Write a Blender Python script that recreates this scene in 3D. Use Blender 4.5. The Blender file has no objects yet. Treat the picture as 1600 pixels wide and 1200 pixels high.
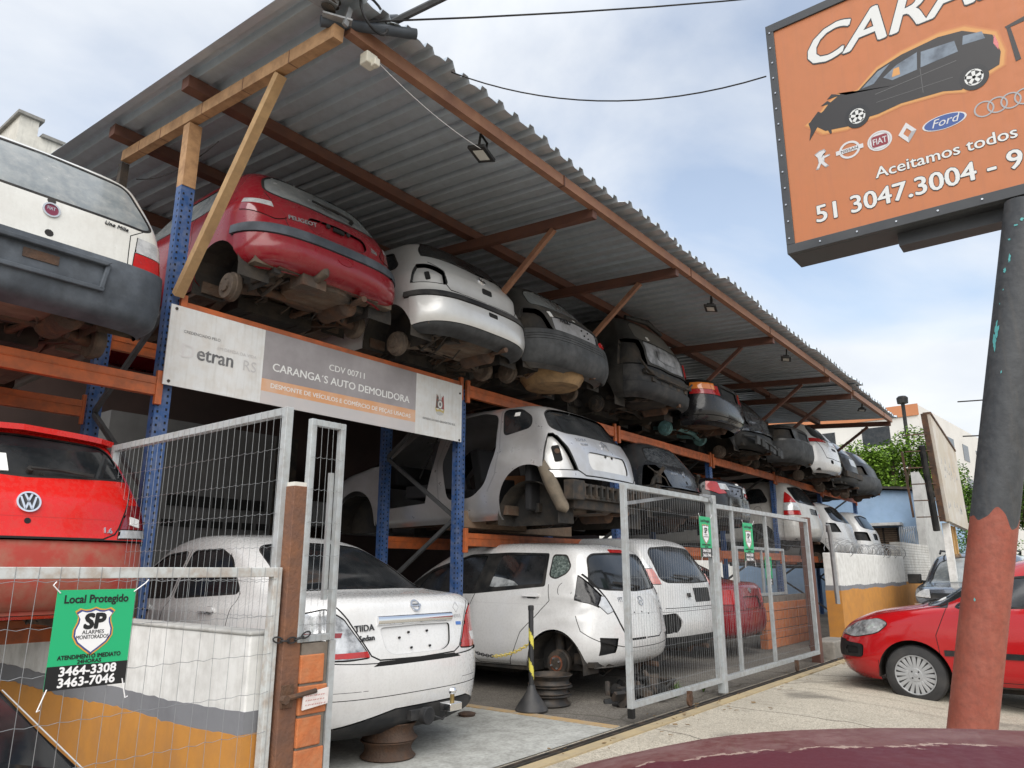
import bpy, bmesh, math, random
import numpy as np
from mathutils import Vector, Matrix, noise
from mathutils.bvhtree import BVHTree

# ---------------------------------------------------------------- scene, camera, light
S = bpy.context.scene
COL = S.collection
R = math.radians
cam_d = bpy.data.cameras.new('camera')
cam = bpy.data.objects.new('camera', cam_d); COL.objects.link(cam)
cam_d.sensor_width = 36.0
cam_d.lens = 1150.0 / 1600.0 * 36.0
cam_d.clip_start = 0.05
cam_d.clip_end = 3000
cam.location = (0, 0, 1.25)
cam.rotation_euler = (R(90 + 14.153), 0, R(38.251 - 90))
S.camera = cam
S.view_settings.view_transform = 'Standard'
S.view_settings.look = 'None'
S.view_settings.exposure = 1.05
S.view_settings.gamma = 1.0
S.render.resolution_x = 1024; S.render.resolution_y = 768

SUN_EL, SUN_AZ = R(44), R(232)          # azimuth clockwise from +Y: street side, a little to the left
W = bpy.data.worlds.new('World'); S.world = W
W.use_nodes = True
wn, wl = W.node_tree.nodes, W.node_tree.links
wn.clear()
sky = wn.new('ShaderNodeTexSky'); sky.sky_type = 'NISHITA'; sky.sun_disc = False
sky.sun_elevation = SUN_EL; sky.sun_rotation = SUN_AZ
sky.air_density = 1.2; sky.dust_density = 1.5; sky.ozone_density = 1.5
tc = wn.new('ShaderNodeTexCoord')
sep = wn.new('ShaderNodeSeparateXYZ'); wl.new(tc.outputs['Generated'], sep.inputs[0])
def wmath(op, a, b=None, clamp=False):
    n = wn.new('ShaderNodeMath'); n.operation = op; n.use_clamp = clamp
    for i, v in enumerate((a, b)):
        if v is None: continue
        if isinstance(v, (int, float)): n.inputs[i].default_value = v
        else: wl.new(v, n.inputs[i])
    return n.outputs[0]
zz = wmath('ADD', wmath('MAXIMUM', sep.outputs[2], 0.0), 0.22)
cmb = wn.new('ShaderNodeCombineXYZ')
wl.new(wmath('DIVIDE', sep.outputs[0], zz), cmb.inputs[0])
wl.new(wmath('DIVIDE', sep.outputs[1], zz), cmb.inputs[1])
n1 = wn.new('ShaderNodeTexNoise'); n1.inputs['Scale'].default_value = 1.05; n1.inputs['Detail'].default_value = 9
n1.inputs['Roughness'].default_value = 0.52; n1.inputs['Distortion'].default_value = 0.35
mp = wn.new('ShaderNodeMapping'); mp.inputs['Location'].default_value = (3.35, 1.6, 0.4)
wl.new(cmb.outputs[0], mp.inputs[0]); wl.new(mp.outputs[0], n1.inputs[0])
rp = wn.new('ShaderNodeValToRGB'); rp.color_ramp.elements[0].position = 0.34; rp.color_ramp.elements[1].position = 0.53
rp.color_ramp.elements[0].color = (.34, .34, .34, 1); rp.color_ramp.elements[1].color = (.97, .97, .97, 1)
wl.new(n1.outputs[0], rp.inputs[0])
n2 = wn.new('ShaderNodeTexNoise'); n2.inputs['Scale'].default_value = 2.3; n2.inputs['Detail'].default_value = 7
wl.new(mp.outputs[0], n2.inputs[0])
rp2 = wn.new('ShaderNodeValToRGB'); rp2.color_ramp.elements[0].position = 0.3; rp2.color_ramp.elements[1].position = 0.7
rp2.color_ramp.elements[0].color = (4.0, 4.25, 4.6, 1); rp2.color_ramp.elements[1].color = (5.0, 5.12, 5.25, 1)
wl.new(n2.outputs[0], rp2.inputs[0])
mx = wn.new('ShaderNodeMixRGB'); wl.new(rp.outputs[0], mx.inputs[0])
wl.new(sky.outputs[0], mx.inputs[1]); wl.new(rp2.outputs[0], mx.inputs[2])
zen = wmath('MULTIPLY', wmath('SUBTRACT', sep.outputs[2], .62, True), 2.6)          # an overcast sky is brightest overhead
cb = wn.new('ShaderNodeMixRGB'); cb.blend_type = 'ADD'; wl.new(zen, cb.inputs[0]); wl.new(mx.outputs[0], cb.inputs[1]); cb.inputs[2].default_value = (2.0, 2.1, 2.2, 1)
bg = wn.new('ShaderNodeBackground'); bg.inputs[1].default_value = 0.1
wo = wn.new('ShaderNodeOutputWorld')
wl.new(cb.outputs[0], bg.inputs[0]); wl.new(bg.outputs[0], wo.inputs[0])

sun_d = bpy.data.lights.new('sun', 'SUN'); sun_d.energy = 1.75; sun_d.angle = R(70); sun_d.color = (1.0, .96, .9)
sun = bpy.data.objects.new('sun', sun_d); COL.objects.link(sun)
_sd = Vector((math.sin(SUN_AZ) * math.cos(SUN_EL), math.cos(SUN_AZ) * math.cos(SUN_EL), math.sin(SUN_EL)))
sun.rotation_euler = _sd.to_track_quat('Z', 'Y').to_euler()
sun.location = (0, -10, 30)

# ---------------------------------------------------------------- materials
MATS = {}
def mat(name, col, rough=.5, metal=0.0, coat=0.0, spec=.5, dirt=None, bump=None, emit=None, alpha=None, streak=None, flake=0):
    """dirt=(colour, amount 0..1, scale); bump=(strength, scale); streak=(colour, amount)"""
    if name in MATS: return MATS[name]
    m = bpy.data.materials.new(name); m.use_nodes = True
    nt = m.node_tree; N, L = nt.nodes, nt.links
    b = N['Principled BSDF']
    b.inputs['Roughness'].default_value = rough; b.inputs['Metallic'].default_value = metal
    b.inputs['Coat Weight'].default_value = coat; b.inputs['Coat Roughness'].default_value = .04
    b.inputs['Specular IOR Level'].default_value = spec
    c4 = (*col, 1)
    b.inputs['Base Color'].default_value = c4
    t = N.new('ShaderNodeTexCoord')
    cur = None
    def noise_fac(scale, lo, hi, detail=6, sc3=None):
        src = t.outputs['Object']
        if sc3:
            mpn = N.new('ShaderNodeMapping'); mpn.inputs['Scale'].default_value = sc3
            L.new(src, mpn.inputs[0]); src = mpn.outputs[0]
        n = N.new('ShaderNodeTexNoise'); n.inputs['Scale'].default_value = scale; n.inputs['Detail'].default_value = detail
        n.inputs['Roughness'].default_value = .62
        L.new(src, n.inputs[0])
        r = N.new('ShaderNodeMapRange'); r.inputs[1].default_value = lo; r.inputs[2].default_value = hi
        L.new(n.outputs[0], r.inputs[0])
        return r.outputs[0], n.outputs[0]
    def mixin(fac, amt, colour):
        nonlocal cur
        k = N.new('ShaderNodeMath'); k.operation = 'MULTIPLY'; k.inputs[1].default_value = amt; L.new(fac, k.inputs[0])
        x = N.new('ShaderNodeMixRGB'); L.new(k.outputs[0], x.inputs[0])
        if cur is None: x.inputs[1].default_value = c4
        else: L.new(cur, x.inputs[1])
        x.inputs[2].default_value = (*colour, 1)
        cur = x.outputs[0]
    if dirt:
        dl = dirt if isinstance(dirt, list) else [dirt]
        for (dc, am, sc) in dl:
            f, raw = noise_fac(sc, .42, .66)
            mixin(f, am, dc)
        mr = N.new('ShaderNodeMapRange'); mr.inputs[1].default_value = .3; mr.inputs[2].default_value = .75
        mr.inputs[3].default_value = max(.02, rough - .05); mr.inputs[4].default_value = min(1, rough + .22)
        L.new(raw, mr.inputs[0]); L.new(mr.outputs[0], b.inputs['Roughness'])
    if streak:
        f, raw = noise_fac(5.0, .5, .72, 4, (6, 6, .35))
        mixin(f, streak[1], streak[0])
    if cur is not None: L.new(cur, b.inputs['Base Color'])
    if bump:
        n = N.new('ShaderNodeTexNoise'); n.inputs['Scale'].default_value = bump[1]; n.inputs['Detail'].default_value = 5
        L.new(t.outputs['Object'], n.inputs[0])
        bp = N.new('ShaderNodeBump'); bp.inputs['Strength'].default_value = bump[0]; bp.inputs['Distance'].default_value = .02
        L.new(n.outputs[0], bp.inputs['Height']); L.new(bp.outputs[0], b.inputs['Normal'])
    if emit:
        b.inputs['Emission Color'].default_value = (*emit[0], 1); b.inputs['Emission Strength'].default_value = emit[1]
    MATS[name] = m
    return m

GRIME = (.16, .13, .10)
def paint(name, col, rough=.28, dirt=.25, coat=.6, metal=0.0, sc=2.2):
    return mat(name, col, rough, metal, coat, .5, dirt=[(GRIME, dirt * .7, sc), ((.30, .27, .22), dirt * .7, 13), ((.10, .09, .08), dirt * .28, 45)], streak=((.26, .24, .20), dirt * .9))

M = {}
M['glass_dark'] = mat('tinted_glass', (.012, .014, .016), .035, 0, 0, .6, dirt=((.10, .10, .10), .25, 3))
M['glass_grey'] = mat('reflection_grey_glass', (.16, .18, .19), .10, 0, 0, .8, dirt=[((.32, .34, .34), .75, 1.6), ((.36, .36, .34), .4, 14)])  # pale grey of a reflecting pane, put into the glass colour
M['rubber'] = mat('black_rubber', (.012, .012, .013), .6, 0, 0, .25, dirt=((.09, .08, .07), .35, 6))
M['seam'] = mat('panel_gap', (.006, .006, .006), .9)
M['trim'] = mat('black_trim', (.012, .013, .014), .5, 0, 0, .25, dirt=((.10, .09, .08), .3, 5))
M['plastic'] = mat('bumper_plastic_black', (.018, .019, .021), .55, 0, 0, .25, dirt=((.14, .13, .12), .35, 4))
M['plastic_blue'] = mat('weathered_bumper_plastic', (.050, .060, .074), .55, 0, 0, .35, dirt=[((.15, .17, .195), .55, 2.0), ((.025, .028, .032), .5, 6)])
M['plastic_grey'] = mat('grey_bumper_plastic', (.040, .043, .046), .58, 0, 0, .3, dirt=[((.10, .10, .10), .5, 3), ((.02, .02, .02), .4, 9)])
M['under'] = mat('dirty_underbody', (.060, .046, .036), .85, dirt=[((.17, .13, .09), .8, 3.1), ((.10, .045, .025), .6, 7)], bump=(.5, 30))
M['under_dark'] = mat('black_underseal', (.018, .017, .016), .8, dirt=((.075, .06, .045), .6, 4), bump=(.4, 30))
M['under_pink'] = mat('dusty_primer_underbody', (.15, .085, .06), .85, dirt=[((.10, .075, .055), .8, 3.0), ((.26, .19, .14), .4, 9)], bump=(.3, 30))
M['rust'] = mat('rusty_iron', (.085, .055, .04), .8, .2, dirt=[((.16, .075, .035), .75, 9), ((.035, .03, .028), .6, 4)], bump=(.4, 60))
M['rust_red'] = mat('red_rust', (.20, .065, .03), .8, dirt=((.05, .025, .018), .6, 25))
M['iron'] = mat('dark_iron', (.026, .025, .023), .7, .2, dirt=((.12, .085, .06), .6, 9))
M['drum'] = mat('brake_drum_iron', (.11, .085, .065), .75, .2, dirt=[((.20, .15, .11), .6, 14), ((.05, .04, .035), .6, 6)])
M['teal'] = mat('teal_painted_iron', (.12, .26, .27), .6, dirt=((.05, .05, .045), .5, 14))
M['interior'] = mat('car_interior', (.018, .018, .02), .9)
M['seatcloth'] = mat('seat_cloth', (.05, .05, .055), .95)
M['chrome'] = mat('chrome', (.82, .83, .85), .12, 1.0)
M['headlamp'] = mat('headlamp_glass', (.55, .56, .57), .05, .5, 1.0, dirt=[((.06, .06, .065), .85, 9), ((.85, .86, .87), .6, 15)])
M['silver_badge'] = mat('silver_badge', (.55, .56, .58), .25, .8)
M['black_badge'] = mat('black_lettering', (.02, .02, .022), .4)
M['white_badge'] = mat('white_lettering', (.80, .80, .80), .5)
M['red_lens'] = mat('red_lamp_lens', (.42, .012, .012), .10, 0, .8, dirt=((.16, .02, .02), .35, 20))
M['dark_red_lens'] = mat('dark_red_lamp_lens', (.20, .010, .015), .10, 0, .8)
M['clear_lens'] = mat('clear_lamp_lens', (.62, .63, .64), .12, .25, .8, dirt=((.25, .26, .27), .55, 18))
M['amber_lens'] = mat('amber_lamp_lens', (.75, .22, .03), .12, 0, .8)
M['lamp_dark'] = mat('smoked_lamp_body', (.010, .010, .012), .10, 0, .2, .4, dirt=((.09, .09, .09), .4, 22))
M['sticker'] = mat('white_sticker', (.78, .78, .76), .6)
M['tyre'] = mat('tyre_rubber', (.022, .022, .023), .7, dirt=((.09, .085, .08), .4, 5))
M['alloy'] = mat('silver_wheel_cover', (.46, .47, .48), .35, .5, dirt=((.2, .2, .2), .3, 9))
M['black_bag'] = mat('black_plastic_sheet', (.012, .013, .014), .22, 0, 0, .6, bump=(.9, 14))

# ---------------------------------------------------------------- mesh helpers
def set_props(o, label=None, cat=None, group=None, kind=None):
    if label: o['label'] = label
    if cat: o['category'] = cat
    if group: o['group'] = group
    if kind: o['kind'] = kind
    return o

def empty(name, loc=(0, 0, 0), rot=(0, 0, 0), label=None, cat=None, group=None):
    o = bpy.data.objects.new(name, None); COL.objects.link(o)
    o.empty_display_size = .1
    o.location = loc; o.rotation_euler = rot
    return set_props(o, label, cat, group)

def frame(o, u, v):
    u = Vector(u).normalized(); v = Vector(v); n = u.cross(v).normalized(); v = n.cross(u)
    m = Matrix.Identity(4)
    for i in range(3):
        m[i][0] = u[i]; m[i][1] = v[i]; m[i][2] = n[i]; m[i][3] = o[i]
    return m

_text_cache = {}
def text_geo(body, size=1.0, bold=0.0, shear=0.0, extrude=0.0, align='LEFT', space=1.0, sx=1.0):
    key = (body, size, bold, shear, extrude, align, space, sx)
    if key in _text_cache: return _text_cache[key]
    c = bpy.data.curves.new('t', 'FONT'); c.body = body; c.size = size; c.offset = bold * size; c.shear = shear
    c.extrude = extrude; c.align_x = align; c.space_character = space; c.resolution_u = 3
    o = bpy.data.objects.new('t', c); COL.objects.link(o)
    dg = bpy.context.evaluated_depsgraph_get(); dg.update()
    me = bpy.data.meshes.new_from_object(o.evaluated_get(dg))
    V = [(v.co.x * sx, v.co.y, v.co.z) for v in me.vertices]; F = [tuple(p.vertices) for p in me.polygons]
    bpy.data.objects.remove(o); bpy.data.curves.remove(c); bpy.data.meshes.remove(me)
    _text_cache[key] = (V, F)
    return V, F

class MB:
    def __init__(s): s.v = []; s.f = []; s.m = []
    def add(s, V, F, m=0, mtx=None):
        o = len(s.v)
        if mtx is not None: V = [mtx @ Vector(p) for p in V]
        s.v += [tuple(p) for p in V]; s.f += [tuple(i + o for i in f) for f in F]; s.m += [m] * len(F)
        return s
    def box(s, c, d, m=0, rot=None, mtx=None):
        x, y, z = d[0] / 2, d[1] / 2, d[2] / 2
        V = [Vector(p) for p in ((-x, -y, -z), (x, -y, -z), (x, y, -z), (-x, y, -z), (-x, -y, z), (x, -y, z), (x, y, z), (-x, y, z))]
        if rot is not None: V = [rot @ p for p in V]
        V = [p + Vector(c) for p in V]
        return s.add(V, [(0, 3, 2, 1), (4, 5, 6, 7), (0, 1, 5, 4), (1, 2, 6, 5), (2, 3, 7, 6), (3, 0, 4, 7)], m, mtx)
    def bb(s, a, b, m=0, mtx=None):
        return s.box([(p + q) / 2 for p, q in zip(a, b)], [abs(q - p) for p, q in zip(a, b)], m, None, mtx)
    def bar(s, a, b, w, h, m=0, up=(0, 0, 1)):
        a = Vector(a); b = Vector(b); d = (b - a); L = d.length; d.normalize(); up = Vector(up)
        if abs(d.dot(up)) > .98: up = Vector((0, 1, 0))
        x = d.cross(up).normalized(); z = x.cross(d)
        rot = Matrix((x, d, z)).transposed()
        return s.box((a + b) / 2, (w, L, h), m, rot)
    def tube(s, a, b, r, n=8, m=0, r2=None, caps=True):
        return s.path([a, b], [r, r if r2 is None else r2], n, m, caps)
    def path(s, pts, r, n=6, m=0, caps=True):
        pts = [Vector(p) for p in pts]
        rs = r if isinstance(r, (list, tuple)) else [r] * len(pts)
        V = []; F = []
        t0 = (pts[1] - pts[0]).normalized()
        ref = Vector((0, 0, 1)) if abs(t0.z) < .9 else Vector((1, 0, 0))
        x = t0.cross(ref).normalized()
        for i, p in enumerate(pts):
            t = (pts[min(i + 1, len(pts) - 1)] - pts[max(i - 1, 0)]).normalized()
            x = (x - t * x.dot(t)).normalized(); y = t.cross(x)
            for k in range(n):
                a = 2 * math.pi * k / n
                V.append(p + (x * math.cos(a) + y * math.sin(a)) * rs[i])
        for i in range(len(pts) - 1):
            for k in range(n):
                k2 = (k + 1) % n
                F.append((i * n + k, i * n + k2, (i + 1) * n + k2, (i + 1) * n + k))
        if caps:
            F.append(tuple(range(n - 1, -1, -1))); F.append(tuple((len(pts) - 1) * n + k for k in range(n)))
        return s.add(V, F, m)
    def lathe(s, prof, o, axis, n=24, m=0, caps=True):
        """prof: (distance along axis, radius)"""
        ax = Vector(axis).normalized(); o = Vector(o)
        return s.path_rings([(o + ax * d, r) for d, r in prof], ax, n, m, caps)
    def path_rings(s, rings, ax, n, m, caps):
        ref = Vector((0, 0, 1)) if abs(ax.z) < .9 else Vector((1, 0, 0))
        x = ax.cross(ref).normalized(); y = ax.cross(x)
        V = []; F = []
        for p, r in rings:
            for k in range(n):
                a = 2 * math.pi * k / n
                V.append(p + (x * math.cos(a) + y * math.sin(a)) * max(r, 1e-4))
        for i in range(len(rings) - 1):
            for k in range(n):
                k2 = (k + 1) % n
                F.append((i * n + k, i * n + k2, (i + 1) * n + k2, (i + 1) * n + k))
        if caps:
            F.append(tuple(range(n - 1, -1, -1))); F.append(tuple((len(rings) - 1) * n + k for k in range(n)))
        return s.add(V, F, m)
    def prism(s, poly, z0, z1, m=0, mtx=None):
        n = len(poly)
        V = [(p[0], p[1], z0) for p in poly] + [(p[0], p[1], z1) for p in poly]
        F = [tuple(range(n - 1, -1, -1)), tuple(range(n, 2 * n))] + [(i, (i + 1) % n, n + (i + 1) % n, n + i) for i in range(n)]
        return s.add(V, F, m, mtx)
    def ring(s, r0, r1, z0, z1, m=0, mtx=None, n=28, sx=1.0, sy=1.0):
        V = []; F = []
        for k in range(n):
            a = 2 * math.pi * k / n; c, d = math.cos(a) * sx, math.sin(a) * sy
            V += [(r0 * c, r0 * d, z0), (r1 * c, r1 * d, z0), (r1 * c, r1 * d, z1), (r0 * c, r0 * d, z1)]
        for k in range(n):
            a = 4 * k; b = 4 * ((k + 1) % n)
            for j in range(4):
                F.append((a + j, b + j, b + (j + 1) % 4, a + (j + 1) % 4))
        return s.add(V, F, m, mtx)
    def text(s, body, mtx, size, m=0, z=0.0, **kw):
        bold = kw.pop('bold', 0.0) * size
        V, F = text_geo(body, size, **kw)
        n = 0 if abs(bold) < 1e-6 else (1 if bold < .008 * size else 2)
        offs = [(0, 0)] if n == 0 or bold < 0 else ([(-bold, 0), (bold, 0), (0, bold * .5), (0, -bold * .5)] if bold < .024 * size else [(bold * math.cos(a * math.pi / 5), bold * math.sin(a * math.pi / 5)) for a in range(10)])
        for i, (dx, dy) in enumerate(offs):          # strokes thickened by shifted copies, each a hair prouder than the last
            s.add([(p[0] + dx, p[1] + dy, p[2] + z + i * .00007) for p in V], F, m, mtx)
        return s
    def build(s, name, mats, parent=None, smooth=None, bevel=None, loc=None):
        me = bpy.data.meshes.new(name)
        me.from_pydata(s.v, [], s.f)
        mats = mats if isinstance(mats, (list, tuple)) else [mats]
        for q in mats: me.materials.append(q)
        if len(mats) > 1: me.polygons.foreach_set('material_index', s.m)
        bmx = bmesh.new(); bmx.from_mesh(me); bmesh.ops.recalc_face_normals(bmx, faces=bmx.faces[:]); bmx.to_mesh(me); bmx.free()
        if smooth:
            me.polygons.foreach_set('use_smooth', [True] * len(me.polygons)); me.set_sharp_from_angle(angle=R(smooth))
        me.update()
        o = bpy.data.objects.new(name, me); COL.objects.link(o)
        if parent: o.parent = parent
        if loc: o.location = loc
        if bevel:
            b = o.modifiers.new('bevel', 'BEVEL'); b.width = bevel; b.segments = 2; b.limit_method = 'ANGLE'; b.angle_limit = R(40)
        return o

def circle(cx, cy, r, n=24, a0=0, a1=360, sx=1.0):
    full = abs(a1 - a0) >= 360
    k = n if full else n + 1
    return [(cx + r * sx * math.cos(R(a0 + (a1 - a0) * i / n)), cy + r * math.sin(R(a0 + (a1 - a0) * i / n))) for i in range(k)]

def rrect(x0, y0, x1, y1, r, n=4):
    out = []
    for (cx, cy, a) in ((x1 - r, y0 + r, -90), (x1 - r, y1 - r, 0), (x0 + r, y1 - r, 90), (x0 + r, y0 + r, 180)):
        out += circle(cx, cy, r, n, a, a + 90)
    return out

def round_poly(pts, r, n=4):
    """round the corners of a convex polygon"""
    out = []
    k = len(pts)
    for i in range(k):
        p0, p, p1 = (Vector(pts[j % k]) for j in (i - 1, i, i + 1))
        a = (p0 - p); b = (p1 - p)
        rr = min(r, a.length * .45, b.length * .45)
        A = p + a.normalized() * rr; B = p + b.normalized() * rr
        for j in range(n + 1):
            t = j / n
            q = A * (1 - t) ** 2 + p * 2 * t * (1 - t) + B * t * t
            out.append((q.x, q.y))
    return out

def ccw(poly):
    a = sum(poly[i - 1][0] * poly[i][1] - poly[i][0] * poly[i - 1][1] for i in range(len(poly)))
    return list(poly) if a > 0 else list(reversed(poly))

def grow(poly, d):
    """offset a convex polygon outwards"""
    poly = ccw(poly); n = len(poly); out = []
    P = [Vector(p) for p in poly]
    for i in range(n):
        e0 = (P[i] - P[i - 1]); e1 = (P[(i + 1) % n] - P[i])
        if e0.length < 1e-6 or e1.length < 1e-6: continue
        n0 = Vector((e0.y, -e0.x)).normalized(); n1 = Vector((e1.y, -e1.x)).normalized()
        b = n0 + n1
        if b.length < 1e-5: b = n0
        k = d / max(.35, b.normalized().dot(n0))
        out.append(tuple(P[i] + b.normalized() * k))
    return out
# ---------------------------------------------------------------- car body kit
def pchip(y, sub):
    """monotone cubic through y (k, c) at integer knots, 'sub' samples per interval"""
    y = np.asarray(y, float); d = np.diff(y, axis=0); k = len(y)
    m = np.zeros_like(y); m[0] = d[0]; m[-1] = d[-1]
    for i in range(1, k - 1):
        a, b = d[i - 1], d[i]
        ok = a * b > 0
        m[i] = np.where(ok, 2 * a * b / np.where(ok, a + b, 1), 0)
    out = []
    for i in range(k - 1):
        for j in range(sub):
            t = j / sub; t2, t3 = t * t, t ** 3
            out.append((2 * t3 - 3 * t2 + 1) * y[i] + (t3 - 2 * t2 + t) * m[i] + (-2 * t3 + 3 * t2) * y[i + 1] + (t3 - t2) * m[i + 1])
    out.append(y[-1])
    return np.array(out)

VIEWS = {'rear': ((0, -1, 0), 0, 2), 'front': ((0, 1, 0), 0, 2), 'left': ((-1, 0, 0), 1, 2), 'right': ((1, 0, 0), 1, 2), 'top': ((0, 0, 1), 0, 1), 'side': (None, 1, 2)}

class Car:
    """Body shell lofted from level loops; panels are cut out of it along convex outlines and become parts."""
    def __init__(s, name, rows, L, Wd, label, cat='car', group=None, seed=0, amp=.0025, cf=.62, nf=2.5, dents=(), sub=5):
        s.L, s.W = L, Wd
        s.root = empty(name, label=label, cat=cat, group=group)
        rows = [list(r) + ([0.0] if len(r) == 7 else []) for r in rows]
        last = rows[-1]
        for f in (.72, .42, .02):
            rows.append([last[0] + (1 - f) * .10, last[1] + (1 - f * f) * .022, last[2] + (1 - f) * .10, last[3] + (1 - f * f) * .022,
                         last[4] * f, max(last[5] * f, .02), 2.6, last[7]])
        P = pchip(rows, sub)
        nr, ns, nfr = 18, 16, 14
        loops = []
        for (yr, zr, fo, zf, wf, cr, n, zc) in P:
            w = wf * Wd / 2; yf = L - fo
            th = np.linspace(0, np.pi / 2, nr)
            xs = w * np.sin(th) ** (2 / n); ys = yr + cr * (1 - np.maximum(np.cos(th), 0) ** (2 / n))
            c2 = min(cf, (yf - yr) * .4) if wf > .3 else min(cf, (yf - yr) * .3)
            sy = np.linspace(yr + cr, yf - c2, ns + 2)[1:-1]
            t2 = np.linspace(np.pi / 2, 0, nfr)
            xf = w * np.sin(t2) ** (2 / nf); yf_ = yf - c2 * (1 - np.maximum(np.cos(t2), 0) ** (2 / nf))
            X = np.concatenate([xs, np.full(ns, w), xf]); Y = np.concatenate([ys, sy, yf_])
            t = (Y - yr) / (yf - yr)
            Z = zr + (zf - zr) * t + zc * np.sin(np.pi * np.clip(t, 0, 1))
            X = np.concatenate([X, -X[-2:0:-1]]); Y = np.concatenate([Y, Y[-2:0:-1]]); Z = np.concatenate([Z, Z[-2:0:-1]])
            loops.append(np.stack([X, Y, Z], 1))
        A = np.array(loops)
        K, N = A.shape[:2]
        bm = s.bm = bmesh.new()
        s.tag = bm.faces.layers.int.new('tag'); s.nl = bm.verts.layers.float_vector.new('nrm')
        vs = [[bm.verts.new(p) for p in lp] for lp in A]
        for i in range(K - 1):
            for j in range(N):
                j2 = (j + 1) % N
                try: bm.faces.new((vs[i][j], vs[i][j2], vs[i + 1][j2], vs[i + 1][j]))
                except ValueError: pass
        bm.faces.new(vs[-1])
        bm.normal_update()
        off = Vector((seed * 3.1, seed * 1.7, seed * .9))
        for v in bm.verts:
            d = noise.noise(v.co * 1.9 + off) * amp + noise.noise(v.co * 5.5 + off) * amp * .5
            for (c, r, dp) in dents:
                q = (v.co - Vector(c)).length / r
                if q < 1: d -= dp * (1 - q * q) ** 2 * (1 + .8 * noise.noise(v.co * 14 + off))
            v[s.nl] = v.normal * d
        for v in bm.verts: v.co += v[s.nl]
        bm.normal_update()
        for v in bm.verts: v[s.nl] = v.normal
        s.bvh = BVHTree.FromBMesh(bm)
        s.pieces = {}; s.ntag = 10
        s.mats = []
    def cut(s, poly, view, tag, thr=None, only=None, ymax=None):
        bm = s.bm
        d, iu, iv = VIEWS[view]
        poly = ccw(poly)
        if thr is None: thr = {'rear': .12, 'front': .12, 'left': .25, 'right': .25, 'top': .2, 'side': -2}[view]
        dv = Vector(d) if d else None
        u0 = min(p[0] for p in poly); u1 = max(p[0] for p in poly); v0 = min(p[1] for p in poly); v1 = max(p[1] for p in poly)
        faces = []
        for f in bm.faces:
            if dv is not None and f.normal.dot(dv) <= thr: continue
            if only is not None and f[s.tag] not in only: continue
            if f[s.tag] == 1: continue
            us = [w.co[iu] for w in f.verts]; vz = [w.co[iv] for w in f.verts]
            if max(us) < u0 or min(us) > u1 or max(vz) < v0 or min(vz) > v1: continue
            faces.append(f)
        lim = []
        if view == 'rear' and thr < .1: lim = [((0, ymax or .38, 0), (0, -1, 0))]
        if view == 'front' and thr < .1: lim = [((0, s.L - (ymax or .45), 0), (0, 1, 0))]
        n = len(poly)
        for i in range(n + len(lim)):
            if not faces: return []
            co = [0, 0, 0]; no = [0, 0, 0]
            if i >= n: co, no = lim[i - n]
            else:
                a = poly[i]; b = poly[(i + 1) % n]
                e = (b[0] - a[0], b[1] - a[1])
                if abs(e[0]) + abs(e[1]) < 1e-7: continue
                co[iu], co[iv] = a; no[iu], no[iv] = -e[1], e[0]          # inward
            geom = set(faces)
            for f in faces: geom.update(f.edges); geom.update(f.verts)
            r = bmesh.ops.bisect_plane(bm, geom=list(geom), dist=1e-5, plane_co=co, plane_no=no)
            co = Vector(co); no = Vector(no)
            faces = [f for f in r['geom'] if isinstance(f, bmesh.types.BMFace) and (f.calc_center_median() - co).dot(no) > 0]
        for f in faces: f.normal_update(); f[s.tag] = tag
        return faces
    def mi(s, m):
        if m not in s.mats: s.mats.append(m)
        return s.mats.index(m)
    def mark(s, poly, view, m, **k):
        """paint-like trim that stays in the body mesh"""
        t = 1000 + s.mi(m); s.cut(poly, view, t, **k)
    def hole(s, poly, view, **k): s.cut(poly, view, 1, **k)
    def piece(s, part, m, polys, view, off=0.0, gap=.006, gapm=None, rim=None, tag=None, **k):
        """separate part; polys: list of convex outlines (or one)"""
        if polys and isinstance(polys[0][0], (int, float)): polys = [polys]
        if gap:
            for p in polys: s.mark(grow(p, gap), view, gapm or M['seam'], **k)
        if tag is None: tag = s.ntag; s.ntag += 1
        for p in polys: s.cut(p, view, tag, **k)
        s.pieces[tag] = (part, m, off, rim)
        return tag
    def both(s, part, m, polys, view='rear', mirror_view=None, **k):
        """a piece on the right and its mirror image on the left"""
        if polys and isinstance(polys[0][0], (int, float)): polys = [polys]
        if view == 'rear' or view == 'front':
            a = s.piece(part, m, polys, view, **k)
            b = s.piece(part, m, [[(-x, z) for x, z in p] for p in polys], view, **k)
        else:
            a = s.piece(part, m, polys, 'right', **k); b = s.piece(part, m, polys, 'left', **k)
        return a, b
    def seam(s, pts, view, w=.007, m=None, **k):
        for a, b in zip(pts[:-1], pts[1:]):
            a = Vector(a); b = Vector(b); d = (b - a).normalized(); n = Vector((-d.y, d.x)) * w / 2
            a2 = a - d * w * .3; b2 = b + d * w * .3
            s.mark([tuple(a2 - n), tuple(b2 - n), tuple(b2 + n), tuple(a2 + n)], view, m or M['seam'], **k)
    def seam_both(s, pts, **k):
        s.seam(pts, 'left', **k); s.seam(pts, 'right', **k)
    def surf(s, view, u, v):
        d, iu, iv = VIEWS[view]
        o = Vector((0, s.L / 2, .8)); o[iu] = u; o[iv] = v
        d = Vector(d); hit = s.bvh.ray_cast(o + d * 6, -d)
        if hit[0] is None: return None
        p, n = hit[0], hit[1]
        if n.dot(d) < 0: n = -n
        ua = {'rear': Vector((1, 0, 0)), 'front': Vector((-1, 0, 0)), 'left': Vector((0, -1, 0)), 'right': Vector((0, 1, 0)), 'top': Vector((1, 0, 0))}[view]
        ua = (ua - n * ua.dot(n)).normalized()
        return frame(p, ua, n.cross(ua))
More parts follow.
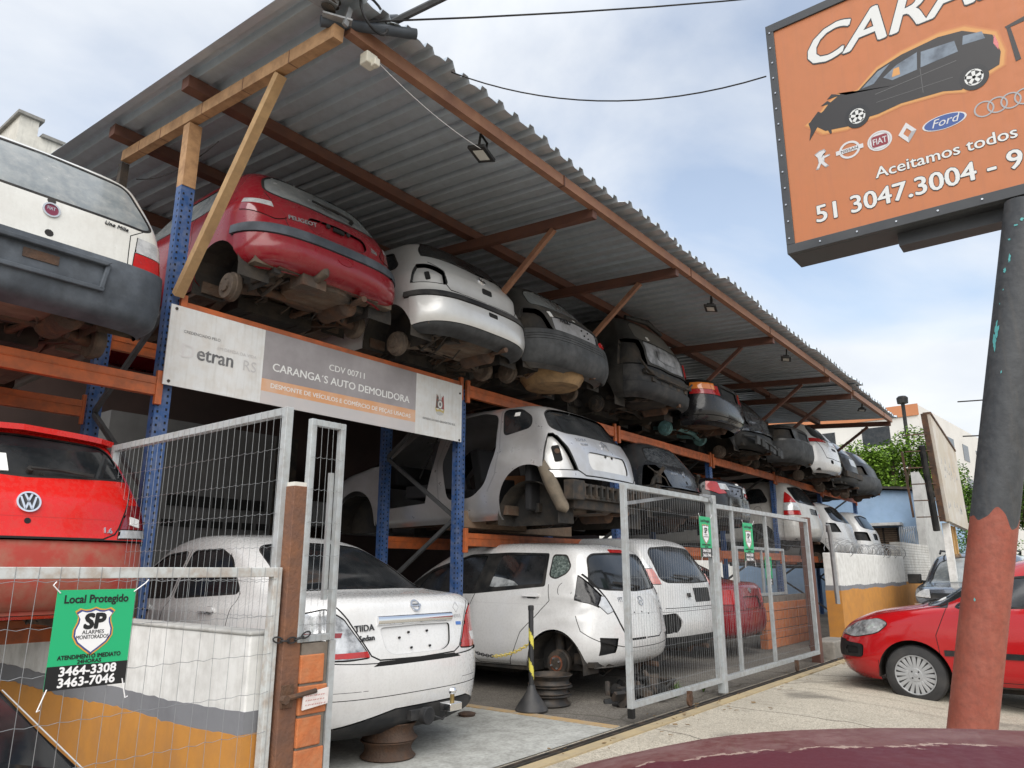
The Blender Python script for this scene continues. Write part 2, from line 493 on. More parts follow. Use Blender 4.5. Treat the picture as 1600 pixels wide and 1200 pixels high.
    def finish(s, paint_m, loc=(0, 0, 0), yaw=0, pitch=0, roll=0, inner=None):
        bm = s.bm; bm.normal_update()
        byt = {}
        for f in bm.faces: byt.setdefault(f[s.tag], []).append(f)
        groups = [('body', [f for t, fs in byt.items() if t == 0 or t >= 1000 for f in fs], None, 0.0, None)]
        for t, (part, m, off, rim) in s.pieces.items():
            if t in byt: groups.append((part, byt[t], m, off, rim))
        for (part, fs, m, off, rim) in groups:
            vid = {}; V = []; NN = []; F = []; MI = []
            fset = set(fs)
            base = {}
            for f in fs:
                for v in f.verts:
                    if v not in vid:
                        vid[v] = len(V); nv = v[s.nl].normalized(); V.append(v.co + nv * off); NN.append(nv)
                F.append([vid[v] for v in f.verts]); MI.append(0 if f[s.tag] < 1000 else f[s.tag] - 1000 + 1)
            if m is not None and abs(off) > 1e-5:
                for f in fs:
                    for e in f.edges:
                        if sum(1 for q in e.link_faces if q in fset) == 1:
                            a, b = e.verts
                            na, nb = a[s.nl].normalized(), b[s.nl].normalized()
                            p0, p1 = V[vid[a]], V[vid[b]]
                            q0 = a.co - na * (.006 if off > 0 else -.0005); q1 = b.co - nb * (.006 if off > 0 else -.0005)
                            fn = (p1 - p0).cross(q0 - p0)
                            fc = f.calc_center_median() - (a.co + b.co) / 2
                            if fn.length < 1e-12: continue
                            fn.normalize()
                            if (fn.dot(fc) > 0) == (off > 0): fn = -fn
                            i = len(V); V += [p0, p1, q1, q0]; NN += [fn] * 4
                            F.append([i, i + 1, i + 2, i + 3]); MI.append(1 if rim else 0)
            me = bpy.data.meshes.new(part)
            me.from_pydata(V, [], F)
            if m is None:
                me.materials.append(paint_m)
                for q in s.mats: me.materials.append(q)
            else:
                me.materials.append(m)
                if rim: me.materials.append(rim)
                MI = [min(i, 1 if rim else 0) for i in MI]
            me.polygons.foreach_set('material_index', MI)
            me.polygons.foreach_set('use_smooth', [True] * len(F))
            me.update()
            me.normals_split_custom_set_from_vertices([tuple(n) for n in NN])
            o = bpy.data.objects.new(part, me); COL.objects.link(o); o.parent = s.root
            if m is None: s.body = o
        bm.free()
        s.root.location = loc; s.root.rotation_euler = (R(pitch), R(roll), R(yaw))
        return s.root

def wheel_arch(c, y, r=.34, z=.29, sides=('left', 'right')):
    poly = circle(y, z, r, 22, 0, 180) + [(y - r, .02), (y + r, .02)]
    for v in sides: c.hole(poly, v, thr=.12)

def underbody(c, m, yw, yf, zf=.30, seed=1, floor_z=.34, hubs=True, drum_m=None, well=True, tank=True, liner_r=.35, lm=None, hub_r=.125, hub_z=.27):
    """floor pan, axle, arms, drums: what hangs below a wheel-less car"""
    rnd = random.Random(seed)
    L, w = c.L, c.W / 2
    b = MB()
    z = floor_z
    wi = w - .30
    # centre floor with ribs, cranked up at the rear and front
    ys = [.16, .30, yw - .38, yw + .38, yw + .75, yf - .5, yf + .3, L - .2]
    zs = [z + .05, z + .04, z + .06, z + .04, z - .10, z - .10, z + .05, z + .05]
    for i in range(len(ys) - 1):
        for (x0, x1) in ((-wi, -wi * .36), (-wi * .36, -wi * .2), (-wi * .2, wi * .2), (wi * .2, wi * .36), (wi * .36, wi)):
            dz = .035 if abs(x0 + x1) < .01 else (.0 if abs(x0) > .3 and abs(x1) > .3 else .018)
            V = [(x0, ys[i], zs[i] + dz), (x1, ys[i], zs[i] + dz), (x1, ys[i + 1], zs[i + 1] + dz), (x0, ys[i + 1], zs[i + 1] + dz)]
            b.add(V, [(0, 1, 2, 3)])
    b.bb((-wi, .14, z - .0), (wi, .20, z + .14))
    # long members and sills
    for sx in (-1, 1):
        for i in range(1, len(ys) - 1):
            b.bar((sx * wi * .86, ys[i], zs[i] - .02), (sx * wi * .86, ys[i + 1], zs[i + 1] - .02), .09, .07)
        b.bb((sx * wi, yw + .33, z - .08), (sx * (w - .10), yf - .36, z + .02))
        b.bb((sx * wi, .18, z), (sx * (w - .10), yw - .34, z + .05))
        # wheel housings
        for yy in (yw, yf):
            arc = circle(yy, .30, liner_r, 12, -8, 188)
            for (p, q) in zip(arc[:-1], arc[1:]):
                b.add([(sx * wi, p[0], p[1]), (sx * (w - .015), p[0], p[1]), (sx * (w - .015), q[0], q[1]), (sx * wi, q[0], q[1])], [(0, 1, 2, 3)], 1)
            b.add([(sx * wi, p[0], p[1]) for p in arc], [tuple(range(len(arc)))], 1)
    for k in range(5):
        yy = yw + .7 + k * .3
        if yy < yf - .5: b.bb((-wi * .9, yy, z - .135), (wi * .9, yy + .06, z - .10))
    if well: b.lathe([(0, .33), (.10, .31), (.13, .25)], (rnd.choice((-.05, .08)), .47, z + .07), (0, 0, -1), 22)
    b.build('underbody', [m, lm or M['under_dark']], c.root, smooth=35)
    if tank:
        b = MB(); b.box((.0, yw + .55, z - .05), (wi * 1.5, .46, .16))
        for x in (-.3, .3): b.bb((x * wi * 1.5 - .02, yw + .30, z - .14), (x * wi * 1.5 + .02, yw + .80, z - .128))
        b.build('fuel_tank', M['under_dark'], c.root, bevel=.04)
    b = MB()
    # exhaust
    b.lathe([(0, .05), (.04, .10), (.06, .104), (.08, .10), (.34, .10), (.36, .104), (.38, .10), (.42, .05)], (wi * .62, .28, z - .04), (0, 1, 0), 18)
    b.path([(wi * .62, .72, z - .04), (wi * .5, yw, z + .0), (wi * .2, yw + .5, z - .08), (.05, yf - .4, z - .13)], .026, 8)
    b.path([(wi * .55, .05, z - .05), (wi * .62, .28, z - .04)], .028, 8)
    for yy in (.34, .60, yw + .3): b.ring(.030, .045, -.006, .006, 0, frame((wi * (.62 if yy < .7 else .34), yy, z - .03), (1, 0, 0), (0, 0, 1)), 14)
    b.build('exhaust', M['rust'], c.root, smooth=35)
    b = MB()
    # hoses, wires and odd brackets
    for k in range(16):
        x = rnd.uniform(-wi, wi); y0 = rnd.uniform(.18, 1.3)
        b.path([(x, y0, z + .02), (x + rnd.uniform(-.1, .1), y0 + .2, z - rnd.uniform(.03, .14)), (x + rnd.uniform(-.2, .2), y0 + .5, z + .0)], .009, 5)
        b.box((rnd.uniform(-wi, wi), rnd.uniform(.2, 1.3), z - .01), (rnd.uniform(.04, .16), rnd.uniform(.04, .16), rnd.uniform(.04, .1)))
    for k in range(9): b.bb((wi * (-.8 + .2 * k), .32, z - .0), (wi * (-.8 + .2 * k) + .025, yw - .1, z + .03))
    for sx in (-1, 1):
        b.path([(sx * wi * .7, yw - .3, z), (sx * wi * .8, yw - .1, z - .12), (sx * wi * .85, yw, hub_z + .1)], .018, 6); b.bb((sx * wi * .9 - .05, yw - .28, z - .06), (sx * wi * .9 + .05, yw - .14, z + .02))
    b.build('hoses_and_brackets', M['iron'] if seed % 2 else m, c.root, smooth=35)
    if hubs:
        a = MB()
        hx = w - .12
        a.path([(-hx + .08, yw, hub_z), (-wi * .6, yw - .02, hub_z + .05), (wi * .6, yw - .02, hub_z + .05), (hx - .08, yw, hub_z)], [.05, .04, .04, .05], 10)
        for sx in (-1, 1):
            a.bar((sx * (hx - .12), yw, hub_z), (sx * wi * .8, yw + .5, z - .02), .07, .06)
            a.tube((sx * wi * .92, yw - .03, hub_z + .02), (sx * wi * .9, yw + .04, z + .26), .026, 10)
            a.path([(sx * wi * .7 + .055 * math.cos(t * .9), yw + .055 * math.sin(t * .9) + .03, hub_z + .06 + t * .012) for t in range(22)], .009, 5)
        a.build('axle', drum_m or M['rust'], c.root, smooth=40)
        for sx in (-1, 1):
            d = MB()
            d.lathe([(0, hub_r * .92), (.015, hub_r), (.05, hub_r), (.055, hub_r * .9), (.085, hub_r * .86), (.09, hub_r * .45), (.105, hub_r * .42), (.108, .03)], (sx * (hx - .09), yw, hub_z), (sx, 0, 0), 24)
            for k in range(4):
                an = k * math.pi / 2 + .5
                d.tube((sx * (hx - .01), yw + .05 * math.cos(an), hub_z + .05 * math.sin(an)), (sx * (hx + .022), yw + .05 * math.cos(an), hub_z + .05 * math.sin(an)), .008, 6)
            d.build('brake_drum', drum_m or M['drum'], c.root, smooth=30)
    return z

def emblem(c, kind, view, u, v, r=.055):
    F = c.surf(view, u, v)
    if F is None: return
    b = MB()
    if kind == 'vw':
        b.ring(r * .84, r, -.012, .012, 0, F); b.prism(circle(0, 0, r * .86, 24), -.012, .002, 1, F)
        for pts in (((-.62, .52), (-.27, -.70), (.0, -.02)), ((.62, .52), (.27, -.70), (.0, -.02))):
            for p, q in zip(pts[:-1], pts[1:]):
                P = Vector((p[0] * r, p[1] * r, 0)); Q = Vector((q[0] * r, q[1] * r, 0)); d = (Q - P).normalized(); n = Vector((-d.y, d.x, 0)) * r * .085
                b.prism([tuple((P - n)[:2]), tuple((Q - n)[:2]), tuple((Q + n)[:2]), tuple((P + n)[:2])], -.004, .009, 0, F)
        for sx in (-1, 1):
            for p, q in (((.30 * sx, .80), (.0, .12)), ):
                P = Vector((p[0] * r, p[1] * r, 0)); Q = Vector((q[0] * r, q[1] * r, 0)); d = (Q - P).normalized(); n = Vector((-d.y, d.x, 0)) * r * .085
                b.prism([tuple((P - n)[:2]), tuple((Q - n)[:2]), tuple((Q + n)[:2]), tuple((P + n)[:2])], -.004, .0085, 0, F)
        return b.build('emblem', [M['chrome'], M['black_badge']], c.root)
    if kind == 'fiat':
        b.ring(r * .8, r, -.012, .010, 0, F); b.prism(circle(0, 0, r * .82, 24), -.012, .004, 1, F)
        b.text('FIAT', F, r * .66, 0, z=.0055, bold=.012, align='CENTER', sx=.72)
        o = b.build('emblem', [M['silver_badge'], mat('emblem_burgundy', (.16, .02, .05), .3), M['white_badge']], c.root)
        return o
    if kind == 'nissan':
        b.ring(r * .76, r, -.01, .008, 0, F)
        b.prism([(-r * 1.15, -r * .2), (r * 1.15, -r * .2), (r * 1.15, r * .2), (-r * 1.15, r * .2)], -.01, .010, 0, F)
        b.text('NISSAN', F, r * .42, 1, z=.0108, bold=.01, align='CENTER')
        return b.build('emblem', [M['silver_badge'], M['black_badge']], c.root)
    if kind == 'citroen':
        for dy in (.45, -.25):
            b.prism([(-r, dy * r - r * .5), (0, dy * r + r * .25), (0, dy * r + r * .7), (-r, dy * r - r * .05)], -.01, .009, 0, F)
            b.prism([(r, dy * r - r * .5), (r, dy * r - r * .05), (0, dy * r + r * .7), (0, dy * r + r * .25)], -.01, .009, 0, F)
        return b.build('emblem', [M['silver_badge']], c.root)
    if kind == 'lion':
        P = [(-.1, 1.0), (.35, 1.05), (.5, .75), (.25, .6), (.3, .3), (.75, .35), (.8, .15), (.3, .05), (.25, -.35), (.6, -.9), (.3, -1.0), (-.05, -.45), (-.3, -1.0), (-.55, -.95), (-.25, -.3), (-.3, .3), (-.55, .75)]
        for i in range(1, len(P) - 1):
            b.prism([(0, .1), (P[i][0], P[i][1]), (P[i + 1][0], P[i + 1][1])] if False else [(P[i][0] * r, P[i][1] * r), (P[i + 1][0] * r, P[i + 1][1] * r), (0, .1 * r)], -.01, .007, 0, F)
        return b.build('emblem', [M['silver_badge']], c.root)
    if kind == 'oval':
        b.ring(r * .8, r, -.01, .008, 0, F, sx=1.3); b.prism(circle(0, 0, r * .82, 24, sx=1.3), -.01, .003, 1, F)
        b.ring(r * .3, r * .5, 0, .007, 0, F, sx=1.5, sy=.9)
        return b.build('emblem', [M['silver_badge'], M['black_badge']], c.root)
    if kind == 'hbadge':
        b.ring(r * .86, r, -.01, .008, 0, F, sx=1.15)
        for x in (-.45, .45): b.bb((x * r - r * .12, -r * .6, -.008), (x * r + r * .12, r * .6, .007), 0, F)
        b.bb((-r * .45, -r * .12, -.008), (r * .45, r * .12, .006), 0, F)
        return b.build('emblem', [M['silver_badge']], c.root)

def lettering(c, txt, view, u, v, size, m=None, bold=.012, align='CENTER', shear=0.0, sx=1.0, name='badge'):
    F = c.surf(view, u, v)
    if F is None: return
    b = MB(); b.text(txt, F, size, 0, z=.004, bold=bold, align=align, shear=shear, extrude=.004, sx=sx)
    return b.build(name, m or M['silver_badge'], c.root)

def wiper(c, x0, z0, x1, z1):
    b = MB()
    p, q = c.surf('rear', x0, z0), c.surf('rear', x1, z1)
    if p is None or q is None: return
    a = p @ Vector((0, 0, .03)); d = q @ Vector((0, 0, .025))
    b.tube(p @ Vector((0, 0, -.01)), a, .02, 10); b.path([a, (a + d) / 2 + Vector((0, -.012, .008)), d], [.011, .009, .006], 6)
    b.bar(a * .35 + d * .65 + Vector((0, .008, .01)) - (d - a) * .28, d + (d - a) * .12 + Vector((0, .008, .008)), .006, .02)
    return b.build('wiper', M['rubber'], c.root, smooth=40)

def handle(c, view, y, z, m, ln=.20):
    F = c.surf(view, y, z)
    if F is None: return
    b = MB()
    b.prism(rrect(-ln / 2, -.018, ln / 2, .022, .018), .012, .03, 0, F)
    b.bb((-ln / 2 + .005, -.012, -.01), (-ln / 2 + .035, .016, .02), 0, F); b.bb((ln / 2 - .035, -.012, -.01), (ln / 2 - .005, .016, .02), 0, F)
    b.prism(rrect(-ln / 2 + .05, -.028, ln / 2 - .04, .030, .026), -.01, .0008, 1, F)
    return b.build('door_handle', [m, M['trim']], c.root, smooth=40, bevel=.004)

def wheel(c, x, y, z, r, side, rim_m, spokes=18, w=.19, rim_r=.66):
    root = MB()
    sx = side
    root.lathe([(-w / 2, r * .66), (-w / 2 + .004, r * .8), (-w / 2 + .02, r * .95), (-w / 2 + .05, r), (w / 2 - .05, r), (w / 2 - .02, r * .95), (w / 2 - .004, r * .8), (w / 2, r * .68), (w / 2 - .02, r * .655)], (x, y, z), (sx, 0, 0), 40)
    t = root.build('wheel', M['tyre'], c.root, smooth=30)
    b = MB()
    F = frame((x, y, z), (0, sx, 0), (0, 0, 1)) if sx > 0 else frame((x, y, z), (0, -1, 0), (0, 0, 1))
    h = w / 2
    b.ring(r * (rim_r - .035), r * (rim_r + .005), h - .03, h - .006, 0, F, 40)
    b.prism(circle(0, 0, r * .22, 24), h - .05, h - .012, 0, F)
    b.prism(circle(0, 0, r * .07, 16), h - .05, h - .006, 0, F)
    for k in range(spokes):
        a = 2 * math.pi * k / spokes; ca, sa = math.cos(a), math.sin(a)
        P = []
        for (rr, tt) in ((r * .19, -.012), (r * (rim_r - .03), -.019), (r * (rim_r - .03), .019), (r * .19, .012)):
            P.append((rr * ca - tt * sa, rr * sa + tt * ca))
        b.prism(P, h - .05, h - .016, 0, F)
    for k in range(4):
        a = math.pi / 4 + k * math.pi / 2
        b.prism(circle(r * .15 * math.cos(a), r * .15 * math.sin(a), r * .03, 8), h - .012, h - .008, 1, F)
    b.prism(circle(0, 0, r * .64, 30), h - .09, h - .07, 1, F)
    b.build('rim', [rim_m, M['trim']], t, smooth=30, bevel=.003)
    return t

ROWS = {
 'hatch': [(.16, .27, .16, .20, .90, .40, 2.8), (.05, .34, .05, .28, .97, .45, 3.0), (0, .48, 0, .45, 1, .5, 3.0), (.02, .63, .03, .60, 1, .5, 3.0),
           (.07, .76, .12, .72, .992, .5, 3.0), (.12, .92, .40, .86, .968, .48, 3.0), (.17, 1.00, 1.0, .97, .93, .44, 3.0),
           (.33, 1.20, 1.35, 1.16, .84, .38, 3.2), (.49, 1.355, 1.75, 1.36, .72, .30, 3.4, .02), (.62, 1.405, 1.95, 1.41, .58, .3, 3.4, .025)],
 'boxy': [(.14, .26, .15, .20, .92, .24, 4), (.02, .32, .05, .28, .985, .26, 4.5), (0, .46, 0, .42, 1.0, .26, 4.5), (.005, .58, .03, .56, 1.0, .25, 4.5), (.04, .72, .10, .70, .995, .22, 4.8),
          (.08, .93, .35, .86, .975, .22, 4.8), (.11, 1.02, 1.0, .95, .955, .22, 4.8), (.22, 1.22, 1.3, 1.18, .875, .22, 4.8), (.32, 1.375, 1.6, 1.37, .785, .24, 4.8), (.39, 1.42, 1.75, 1.41, .69, .25, 4.5)],
 'mpv': [(.14, .32, .15, .25, .90, .45, 2.8), (.04, .40, .05, .30, .97, .5, 2.8), (0, .56, 0, .5, 1, .5, 2.8), (.02, .72, .03, .65, 1, .5, 2.8), (.05, .88, .15, .80, .99, .48, 2.8),
         (.09, 1.02, .35, .95, .965, .45, 2.9), (.14, 1.12, .80, 1.06, .93, .42, 3.0), (.30, 1.34, 1.2, 1.32, .845, .36, 3.2), (.48, 1.53, 1.65, 1.55, .735, .30, 3.4, .02), (.62, 1.59, 1.9, 1.61, .60, .3, 3.4, .02)],
 'suv': [(.12, .34, .15, .30, .92, .38, 3.2), (.03, .42, .05, .36, .985, .4, 3.3), (0, .58, 0, .55, 1, .42, 3.3), (.02, .74, .03, .70, 1, .42, 3.3), (.05, .90, .12, .85, .992, .4, 3.3),
         (.08, 1.05, .35, 1.0, .975, .38, 3.4), (.12, 1.15, 1.0, 1.1, .945, .36, 3.4), (.26, 1.38, 1.35, 1.34, .865, .32, 3.6), (.40, 1.56, 1.75, 1.56, .765, .3, 3.8, .02), (.52, 1.62, 1.95, 1.62, .63, .3, 3.6, .02)],
 'sedan': [(.16, .28, .15, .22, .90, .45, 2.8), (.04, .35, .05, .30, .975, .5, 2.9), (0, .50, 0, .46, 1, .52, 2.9), (.01, .66, .03, .62, 1, .52, 2.9), (.05, .84, .15, .74, .99, .48, 2.9),
           (.08, .97, .40, .86, .965, .42, 3.0), (.15, 1.03, .70, .92, .915, .38, 3.0), (.56, 1.075, 1.05, .98, .885, .36, 3.0), (.93, 1.26, 1.4, 1.2, .80, .35, 3.2), (1.27, 1.41, 1.75, 1.42, .69, .34, 3.4, .01), (1.45, 1.465, 2.0, 1.48, .56, .34, 3.4, .02)],
}
def scaled(name, sz=1.0, dy=None, f=None):
    rows = [list(r) for r in ROWS[name]]
    for i, r in enumerate(rows):
        r[1] *= sz; r[3] *= sz
        if dy and i in dy: r[0] += dy[i]
        if f: f(i, r)
    return rows
# ---------------------------------------------------------------- setting: ground
def node_mat(name, base_rough=.9):
    m = bpy.data.materials.new(name); m.use_nodes = True; MATS[name] = m
    return m, m.node_tree.nodes, m.node_tree.links, m.node_tree.nodes['Principled BSDF']

def aggregate(name, c_lo, c_hi, stain, stain_amt, scale=140, sc2=.45, bump=.5, cracks=False):
    """exposed-aggregate concrete / asphalt with stains"""
    m, N, L, b = node_mat(name); b.inputs['Roughness'].default_value = .92
    t = N.new('ShaderNodeTexCoord')
    v = N.new('ShaderNodeTexVoronoi'); v.inputs['Scale'].default_value = scale; L.new(t.outputs['Object'], v.inputs[0])
    hsv = N.new('ShaderNodeSeparateColor'); L.new(v.outputs['Color'], hsv.inputs[0])
    r = N.new('ShaderNodeValToRGB'); r.color_ramp.elements[0].color = (*c_lo, 1); r.color_ramp.elements[1].color = (*c_hi, 1); L.new(hsv.outputs[0], r.inputs[0])
    n = N.new('ShaderNodeTexNoise'); n.inputs['Scale'].default_value = sc2; n.inputs['Detail'].default_value = 9; n.inputs['Roughness'].default_value = .65; L.new(t.outputs['Object'], n.inputs[0])
    mr = N.new('ShaderNodeMapRange'); mr.inputs[1].default_value = .42; mr.inputs[2].default_value = .68; mr.inputs[4].default_value = stain_amt; L.new(n.outputs[0], mr.inputs[0])
    x = N.new('ShaderNodeMixRGB'); L.new(mr.outputs[0], x.inputs[0]); L.new(r.outputs[0], x.inputs[1]); x.inputs[2].default_value = (*stain, 1)
    n3 = N.new('ShaderNodeTexNoise'); n3.inputs['Scale'].default_value = 6; n3.inputs['Detail'].default_value = 8; n3.inputs['Roughness'].default_value = .75; L.new(t.outputs['Object'], n3.inputs[0])
    mr3 = N.new('ShaderNodeMapRange'); mr3.inputs[1].default_value = .56; mr3.inputs[2].default_value = .70; mr3.inputs[4].default_value = .55; L.new(n3.outputs[0], mr3.inputs[0])
    x3 = N.new('ShaderNodeMixRGB'); L.new(mr3.outputs[0], x3.inputs[0]); L.new(x.outputs[0], x3.inputs[1]); x3.inputs[2].default_value = (*[q * .7 for q in stain], 1)
    last = x3.outputs[0]
    if cracks:
        nd = N.new('ShaderNodeTexNoise'); nd.inputs['Scale'].default_value = 1.6; nd.inputs['Detail'].default_value = 6; L.new(t.outputs['Object'], nd.inputs[0])
        vm = N.new('ShaderNodeMixRGB'); vm.inputs[0].default_value = .22; L.new(t.outputs['Object'], vm.inputs[1]); L.new(nd.outputs['Color'], vm.inputs[2])
        vc = N.new('ShaderNodeTexVoronoi'); vc.feature = 'DISTANCE_TO_EDGE'; vc.inputs['Scale'].default_value = .55; L.new(vm.outputs[0], vc.inputs[0])
        ck = N.new('ShaderNodeMapRange'); ck.inputs[1].default_value = .003; ck.inputs[2].default_value = .007; ck.inputs[3].default_value = .75; ck.inputs[4].default_value = 0; L.new(vc.outputs['Distance'], ck.inputs[0])
        x4 = N.new('ShaderNodeMixRGB'); L.new(ck.outputs[0], x4.inputs[0]); L.new(last, x4.inputs[1]); x4.inputs[2].default_value = (.075, .065, .05, 1)
        no = N.new('ShaderNodeTexNoise'); no.inputs['Scale'].default_value = 1.15; no.inputs['Detail'].default_value = 5; no.inputs['Roughness'].default_value = .5
        mo = N.new('ShaderNodeMapping'); mo.inputs['Location'].default_value = (4.2, 1.3, 0); L.new(t.outputs['Object'], mo.inputs[0]); L.new(mo.outputs[0], no.inputs[0])
        so = N.new('ShaderNodeMapRange'); so.inputs[1].default_value = .60; so.inputs[2].default_value = .70; so.inputs[4].default_value = .6; L.new(no.outputs[0], so.inputs[0])
        x5 = N.new('ShaderNodeMixRGB'); L.new(so.outputs[0], x5.inputs[0]); L.new(x4.outputs[0], x5.inputs[1]); x5.inputs[2].default_value = (.10, .09, .075, 1)
        nt_ = N.new('ShaderNodeTexNoise'); nt_.inputs['Scale'].default_value = 1.0; nt_.inputs['Detail'].default_value = 3
        mt_ = N.new('ShaderNodeMapping'); mt_.inputs['Scale'].default_value = (3.4, .25, 1); mt_.inputs['Rotation'].default_value = (0, 0, .25); L.new(t.outputs['Object'], mt_.inputs[0]); L.new(mt_.outputs[0], nt_.inputs[0])
        st_ = N.new('ShaderNodeMapRange'); st_.inputs[1].default_value = .56; st_.inputs[2].default_value = .66; st_.inputs[4].default_value = .32; L.new(nt_.outputs[0], st_.inputs[0])
        x6 = N.new('ShaderNodeMixRGB'); L.new(st_.outputs[0], x6.inputs[0]); L.new(x5.outputs[0], x6.inputs[1]); x6.inputs[2].default_value = (.15, .135, .11, 1)
        last = x6.outputs[0]
    L.new(last, b.inputs['Base Color'])
    bp = N.new('ShaderNodeBump'); bp.inputs['Strength'].default_value = bump; bp.inputs['Distance'].default_value = .006; L.new(v.outputs['Distance'], bp.inputs['Height']); L.new(bp.outputs[0], b.inputs['Normal'])
    return m

def sstep(a, b, x):
    t = min(1, max(0, (x - a) / (b - a))); return t * t * (3 - 2 * t)
def ground_z(x, y):
    zs = -.55 + .42 * sstep(4.6, 7.6, x)
    return zs * (1 - sstep(.5, 2.5, y)) if y < 2.5 else 0.0
def sheet(name, xs, ys, zf, m, kind='structure'):
    V = [(x, y, zf(x, y)) for y in ys for x in xs]; nx = len(xs)
    F = [(j * nx + i, j * nx + i + 1, (j + 1) * nx + i + 1, (j + 1) * nx + i) for j in range(len(ys) - 1) for i in range(nx - 1)]
    o = MB().add(V, F).build(name, m, smooth=60); o['kind'] = kind
    return o
GRD = aggregate('pavement_aggregate', (.32, .285, .225), (.60, .545, .445), (.30, .265, .21), .5, 105, .55, .7, True)
far = [-900, -200, -60, -20, -8, -4, -2, -1, 0, .5, 1, 1.5, 2, 2.5, 3.2, 5, 9, 20, 60, 200, 900]
sheet('ground', sorted(set([-900, -200, -40, -10] + list(range(-6, 16)) + [20, 30, 60, 200, 900])), far, ground_z, GRD)
YARD = aggregate('worn_yard_asphalt', (.10, .09, .075), (.26, .235, .20), (.07, .063, .055), .6, 100, .8, .7, True)
sheet('yard_floor', [5.66, 8, 12, 24], [3.33, 5, 9.4, 11.4], lambda x, y: .004, YARD)
SLAB = mat('grey_concrete_slab', (.47, .475, .445), .85, dirt=[((.29, .29, .265), .7, 1.1), ((.19, .185, .165), .5, 7), ((.14, .135, .12), .4, 40)], bump=(.15, 60))
sheet('concrete_slab', [-6, 2.3, 4.5, 5.655], [3.33, 5, 9.4, 11.4], lambda x, y: .008, SLAB)
o = MB().bb((5.55, 3.34, .008), (5.655, 9.0, .014)).build('painted_line', mat('worn_ochre_line', (.42, .28, .13), .8, dirt=((.30, .28, .24), .75, 9)))
o['kind'] = 'structure'
# gate rail and its strip of worn kerb
b = MB(); b.bb((3.2, 3.20, -.02), (12.2, 3.215, .022), 0); b.bb((3.2, 3.245, -.02), (12.2, 3.26, .022), 0)
b.bb((3.2, 3.216, -.02), (12.2, 3.244, .008), 0)
o = b.build('gate_rail', M['iron']); set_props(o, 'dark steel floor rail the sliding gate runs on', 'rail')
b = MB(); b.bb((3.2, 3.09, -.05), (12.2, 3.195, .012)); o = b.build('threshold_strip', mat('yellowed_concrete', (.42, .33, .19), .9, dirt=((.26, .22, .16), .6, 5))); o['kind'] = 'structure'
b = MB(); b.box((11.95, 3.42, .10), (.85, .34, .30)); o = b.build('concrete_kerb_block', mat('old_concrete', (.27, .25, .22), .95, dirt=((.14, .13, .11), .6, 6), bump=(.5, 40)), bevel=.02); set_props(o, 'low grey concrete kerb block at the foot of the brown gate post', 'kerb')
# fallen leaves and grit along the rail
rnd = random.Random(4)
b = MB()
for k in range(90):
    x = rnd.uniform(4.5, 12.5); y = 3.15 + rnd.gauss(0, .10) - (.2 if rnd.random() < .2 else 0); a = rnd.uniform(0, 6.3); s = rnd.uniform(.006, .020)
    b.box((x, y, .012 + rnd.random() * .01), (s * 2, s, .003), 0, Matrix.Rotation(a, 3, 'Z') @ Matrix.Rotation(rnd.uniform(-.4, .4), 3, 'X'))
o = b.build('leaf_litter', mat('dry_leaf', (.20, .13, .06), .9)); o['kind'] = 'stuff'
def weed(x, y, s, lab):
    r = random.Random(int(x * 100)); b = MB()
    for k in range(26):
        a = r.uniform(0, 6.28); h = r.uniform(.4, 1) * s; d = r.uniform(.2, .7) * s
        p = Vector((x, y, 0)); q = p + Vector((math.cos(a) * d * .4, math.sin(a) * d * .4, h * .7)); w = p + Vector((math.cos(a) * d, math.sin(a) * d, h * r.uniform(.5, 1)))
        n = Vector((-math.sin(a), math.cos(a), 0)) * .006
        b.add([p - n, p + n, q + n * 1.2, q - n * 1.2, w], [(0, 1, 2, 3), (3, 2, 4)])
    o = b.build('weed', mat('weed_green', (.09, .15, .035), .7)); set_props(o, lab, 'weed')
weed(7.25, 3.62, .20, 'taller green weed tuft growing inside the sliding gate'); weed(7.75, 3.55, .14, 'low green weed tuft just inside the gate nearer the post')

# ---------------------------------------------------------------- storage rack
BLUE = mat('rack_blue', (.022, .078, .235), .45, dirt=[((.02, .04, .10), .5, 5), ((.30, .30, .30), .25, 16)])
ORANGE = mat('rack_orange', (.50, .115, .025), .45, dirt=[((.22, .07, .03), .5, 4), ((.10, .06, .04), .4, 12)])
GALV = mat('galvanised_steel', (.34, .35, .36), .45, .6, dirt=((.16, .16, .16), .5, 7))
DSTEEL = mat('dull_steel', (.11, .115, .12), .5, .5, dirt=((.06, .055, .05), .5, 9))
RF, RB = 5.52, 6.72
rack = empty('storage_rack', (2.64, RF, 0), label='long blue and orange pallet rack carrying two decks of wrecked cars under the canopy', cat='rack')
def post(X, Y, z0, z1, holes_=True):
    b = MB()
    b.bb((X - .058, Y - .042, z0), (X + .058, Y + .042, z1), 0)
    b.bb((X - .009, Y - .0435, z0), (X + .009, Y - .042, z1), 0)
    if holes_:
        z = z0 + .06
        while z < z1 - .03:
            for sx in (-.033, .033):
                zz_ = z + (.025 if sx > 0 else 0)
                b.bb((X + sx - .0075, Y - .0432, zz_), (X + sx + .0075, Y - .0422, zz_ + .019), 1)
            b.bb((X - .0592, Y - .026, z), (X - .0582, Y - .012, z + .019), 1)
            z += .052
    o = b.build('upright', [BLUE, M['seam']], rack); o.matrix_parent_inverse = Matrix.Translation((-2.64, -5.52, 0)); return o
def rp(b, name, m, **k):
    o = b.build(name, m, rack, **k); o.matrix_parent_inverse = Matrix.Translation((-2.64, -5.52, 0)); return o
PX = [-.70, 2.65, 6.04, 9.43, 12.84, 16.2, 19.6, 23.0]
